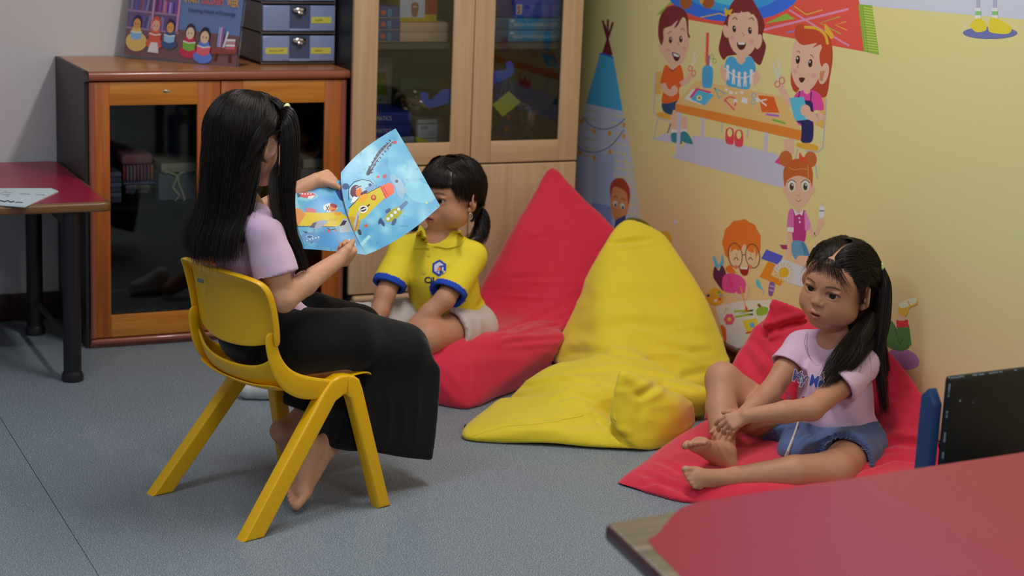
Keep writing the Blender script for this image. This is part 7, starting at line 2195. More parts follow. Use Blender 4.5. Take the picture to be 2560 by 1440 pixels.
    def fall(a, p0):
        # continue down over the nape and the back to the seat back height
        c_, s_ = math.cos(CH_A), math.sin(CH_A); t = a/100.0
        out = []
        ends = ch(-0.205+0.035*abs(t), -0.118*-t if False else t*0.115, 0.615+0.02*abs(t))
        mid = ch(-0.190+0.05*abs(t), t*0.105, 0.72)
        out.append(p0*0.55+mid*0.45+np.array([0, 0, 0.012])); out.append(mid); out.append(mid*0.5+ends*0.5+ch(-0.008, 0, 0)-ch(0, 0, 0)); out.append(ends); return out
    al = np.linspace(-84, 84, 13)
    G_ = scalp_guides(H, al, 86, -22, fall=fall, rad=(0.086, 0.104, 0.098), cz=0.018)
    hr.sheet(G_, 4200, 0.0020, 0.00040, 0.010, out=ch(-0.05, 0, 0.75), endjit=0.05, thick=0.008)
    G2 = scalp_guides(H, al, 80, -22, fall=lambda a, p0: [q_+(ch(0.02, 0, 0.0)-ch(0, 0, 0)) for q_ in fall(a, p0)], rad=(0.079, 0.096, 0.090), cz=0.018)
    hr.sheet(G2, 500, 0.003, 0.0006, 0.008, out=ch(-0.05, 0, 0.75), thick=0.006)
    for t in (-1, 1):      # side hair that tucks behind the ear
        gs = [[H.w(t*x0, y0, z0), H.w(t*0.082, y1, z1), H.w(t*0.086, y2, z2), H.w(t*0.074, -0.066, -0.062)] for x0, y0, z0, y1, z1, y2, z2 in
              ((0.030, 0.066, 0.088, 0.030, 0.050, -0.020, 0.026), (0.040, 0.040, 0.104, 0.016, 0.058, -0.034, 0.010), (0.040, 0.012, 0.112, -0.012, 0.062, -0.046, 0.010), (0.040, -0.02, 0.112, -0.036, 0.064, -0.062, 0.010))]
        hr.sheet(gs, 520, 0.0018, 0.0005, 0.002, out=H.c, endjit=0.03, thick=0.005)
    # half-up bunches drawn from the parting to a tie on each side, then hanging in front of the ears
    for t, tp in ((-1, CQ(703, 272, -0.078)), (1, ch(0.010, 0.080, 0.945))):
        gs = []
        for e in np.linspace(0, 1, 7):
            y0 = 0.080-0.115*e; z0 = 0.020+0.094*math.sqrt(max(0.02, 1-((y0+0.014)/0.104)**2))
            st = H.w(0.001*t, y0, z0); en = tp; md = (st+en)/2; lm = H.loc(md[None])[0]; lm2 = lm-np.array([0, -0.014, 0.018]); L = np.linalg.norm(lm2/np.array([0.088, 0.104, 0.099])); md = H.w(*(np.array([0, -0.014, 0.018])+lm2/L))
            gs.append([st, st*0.5+md*0.5+(md-H.c)*0.03, md, md*0.4+en*0.6+(md-H.c)*0.05, en])
        hr.sheet(gs, 620, 0.0016, 0.0005, 0.0, out=H.c, endjit=0.0, thick=0.006)
        # lower side hair that is swept back to cover the temple
        gs = []
        for e in np.linspace(0, 1, 8):
            st = H.w(t*(0.030+0.050*e**0.7), 0.080-0.064*e, 0.085-0.088*e); en = tp; md = (st+en)/2+(tp-H.c)*0.10; gs.append([st, md, en])
        hr.sheet(gs, 420, 0.0016, 0.0005, 0.0, out=H.c, endjit=0.0, thick=0.005)
        hair_tie(root, inv, tp+(ch(0.008, t*0.010, -0.002)-ch(0, 0, 0)), ch(0.6, t*0.8, -0.1)-ch(0, 0, 0), 0.0105, 0.0055)
    tie = CQ(706, 274, -0.085)
    hr.bundle([tie, CQ(722, 285, -0.105), CQ(726, 340, -0.12), CQ(722, 430, -0.125), CQ(718, 500, -0.125), CQ(726, 570, -0.13), CQ(742, 620, -0.135), CQ(762, 672, -0.14)], [0.006, 0.017, 0.023, 0.021, 0.018, 0.014, 0.011, 0.006], 620, 0.0005, 1.6)
    for k in range(380):      # loose strands between the ear and the tail, falling in front of the shoulder
        a_ = hr.rng.rand(); dx = hr.rng.randn()*3
        P = [tie, CQ(716-a_*8, 340, -0.10), CQ(708-a_*24+dx, 430, -0.108), CQ(700-a_*26+dx, 500, -0.118), CQ(712-a_*16+dx*1.5, 560, -0.128), CQ(735-a_*6+dx*2, 625, -0.135), CQ(756+dx*2, 668, -0.14)]
        if a_ > 0.30: P[0] = H.w(-0.076, 0.012, 0.030); P[1] = CQ(699-a_*6, 392, -0.104); P[2] = CQ(696-a_*18+dx, 440, -0.108)
        hr.strand(resample(P, hr.n), 0.00045)
    t2 = ch(0.010, 0.085, 0.94); hr.bundle([t2, ch(0.02, 0.11, 0.90), ch(0.02, 0.12, 0.80), ch(0.03, 0.12, 0.68)], [0.006, 0.018, 0.018, 0.008], 150, 0.0006)
    hr.build(root, inv)
    return root


build_book(); reader()
# ------------------------------------------------------------------ girl on the front red beanbag, girl in the yellow polo shirt
MAT['denim'] = cloth_mat('denim', rgb(84, 104, 148), 1100, 0.8, 0.3, 0.2, 0.22)
MAT['khaki'] = cloth_mat('khaki_cloth', rgb(205, 194, 190), 1200, 0.85, 0.15, 0.2, 0.03)
MAT['polo'] = vcol_mat('polo_knit', 0.8, 0.2, bump=0.18, bscale=1300, dist=0.0005)
MAT['royal'] = mat('royal_print', rgb(45, 75, 170), 0.7); MAT['red_print'] = mat('red_print', rgb(200, 40, 50), 0.7); MAT['white_print'] = mat('white_print', rgb(225, 215, 232), 0.7)
MAT['navy_print'] = mat('navy_print', rgb(40, 52, 90), 0.7); MAT['orange_print'] = mat('orange_print', rgb(235, 130, 50), 0.7); MAT['pearl'] = mat('pearl_button', rgb(235, 205, 60), 0.35)
MAT['cord'] = mat('white_cord', rgb(215, 210, 205), 0.85)


def arm(f, sh, el, wr, r=(0.034, 0.029, 0.026, 0.0185)):
    f.chain([sh, sh*0.5+el*0.5, el], [r[0], (r[0]+r[1])/2, r[1]], 0.018); f.chain([el, el*0.6+wr*0.4, wr], [r[1]+0.0005, r[2]+0.001, r[3]], 0.012)


def sleeve(s, sh, el, frac, r0, r1, arm_r, tilt=(0, 0, 0), nb=None):
    ax_ = unit(el-sh); o = sh+(el-sh)*frac; n2 = unit(ax_+np.array(tilt)).astype(np.float32); o2 = np.array(o, np.float32); L = np.linalg.norm(el-sh)
    s.cap(sh, o+ax_*0.012, r0, r1, 0.018)
    if nb is not None: s.cap(sh, nb+(sh-nb)*0.3, r0, r0*1.05, 0.02)

    def post():
        e2 = np.array(o+ax_*0.06, np.float32)
        s.add(lambda P: np.maximum(-((P-o2) @ n2), np.linalg.norm(P-e2, axis=-1)-0.085), o-0.1, o+0.1, 0.002, 's')
        s.cap(o-ax_*0.030, o+ax_*0.03, arm_r+0.003, r1-0.0045, 0.002, 's')
    return post


def girl_front():
    Yp = 3.84
    root = empty('person', (2.76, Yp, 0), 0, 'girl in lilac printed shirt and denim shorts sitting cross-legged on the front red beanbag', 'person'); inv = inv_of(root)
    Hc = PY(2093, 714, 3.87); H = Head(Hc, az(206, 5, 9), 1.09)
    f = Field(); H.sculpt(f, 0.0030)
    pel = PY(2098, 1098, 3.86); chest = PY(2085, 960, 3.88); nb = PY(2088, 862, 3.895)
    T = az(203)      # torso axes: left, forward, up
    L_, Fw = T[0], T[1]
    f.cap(H.w(0, -0.018, -0.055), nb, 0.030, 0.031, 0.02)
    f.chain([nb-np.array([0, 0, 0.02]), chest, pel], [0.045, 0.062, 0.075], 0.03)
    shL = PY(2163, 912, 3.80); shR = PY(2003, 868, 3.985)
    f.cap(shL, nb, 0.031, 0.033, 0.03); f.cap(shR, nb, 0.031, 0.033, 0.03)
    # arms
    elL = PY(2030, 1022, 3.70); wL = PY(1866, 1040, 3.735)
    elR = PY(1922, 985, 3.93); wR = PY(1838, 1058, 3.86)
    arm(f, shL, elL, wL); arm(f, shR, elR, wR)
    kL = PY(1805, 1063, 3.755)
    nL = np.array([-0.15, -0.65, 0.75]); tL, thL = hand(f, wL, kL-wL, nL, 0.92, 1, curl=(26, 32, 38, 46), curl2=(24, 30, 34, 38), thumb=(0.5, 0.35), spread=9, thumb_curl=12)
    kR = PY(1800, 1090, 3.83); tR, thR = hand(f, wR, kR-wR, np.array([-0.5, -0.4, 0.6]), 0.92, 1, curl=(35, 35, 40, 45), thumb=(0.5, 0.3), spread=8)
    # folded near leg
    hpL = PY(2150, 1122, 3.80); knL = PY(2085, 1178, 3.665); anL = PY(1842, 1192, 3.725)
    f.cap(hpL, knL, 0.060, 0.049, 0.02); f.chain([knL, PY(1985, 1180, 3.675), anL], [0.050, 0.042, 0.0255], 0.02)
    hlL = PY(1828, 1204, 3.735); blL = PY(1745, 1194, 3.735)
    tipsL, *_ = foot(f, hlL, blL, np.array([0.1, -0.80, 0.55]), 0.98, 1 if True else -1, toe_dir=PY(1690, 1190, 3.735)-blL); f.cap(anL, blL, 0.024, 0.015, 0.012)
    # raised far leg
    hpR = PY(2012, 1110, 3.94); knR = PY(1806, 948, 4.0); anR = PY(1812, 1132, 3.835)
    f.chain([hpR, (hpR+knR)/2+np.array([0, 0, -0.014]), knR], [0.070, 0.066, 0.043], 0.02); f.chain([knR, PY(1803, 1020, 3.945), anR], [0.0425, 0.040, 0.027], 0.02)
    hlR = PY(1822, 1166, 3.815); blR = PY(1748, 1112, 3.80)
    tipsR, *_ = foot(f, hlR, blR, np.array([0.55, 0.65, 0.5]), 1.0, 1, toe_dir=PY(1715, 1092, 3.79)-blR, toe_curl=0.9); f.cap(anR, hlR, 0.027, 0.022, 0.012); f.cap(anR, blR, 0.024, 0.016, 0.014)

    def bx(*ps, m=0.05): P = np.array(ps); return P.min(0)-m, P.max(0)+m
    a1 = bx(wL, kL, kR, wR, blR, hlR, m=0.045); a2 = bx(hlL, blL, m=0.045)
    fine = [(H.c-np.array([0.10, 0.10, 0.092]), H.c+0.112, 0.0017), (*a1, 0.002), ]
    V, F = multires(f, 0.0042, fine+[(np.array([a2[0][0]-0.02, a2[0][1], a2[0][2]]), np.array([a2[1][0], a1[0][1]-0.0005 if a1[0][1] < a2[1][1] and False else a2[1][1], min(a2[1][2], a1[0][2]-0.0005)]), 0.002)])
    col = H.colours(V, SKIN_B, LIP, BROW); nail_paint(V, col, [tL[0], tL[1], tL[2], tL[3]], 0.004); nail_paint(V, col, [tipsL[0][0]+np.array([0, -0.004, 0.004])], 0.006, (0.6, 0.45, 0.42))
    m = np.exp(-((V-blR)**2).sum(1)/0.045**2); col = col*(1-0.22*m[:, None])+np.array(rgb(220, 140, 125))*0.22*m[:, None]
    np_mesh('body', V, F, MAT['skin'], root, col, inv=inv)
    H.eyes(root, inv, (0.05, 1, 0.12))
    # shirt
    s = Field()
    s.chain([nb-np.array([0, 0, 0.012]), chest+Fw*0.006, (chest*0.45+pel*0.55)+Fw*0.008, pel+np.array([0, 0, 0.02])], [0.052, 0.078, 0.090, 0.104], 0.03)
    s.ell(chest*0.8+pel*0.2, (0.106, 0.078, 0.115), T, 0.03)
    pL = sleeve(s, shL, elL, 0.50, 0.041, 0.054, 0.033, (-0.15, 0.25, -0.35), nb); pR = sleeve(s, shR, elR, 0.42, 0.040, 0.052, 0.033, (0, 0, -0.2), nb); pL(); pR()
    s.half(pel+np.array([0, 0, 0.018])-L_*0.0, np.array([0, 0, -1.0])+L_*0.12+Fw*0.10, 0.004)
    s.ell(nb+Fw*0.022+np.array([0, 0, 0.030]), (0.042, 0.044, 0.042), T, 0.004, 's')

    def fo(P):
        a = vnoise(P*np.array((15, 15, 13), np.float32), 4)*0.0045
        m = gaussm(P, pel+np.array([0.03, -0.07, 0.06]), (0.08, 0.08, 0.06)); a = a+ridged(P, (12, 12, 30), 3)*0.0035*m
        m2 = gaussm(P, shL, (0.07, 0.07, 0.07)); return a+ridged(P, (22, 22, 14), 8)*0.0022*m2
    o, SV, SF = garment('shirt', s, 0.0038, MAT['lilac'], root, inv, fo, 'lilac T-shirt with blue lettering and a red picture')
    ex = -unit(PY(2010, 975, 3.84)-PY(2100, 1000, 3.77)); ey = np.array([0.0, 0, 1.0])+ex*0.02
    o1 = PY(1980, 950, 3.84)
    cv = unit(CAM-chest)
    stick_text(root, inv, SV, SF, 'My Melody', o1, ex, ey, 0.041, MAT['white_print'], 'print_outline', 0.08, 0.72, 0.0010, label='white outline of the lettering', nrm=cv)
    stick_text(root, inv, SV, SF, 'My Melody', o1, ex, ey, 0.041, MAT['royal'], 'print_lettering', 0.035, 0.72, 0.0018, label='blue lettering', nrm=cv)

    def blob(px, py, pts, m_, nm, sc, off=0.0014, lab=None):
        stick_text(root, inv, SV, SF, None, PY(px, py, 3.80), ex, ey, sc, m_, nm, 0, 1, off, (pts, [list(range(len(pts)))]), lab, cv)
    blob(2006, 1010, [(0, 0), (0.9, -0.5), (1.0, 0.2), (1.9, 0.1), (1.7, 0.9), (1.1, 1.2), (0.6, 0.8), (-0.2, 1.5), (-0.5, 0.6)], MAT['red_print'], 'print_picture', 0.014, lab='red bow shape')
    blob(1990, 1022, [(0, 0), (1, -0.6), (2, 0), (2.2, 1.0), (1, 1.5), (0, 1)], MAT['white_print'], 'print_picture', 0.010, 0.0010, 'white picture patch')
    stick_text(root, inv, SV, SF, 'ribbon', PY(1968, 1026, 3.82), ex, ey, 0.018, MAT['white_print'], 'print_lettering', 0.01, 0.8, 0.0012, label='small white script', nrm=cv)
    # shorts
    p = Field(); p.ell(pel-np.array([0, 0, 0.006])+Fw*0.012, (0.118, 0.108, 0.082), T, 0.0); p.ell(PY(2000, 1122, 3.82), (0.055, 0.070, 0.048), T, 0.05)
    p.cap(pel+L_*0.05, hpL*0.28+knL*0.72, 0.083, 0.073, 0.03); p.cap(pel-L_*0.05, hpR*0.45+knR*0.55+np.array([0, 0, -0.014]), 0.085, 0.081, 0.03)
    for hp, kn, fr, rr in ((hpL, knL, 0.56, 0.060), (hpR, knR, 0.43, 0.071)):
        ax_ = unit(kn-hp); o_ = hp+(kn-hp)*fr; o2 = o_.astype(np.float32); n2 = ax_.astype(np.float32); e2 = (o_+ax_*0.07).astype(np.float32)
        p.add(lambda P, o2=o2, n2=n2, e2=e2: np.maximum(-((P-o2) @ n2)+0.004*np.sin(900*P[..., 0])*np.cos(800*P[..., 2]+300*P[..., 1]), np.linalg.norm(P-e2, axis=-1)-0.105), o_-0.12, o_+0.12, 0.001, 's')
        p.cap(o_-ax_*0.03, o_+ax_*0.03, rr-0.002, rr+0.003, 0.002, 's')
    p.half(pel+np.array([0, 0, 0.056]), np.array([0, 0, 1.0])-L_*0.15, 0.005)
    wz = (pel+np.array([0, 0, 0.056]))

    def pf(P):
        a = vnoise(P*np.array((17, 17, 17), np.float32), 6)*0.004; d = (wz-P) @ unit(np.array([0, 0, 1.0])-L_*0.15); w = np.arctan2((P-pel) @ L_, (P-pel) @ Fw); near = 1/(1+np.exp((np.linalg.norm((P-pel)[:, :2], axis=1)-0.125)/0.006))
        return a+np.where((d < 0.024) & (d > -0.002), 0.0013*np.sin(w*80), 0)-0.004*np.exp(-((d-0.025)/0.003)**2)*near+ridged(P, (22, 22, 10), 31)*0.0022
    o, PV, PF = garment('shorts', p, 0.0036, MAT['denim'], root, inv, pf, 'blue denim shorts with frayed hems')
    # frayed threads at both hems
    fr = MB(); rnd = random.Random(4)
    for hp, kn, frc, rr in ((hpL, knL, 0.56, 0.0655), (hpR, knR, 0.43, 0.077)):
        ax_ = unit(kn-hp); x = unit(np.cross(ax_, (0, 0, 1))); y = np.cross(ax_, x)
        for i in range(170):
            w = rnd.random()*2*PI; q_ = hp+(kn-hp)*(frc-0.005)+(x*math.cos(w)+y*math.sin(w))*rr
            e = q_+ax_*(0.005+rnd.random()*0.007)+np.array([rnd.gauss(0, .003) for _ in range(3)]); fr.tube([q_, (q_+e)/2+np.array([rnd.gauss(0, .001) for _ in range(3)]), e], 0.00045, 3)
    o = fr.build('frayed_hem', mat('pale_thread', rgb(150, 170, 205), 0.9), root); o.matrix_parent_inverse = inv; o['kind'] = 'stuff'
    from mathutils.bvhtree import BVHTree
    bv = BVHTree.FromPolygons([tuple(v) for v in PV], [tuple(g_) for g_ in PF]); P = []
    for x, y in ((1995, 1058), (1990, 1075), (1984, 1092), (1977, 1110), (1970, 1128), (1964, 1146), (1958, 1164)):
        d_ = unit(ray(x, y)); hit = bv.ray_cast(Vector(tuple(CAM)), Vector(tuple(d_)), 9)
        P.append(np.array(hit[0])-d_*0.004 if hit[0] is not None else PY(x, y, 3.74))
    o = MB().tube(P, [0.0030, 0.0032, 0.0034, 0.0036, 0.0038, 0.0042, 0.0046], 8, sx=1.7).build('drawstring', MAT['cord'], root, label='white drawstring'); o.matrix_parent_inverse = inv
    # hair
    hr = Hair(8, 24)

    def fall(a, p0):
        t = a/100.0
        end = PY(2222, 1040, 3.86) if t > 0.3 else PY(2195, 1020, 3.93)
        end = end-L_*(0.10*(0.8-t)); mid = p0*0.5+end*0.5+Fw*(-0.030); mid[2] = p0[2]*0.45+end[2]*0.55
        return [p0*0.8+mid*0.2-Fw*0.004, mid, end]
    al = np.linspace(-84, 84, 12); G_ = scalp_guides(H, al, 84, -20, fall=fall, rad=(0.084, 0.102, 0.096), cz=0.018)
    hr.sheet(G_, 1900, 0.002, 0.0005, 0.006, out=H.c, endjit=0.12, thick=0.006)
    for t, tp in ((1, PY(2205, 668, 3.82)), (-1, PY(2096, 607, 3.96))):
        gs = []
        for e in np.linspace(0, 1, 8):
            y0 = 0.070-0.112*e; z0 = 0.020+0.086*math.sqrt(max(0.03, 1-((y0+0.014)/0.094)**2)); st = H.w(0.0032*t, y0, z0); q0 = np.array([0, -0.014, 0.018])
            def onh(w_, g=1.0): l = H.loc(w_[None])[0]-q0; return H.w(*(q0+l/np.linalg.norm(l/np.array([0.086, 0.104, 0.099]))*g))
            gs.append([st, onh(st*0.7+tp*0.3), onh(st*0.4+tp*0.6, 1.02), tp])
        hr.sheet(gs, 900, 0.0014, 0.00042, 0.0, out=H.c, endjit=0.0, thick=0.004, b0=3)
        gs = []      # temple hair swept back above the ear
        for e in np.linspace(0, 1, 7):
            st = H.w(t*(0.004+0.068*math.sin(e*1.5)), 0.070-0.040*e**1.3, 0.076-0.056*e**1.2); gs.append([st, onh(st*0.6+tp*0.4, 1.02), tp])
        hr.sheet(gs, 650, 0.0018, 0.00042, 0.0, out=H.c, endjit=0.0, thick=0.003, b0=9, sj=0.34)
        hair_tie(root, inv, tp, H.R.T @ np.array([t*0.8, -0.5, 0.3]), 0.0085, 0.0050)
    H2 = H
    for t in (1, -1):      # side curtain from temple past the ear to behind the neck
        gs = [[H.w(t*0.058, 0.048, 0.056), H.w(t*0.075, 0.024, 0.038), H.w(t*0.081, -0.004, 0.034), H.w(t*0.084, -0.034, 0.006), H.w(t*0.072, -0.052, -0.055)],
              [H.w(t*0.050, 0.040, 0.085), H.w(t*0.078, 0.012, 0.052), H.w(t*0.086, -0.022, 0.025), H.w(t*0.088, -0.050, -0.010), H.w(t*0.070, -0.070, -0.060)],
              [H.w(t*0.045, 0.015, 0.105), H.w(t*0.080, -0.010, 0.065), H.w(t*0.088, -0.045, 0.030), H.w(t*0.086, -0.072, -0.010), H.w(t*0.065, -0.085, -0.060)]]
        hr.sheet(gs, 520, 0.0018, 0.0005, 0.003, out=H.c, endjit=0.04, thick=0.003, b0=9, sj=0.3)
    for k in range(240):   # wispy fringe
        x = hr.rng.uniform(-0.055, 0.062); st = H.w(x*0.45, 0.070, 0.088); en = H.w(x*1.15+0.007*hr.rng.randn(), 0.084-abs(x)*0.42, 0.066-0.016*abs(hr.rng.randn())-abs(x)*0.55)
        hr.strand(resample([st, (st+en)/2+(H.R.T @ np.array([0, 0.012, 0.006])), en], hr.n), 0.00035)
    for k in range(110):   # fine strands in front of the ear
        a_ = hr.rng.rand(); st = H.w(0.066+0.010*a_, 0.046-0.035*a_, 0.050); e_ = H.w(0.078+0.004*hr.rng.rand(), 0.030-0.020*a_, 0.010-0.065*hr.rng.rand()**2)
        hr.strand(resample([st, H.w(0.0755+0.004*a_, 0.036-0.028*a_, 0.022), e_], hr.n), 0.00034)
    tie = PY(2206, 670, 3.815)
    hr.bundle([tie, PY(2213, 720, 3.80), PY(2205, 800, 3.79), PY(2196, 880, 3.775), PY(2205, 960, 3.76), PY(2212, 1035, 3.76)], [0.006, 0.018, 0.024, 0.016, 0.011, 0.004], 330, 0.0005, 2.2)
    hr.sheet([[PY(x0, y0, 3.80), PY(x1, y1, 3.765), PY(x2, y2, 3.735), PY(x3, y3, 3.725), PY(x4, y4, 3.725)] for x0, y0, x1, y1, x2, y2, x3, y3, x4, y4 in
              ((2150, 800, 2118, 838, 2088, 876, 2066, 912, 2052, 955), (2168, 800, 2140, 845, 2104, 890, 2074, 930, 2050, 975), (2186, 805, 2160, 856, 2122, 905, 2084, 945, 2058, 972), (2200, 820, 2180, 870, 2142, 915, 2100, 945, 2075, 965))], 620, 0.0022, 0.00042, 0.006, out=chest, endjit=0.35, thick=0.003, back=False)
    hr.bundle([PY(2180, 790, 3.81), PY(2155, 842, 3.775), PY(2118, 888, 3.745), PY(2080, 930, 3.735)], [0.024, 0.022, 0.013, 0.003], 200, 0.0005, 2.0)
    for k in range(46):
        dx, dy = hr.rng.randn(2)*7; a0 = PY(2150+dx, 840+dy, 3.76); e0 = PY(2118+hr.rng.randn()*26, 930+hr.rng.randn()*16, 3.725)
        hr.strand(resample([a0, (a0+e0)/2+np.array([0, -0.014, 0.004]), e0], hr.n), 0.00035)
    for (a0, b0, c0, d0) in (((2018, 830), (2012, 858), (2022, 890), (2040, 908)), ((2020, 830), (2018, 870), (2030, 905), (2048, 915)), ((2185, 870), (2190, 920), (2200, 960), (2208, 1010)), ((2170, 860), (2188, 900), (2196, 950), (2200, 1000))):
        hr.strand(resample([PY(*a0, 3.80), PY(*b0, 3.785), PY(*c0, 3.775), PY(*d0, 3.765)], hr.n), 0.0006)
    hr.bundle([PY(2094, 610, 3.965), PY(2078, 612, 3.98), PY(2066, 640, 4.0), PY(2055, 700, 4.02), PY(2052, 800, 4.0)], [0.006, 0.013, 0.014, 0.012, 0.004], 160, 0.0005, 2.0)
    hr.build(root, inv)


def girl_polo():
    Yp = 4.93
    root = empty('person', (2.12, Yp, 0), 0, 'girl in yellow polo shirt with blue cuffs and khaki shorts on the back red beanbag', 'person'); inv = inv_of(root)
    H = Head(PY(1127, 488, 4.93), az(204, 4, 2), 1.05)
    f = Field(); H.sculpt(f, 0.0016)
    T = az(214); L_, Fw = T[0], T[1]
    pel = PY(1140, 815, 4.95); chest = PY(1100, 690, 4.93); nb = PY(1098, 600, 4.93)
    f.cap(H.w(0, -0.018, -0.055), nb, 0.030, 0.032, 0.02); f.chain([nb-np.array([0, 0, 0.02]), chest, pel], [0.045, 0.064, 0.075], 0.03)
    shL = PY(1178, 643, 4.87); shR = PY(1010, 628, 4.995)
    f.cap(shL, nb, 0.031, 0.033, 0.03); f.cap(shR, nb, 0.031, 0.033, 0.03)
    elL = PY(1112, 748, 4.80); wL = PY(1015, 832, 4.81); elR = PY(962, 738, 4.93); wR = PY(932, 838, 4.88)
    arm(f, shL, elL, wL); arm(f, shR, elR, wR)
    kL = PY(985, 852, 4.80); hand(f, wL, kL-wL, np.array([-0.1, -0.7, 0.6]), 0.92, 1, curl=(25, 28, 32, 36), spread=5)
    kR = PY(920, 868, 4.86); hand(f, wR, kR-wR, np.array([-0.3, -0.8, 0.3]), 0.92, -1, curl=(20, 24, 28, 32), spread=5)
    hpL = PY(1165, 818, 4.89); knL = PY(1068, 845, 4.77); anL = PY(985, 935, 4.86)
    f.cap(hpL, knL, 0.062, 0.047, 0.02); f.chain([knL, knL*.5+anL*.5, anL], [0.046, 0.041, 0.027], 0.015)
    hpR = PY(1095, 800, 5.0); knR = PY(905, 812, 4.98); anR = PY(690, 945, 5.0)
    f.cap(hpR, knR, 0.060, 0.046, 0.02); f.chain([knR, knR*.5+anR*.5, anR], [0.046, 0.040, 0.027], 0.015)
    ftL = PY(930, 968, 4.83); f.cap(anL, np.array([ftL[0], ftL[1], 0.035]), 0.027, 0.022, 0.01)
    V, F = multires(f, 0.0045, [(H.c-np.array([0.10, 0.10, 0.092]), H.c+0.112, 0.0019), (np.minimum(wL, kL)-0.045, np.maximum(wL, kL)+0.05, 0.0022)])
    col = H.colours(V, SKIN_B, LIP, BROW); np_mesh('body', V, F, MAT['skin'], root, col, inv=inv); H.eyes(root, inv, (-0.1, 1, 0))
    # polo shirt: yellow with royal blue cuffs
    s = Field()
    s.chain([nb-np.array([0, 0, 0.012]), chest+Fw*0.006, (chest*0.45+pel*0.55)+Fw*0.006, pel+np.array([0, 0, 0.02])], [0.054, 0.082, 0.092, 0.096], 0.03)
    s.ell(chest*0.8+pel*0.2, (0.114, 0.084, 0.125), T, 0.03)
    pL = sleeve(s, shL, elL, 0.86, 0.044, 0.053, 0.031, (0, 0, -0.25), nb); pR = sleeve(s, shR, elR, 0.80, 0.044, 0.051, 0.031, (0, 0, -0.15), nb); pL(); pR()
    s.half(pel+np.array([0, 0, 0.002]), np.array([0, 0, -1.0]), 0.006)
    s.ell(nb+Fw*0.022+np.array([0, 0, 0.030]), (0.044, 0.044, 0.042), T, 0.004, 's')
    yel = np.array(rgb(246, 220, 58)); blu = np.array(rgb(38, 78, 190))

    def cf(P):
        c = np.tile(yel, (len(P), 1))
        for sh, el, fr, tl in ((shL, elL, 0.86, -0.25), (shR, elR, 0.80, -0.15)):
            ax_ = unit(el-sh); n2 = unit(ax_+np.array([0, 0, tl])); o_ = sh+(el-sh)*fr; d = (P-o_) @ n2
            r = np.linalg.norm((P-o_)-((P-o_) @ ax_)[:, None]*ax_, axis=1); m = (d > -0.020) & (d < 0.03) & (r < 0.066); c[m] = blu
        return c

    def fo(P):
        a = vnoise(P*np.array((15, 15, 12), np.float32), 14)*0.004; m = gaussm(P, pel+np.array([0.02, -0.06, 0.05]), (0.10, 0.10, 0.05)); a = a+ridged(P, (14, 14, 34), 3)*0.0055*m
        return a+ridged(P, (26, 26, 9), 18)*0.0018*gaussm(P, chest, (0.12, 0.12, 0.10))
    o, SV, SF = garment('polo_shirt', s, 0.0040, MAT['polo'], root, inv, fo, 'yellow polo shirt with royal blue cuffs', col=cf)
    # collar: two pointed flaps
    pm = mat('polo_collar', tuple(yel), 0.8, 0.2, bump=0.2, bscale=1300)
    for pts in ([(1050, 562), (1038, 590), (1032, 622), (1075, 618), (1068, 598), (1062, 575)], [(1150, 572), (1165, 592), (1150, 612), (1118, 622), (1078, 618), (1110, 606), (1138, 588)]):
        Yc = 4.838 if pts[0][0] < 1100 else 4.828
        ctr = PY(np.mean([p[0] for p in pts]), np.mean([p[1] for p in pts]), Yc)
        stick_text(root, inv, SV, SF, None, ctr, (0.904, -0.427, 0), (0, 0, 1), 1.0, pm, 'collar', 0, 1, 0.0045, ([(float((PY(*p, Yc)-ctr) @ np.array((0.904, -0.427, 0))), float((PY(*p, Yc)-ctr)[2])) for p in pts], [list(range(len(pts)))]), None, unit(CAM-chest))
    cv = unit(CAM-chest); ex = unit(np.array([0.904, -0.427, 0.0])); ey = np.array([0.0, 0, 1]); sc = 1/850.0

    def pt(px, py): d = PY(px, py, 4.84); return d

    def shp(pts, m_, nm, off, lab=None, c0=(1098, 670)):
        stick_text(root, inv, SV, SF, None, pt(*c0), ex, ey, 1.0, m_, nm, 0, 1, off, ([((x-c0[0])*sc, -(y-c0[1])*sc) for x, y in pts], [list(range(len(pts)))]), lab, cv)
    shp([(1098+20*math.cos(math.radians(a)), 670+22*math.sin(math.radians(a))) for a in range(30, 390, 60)], MAT['royal'], 'badge', 0.0012, 'blue hexagon badge')
    shp([(1098+14*math.cos(math.radians(a)), 670+15.5*math.sin(math.radians(a))) for a in range(30, 390, 60)], MAT['white_print'], 'badge_inner', 0.0018, 'white hexagon')
    shp([(1097, 665), (1112, 661), (1114, 668), (1103, 670), (1112, 673), (1108, 679), (1096, 676)], MAT['royal'], 'badge_mark', 0.0024, 'blue key shape')
    shp([(1098+4.5*math.cos(a), 672+4.5*math.sin(a)) for a in np.linspace(0, 2*PI, 9)[:-1]], MAT['orange_print'], 'badge_dot', 0.0029, 'orange dot')
    stick_text(root, inv, SV, SF, 'Cil', pt(1060, 707), ex, ey, 0.026, MAT['navy_print'], 'shirt_lettering', 0.03, 1.0, 0.0015, label='navy lettering', nrm=cv)
    for bx_, by_ in ((1071, 636), (1059, 680)):
        shp([(bx_+5*math.cos(a), by_+5*math.sin(a)) for a in np.linspace(0, 2*PI, 15)[:-1]], MAT['pearl'], 'button', 0.0022, None, (bx_, by_))
    # khaki shorts: near leg, far leg
    p = Field(); p.ell(pel-np.array([0, 0, 0.012]), (0.118, 0.105, 0.070), T, 0.0)
    p.cap(pel+L_*0.05, hpL*0.3+knL*0.7, 0.080, 0.076, 0.03); p.cap(pel-L_*0.05, knR+(knR-hpR)*0.03, 0.082, 0.066, 0.03)
    ax_ = unit(knL-hpL); o_ = hpL+(knL-hpL)*0.50; o2 = o_.astype(np.float32); n2 = ax_.astype(np.float32); e2 = (o_+ax_*0.07).astype(np.float32)
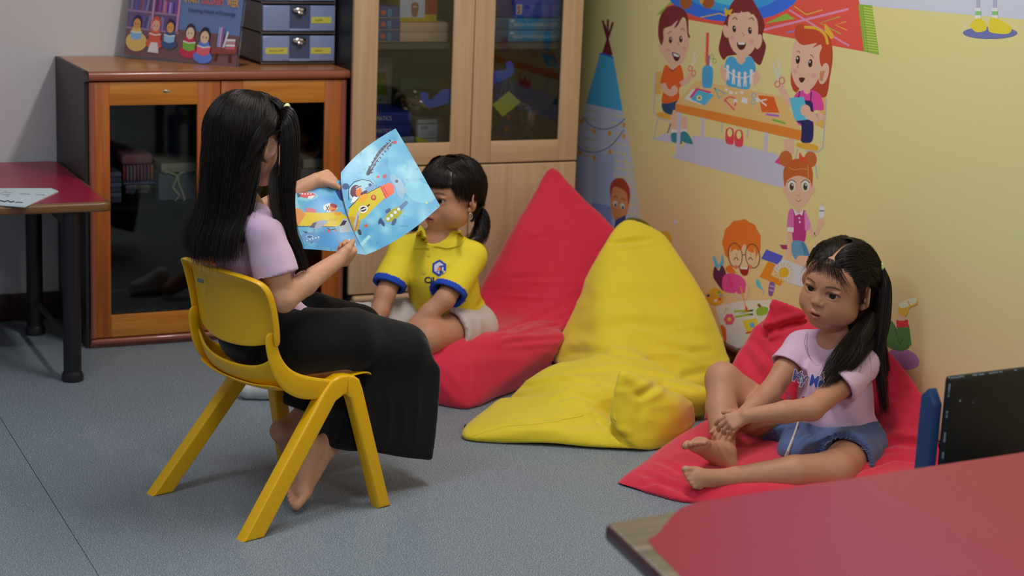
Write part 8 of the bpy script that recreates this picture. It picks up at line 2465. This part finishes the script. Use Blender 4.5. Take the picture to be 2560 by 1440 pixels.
    p.add(lambda P: np.maximum(-((P-o2) @ n2), np.linalg.norm(P-e2, axis=-1)-0.10), o_-0.12, o_+0.12, 0.002, 's'); p.cap(o_-ax_*0.04, o_+ax_*0.03, 0.062, 0.068, 0.002, 's')

    def pf(P): return vnoise(P*np.array((15, 15, 15), np.float32), 6)*0.004+ridged(P, (22, 22, 12), 5)*0.0035
    garment('shorts', p, 0.0045, MAT['khaki'], root, inv, pf, 'wide khaki shorts')
    # trainer shoe on the stretched leg
    sh = Field(); a = PZ(698, 968, 0.034); b = PZ(622, 975, 0.026)
    sh.cap(a, b, 0.032, 0.027, 0.0); sh.cap(a+np.array([0.01, 0.01, 0.03]), (a+b)/2, 0.030, 0.026, 0.02); sh.half((0, 0, 0.001), (0, 0, -1))
    V, F = sh.mesh(0.003); o = np_mesh('shoe', V, F, mat('white_shoe', rgb(205, 205, 205), 0.6), root, inv=inv, label='white shoe')
    a = PZ(940, 966, 0.034); sh = Field(); sh.cap(a, a+np.array([-0.09, 0.02, -0.006]), 0.031, 0.026, 0.0); sh.half((0, 0, 0.001), (0, 0, -1)); V, F = sh.mesh(0.003); np_mesh('shoe', V, F, bpy.data.materials['white_shoe'], root, inv=inv)
    # earring
    e = H.w(0.080, 0.004, -0.040); o = MB().tube([e+np.array([0.006*math.cos(t), 0.0, 0.009*math.sin(t)-0.006]) for t in np.linspace(0, 2*PI, 17)], 0.0014, 8, cap=False).build('earring', M_CHROME, root, label='small silver earring'); o.matrix_parent_inverse = inv
    # hair: bowl-like top, straight fringe, two low bunches
    hr = Hair(12, 20); al = np.linspace(-100, 100, 13)
    def fall2(a, p0): return [p0*0.7+H.w(0.060*math.sin(math.radians(a)), -0.075, -0.060)*0.3, H.w(0.066*math.sin(math.radians(a)), -0.080*max(0.2, math.cos(math.radians(a))), -0.066)]
    hr.sheet(scalp_guides(H, al, 88, -12, fall=fall2, rad=(0.083, 0.100, 0.092), cz=0.020), 1300, 0.0016, 0.0005, 0.002, out=H.c, endjit=0.03, thick=0.006)
    gs = []
    for a in np.linspace(-72, 72, 11):      # fringe over the forehead
        w = math.radians(a); r_ = lambda k, z: H.w(0.083*k*math.sin(w), -0.014+0.104*k*math.cos(w), z)
        gs.append([H.w(0.012*math.sin(w), 0.012, 0.111), r_(0.45, 0.105), r_(0.80, 0.082), r_(0.98, 0.055), r_(1.005, 0.038 if abs(a) < 48 else 0.0)])
    hr.sheet(gs, 1300, 0.0012, 0.0005, 0.002, out=H.c, endjit=0.06, thick=0.003, b0=8)
    for t in (1, -1):
        gs = [[H.w(t*0.030, 0.050, 0.098), H.w(t*0.068, 0.034, 0.060), H.w(t*0.079, 0.022, 0.022), H.w(t*0.078, 0.016, 0.000)], [H.w(t*0.040, 0.030, 0.106), H.w(t*0.080, 0.010, 0.062), H.w(t*0.085, -0.010, 0.034), H.w(t*0.084, -0.034, -0.012)],
              [H.w(t*0.040, 0.0, 0.110), H.w(t*0.083, -0.020, 0.064), H.w(t*0.088, -0.040, 0.020), H.w(t*0.080, -0.052, -0.030)]]
        hr.sheet(gs, 380, 0.0014, 0.0005, 0.002, out=H.c, endjit=0.03, thick=0.004)
    tp = PY(1187, 517, 4.93); hr.bundle([H.w(0.072, -0.040, -0.010), tp, PY(1203, 535, 4.915), PY(1205, 568, 4.90), PY(1192, 596, 4.89), PY(1170, 604, 4.88)], [0.020, 0.009, 0.020, 0.026, 0.024, 0.008], 620, 0.0005, 2.0)
    hair_tie(root, inv, tp, PY(1200, 535, 4.92)-tp, 0.0095, 0.003, mat('mint_elastic', rgb(190, 215, 205), 0.6))
    tq = PY(1040, 500, 5.02); hr.bundle([tq, PY(1030, 530, 5.02), PY(1030, 560, 5.0), PY(1040, 575, 4.98)], [0.010, 0.022, 0.022, 0.008], 250, 0.0005, 2.0)
    hr.build(root, inv)


girl_front(); girl_polo()
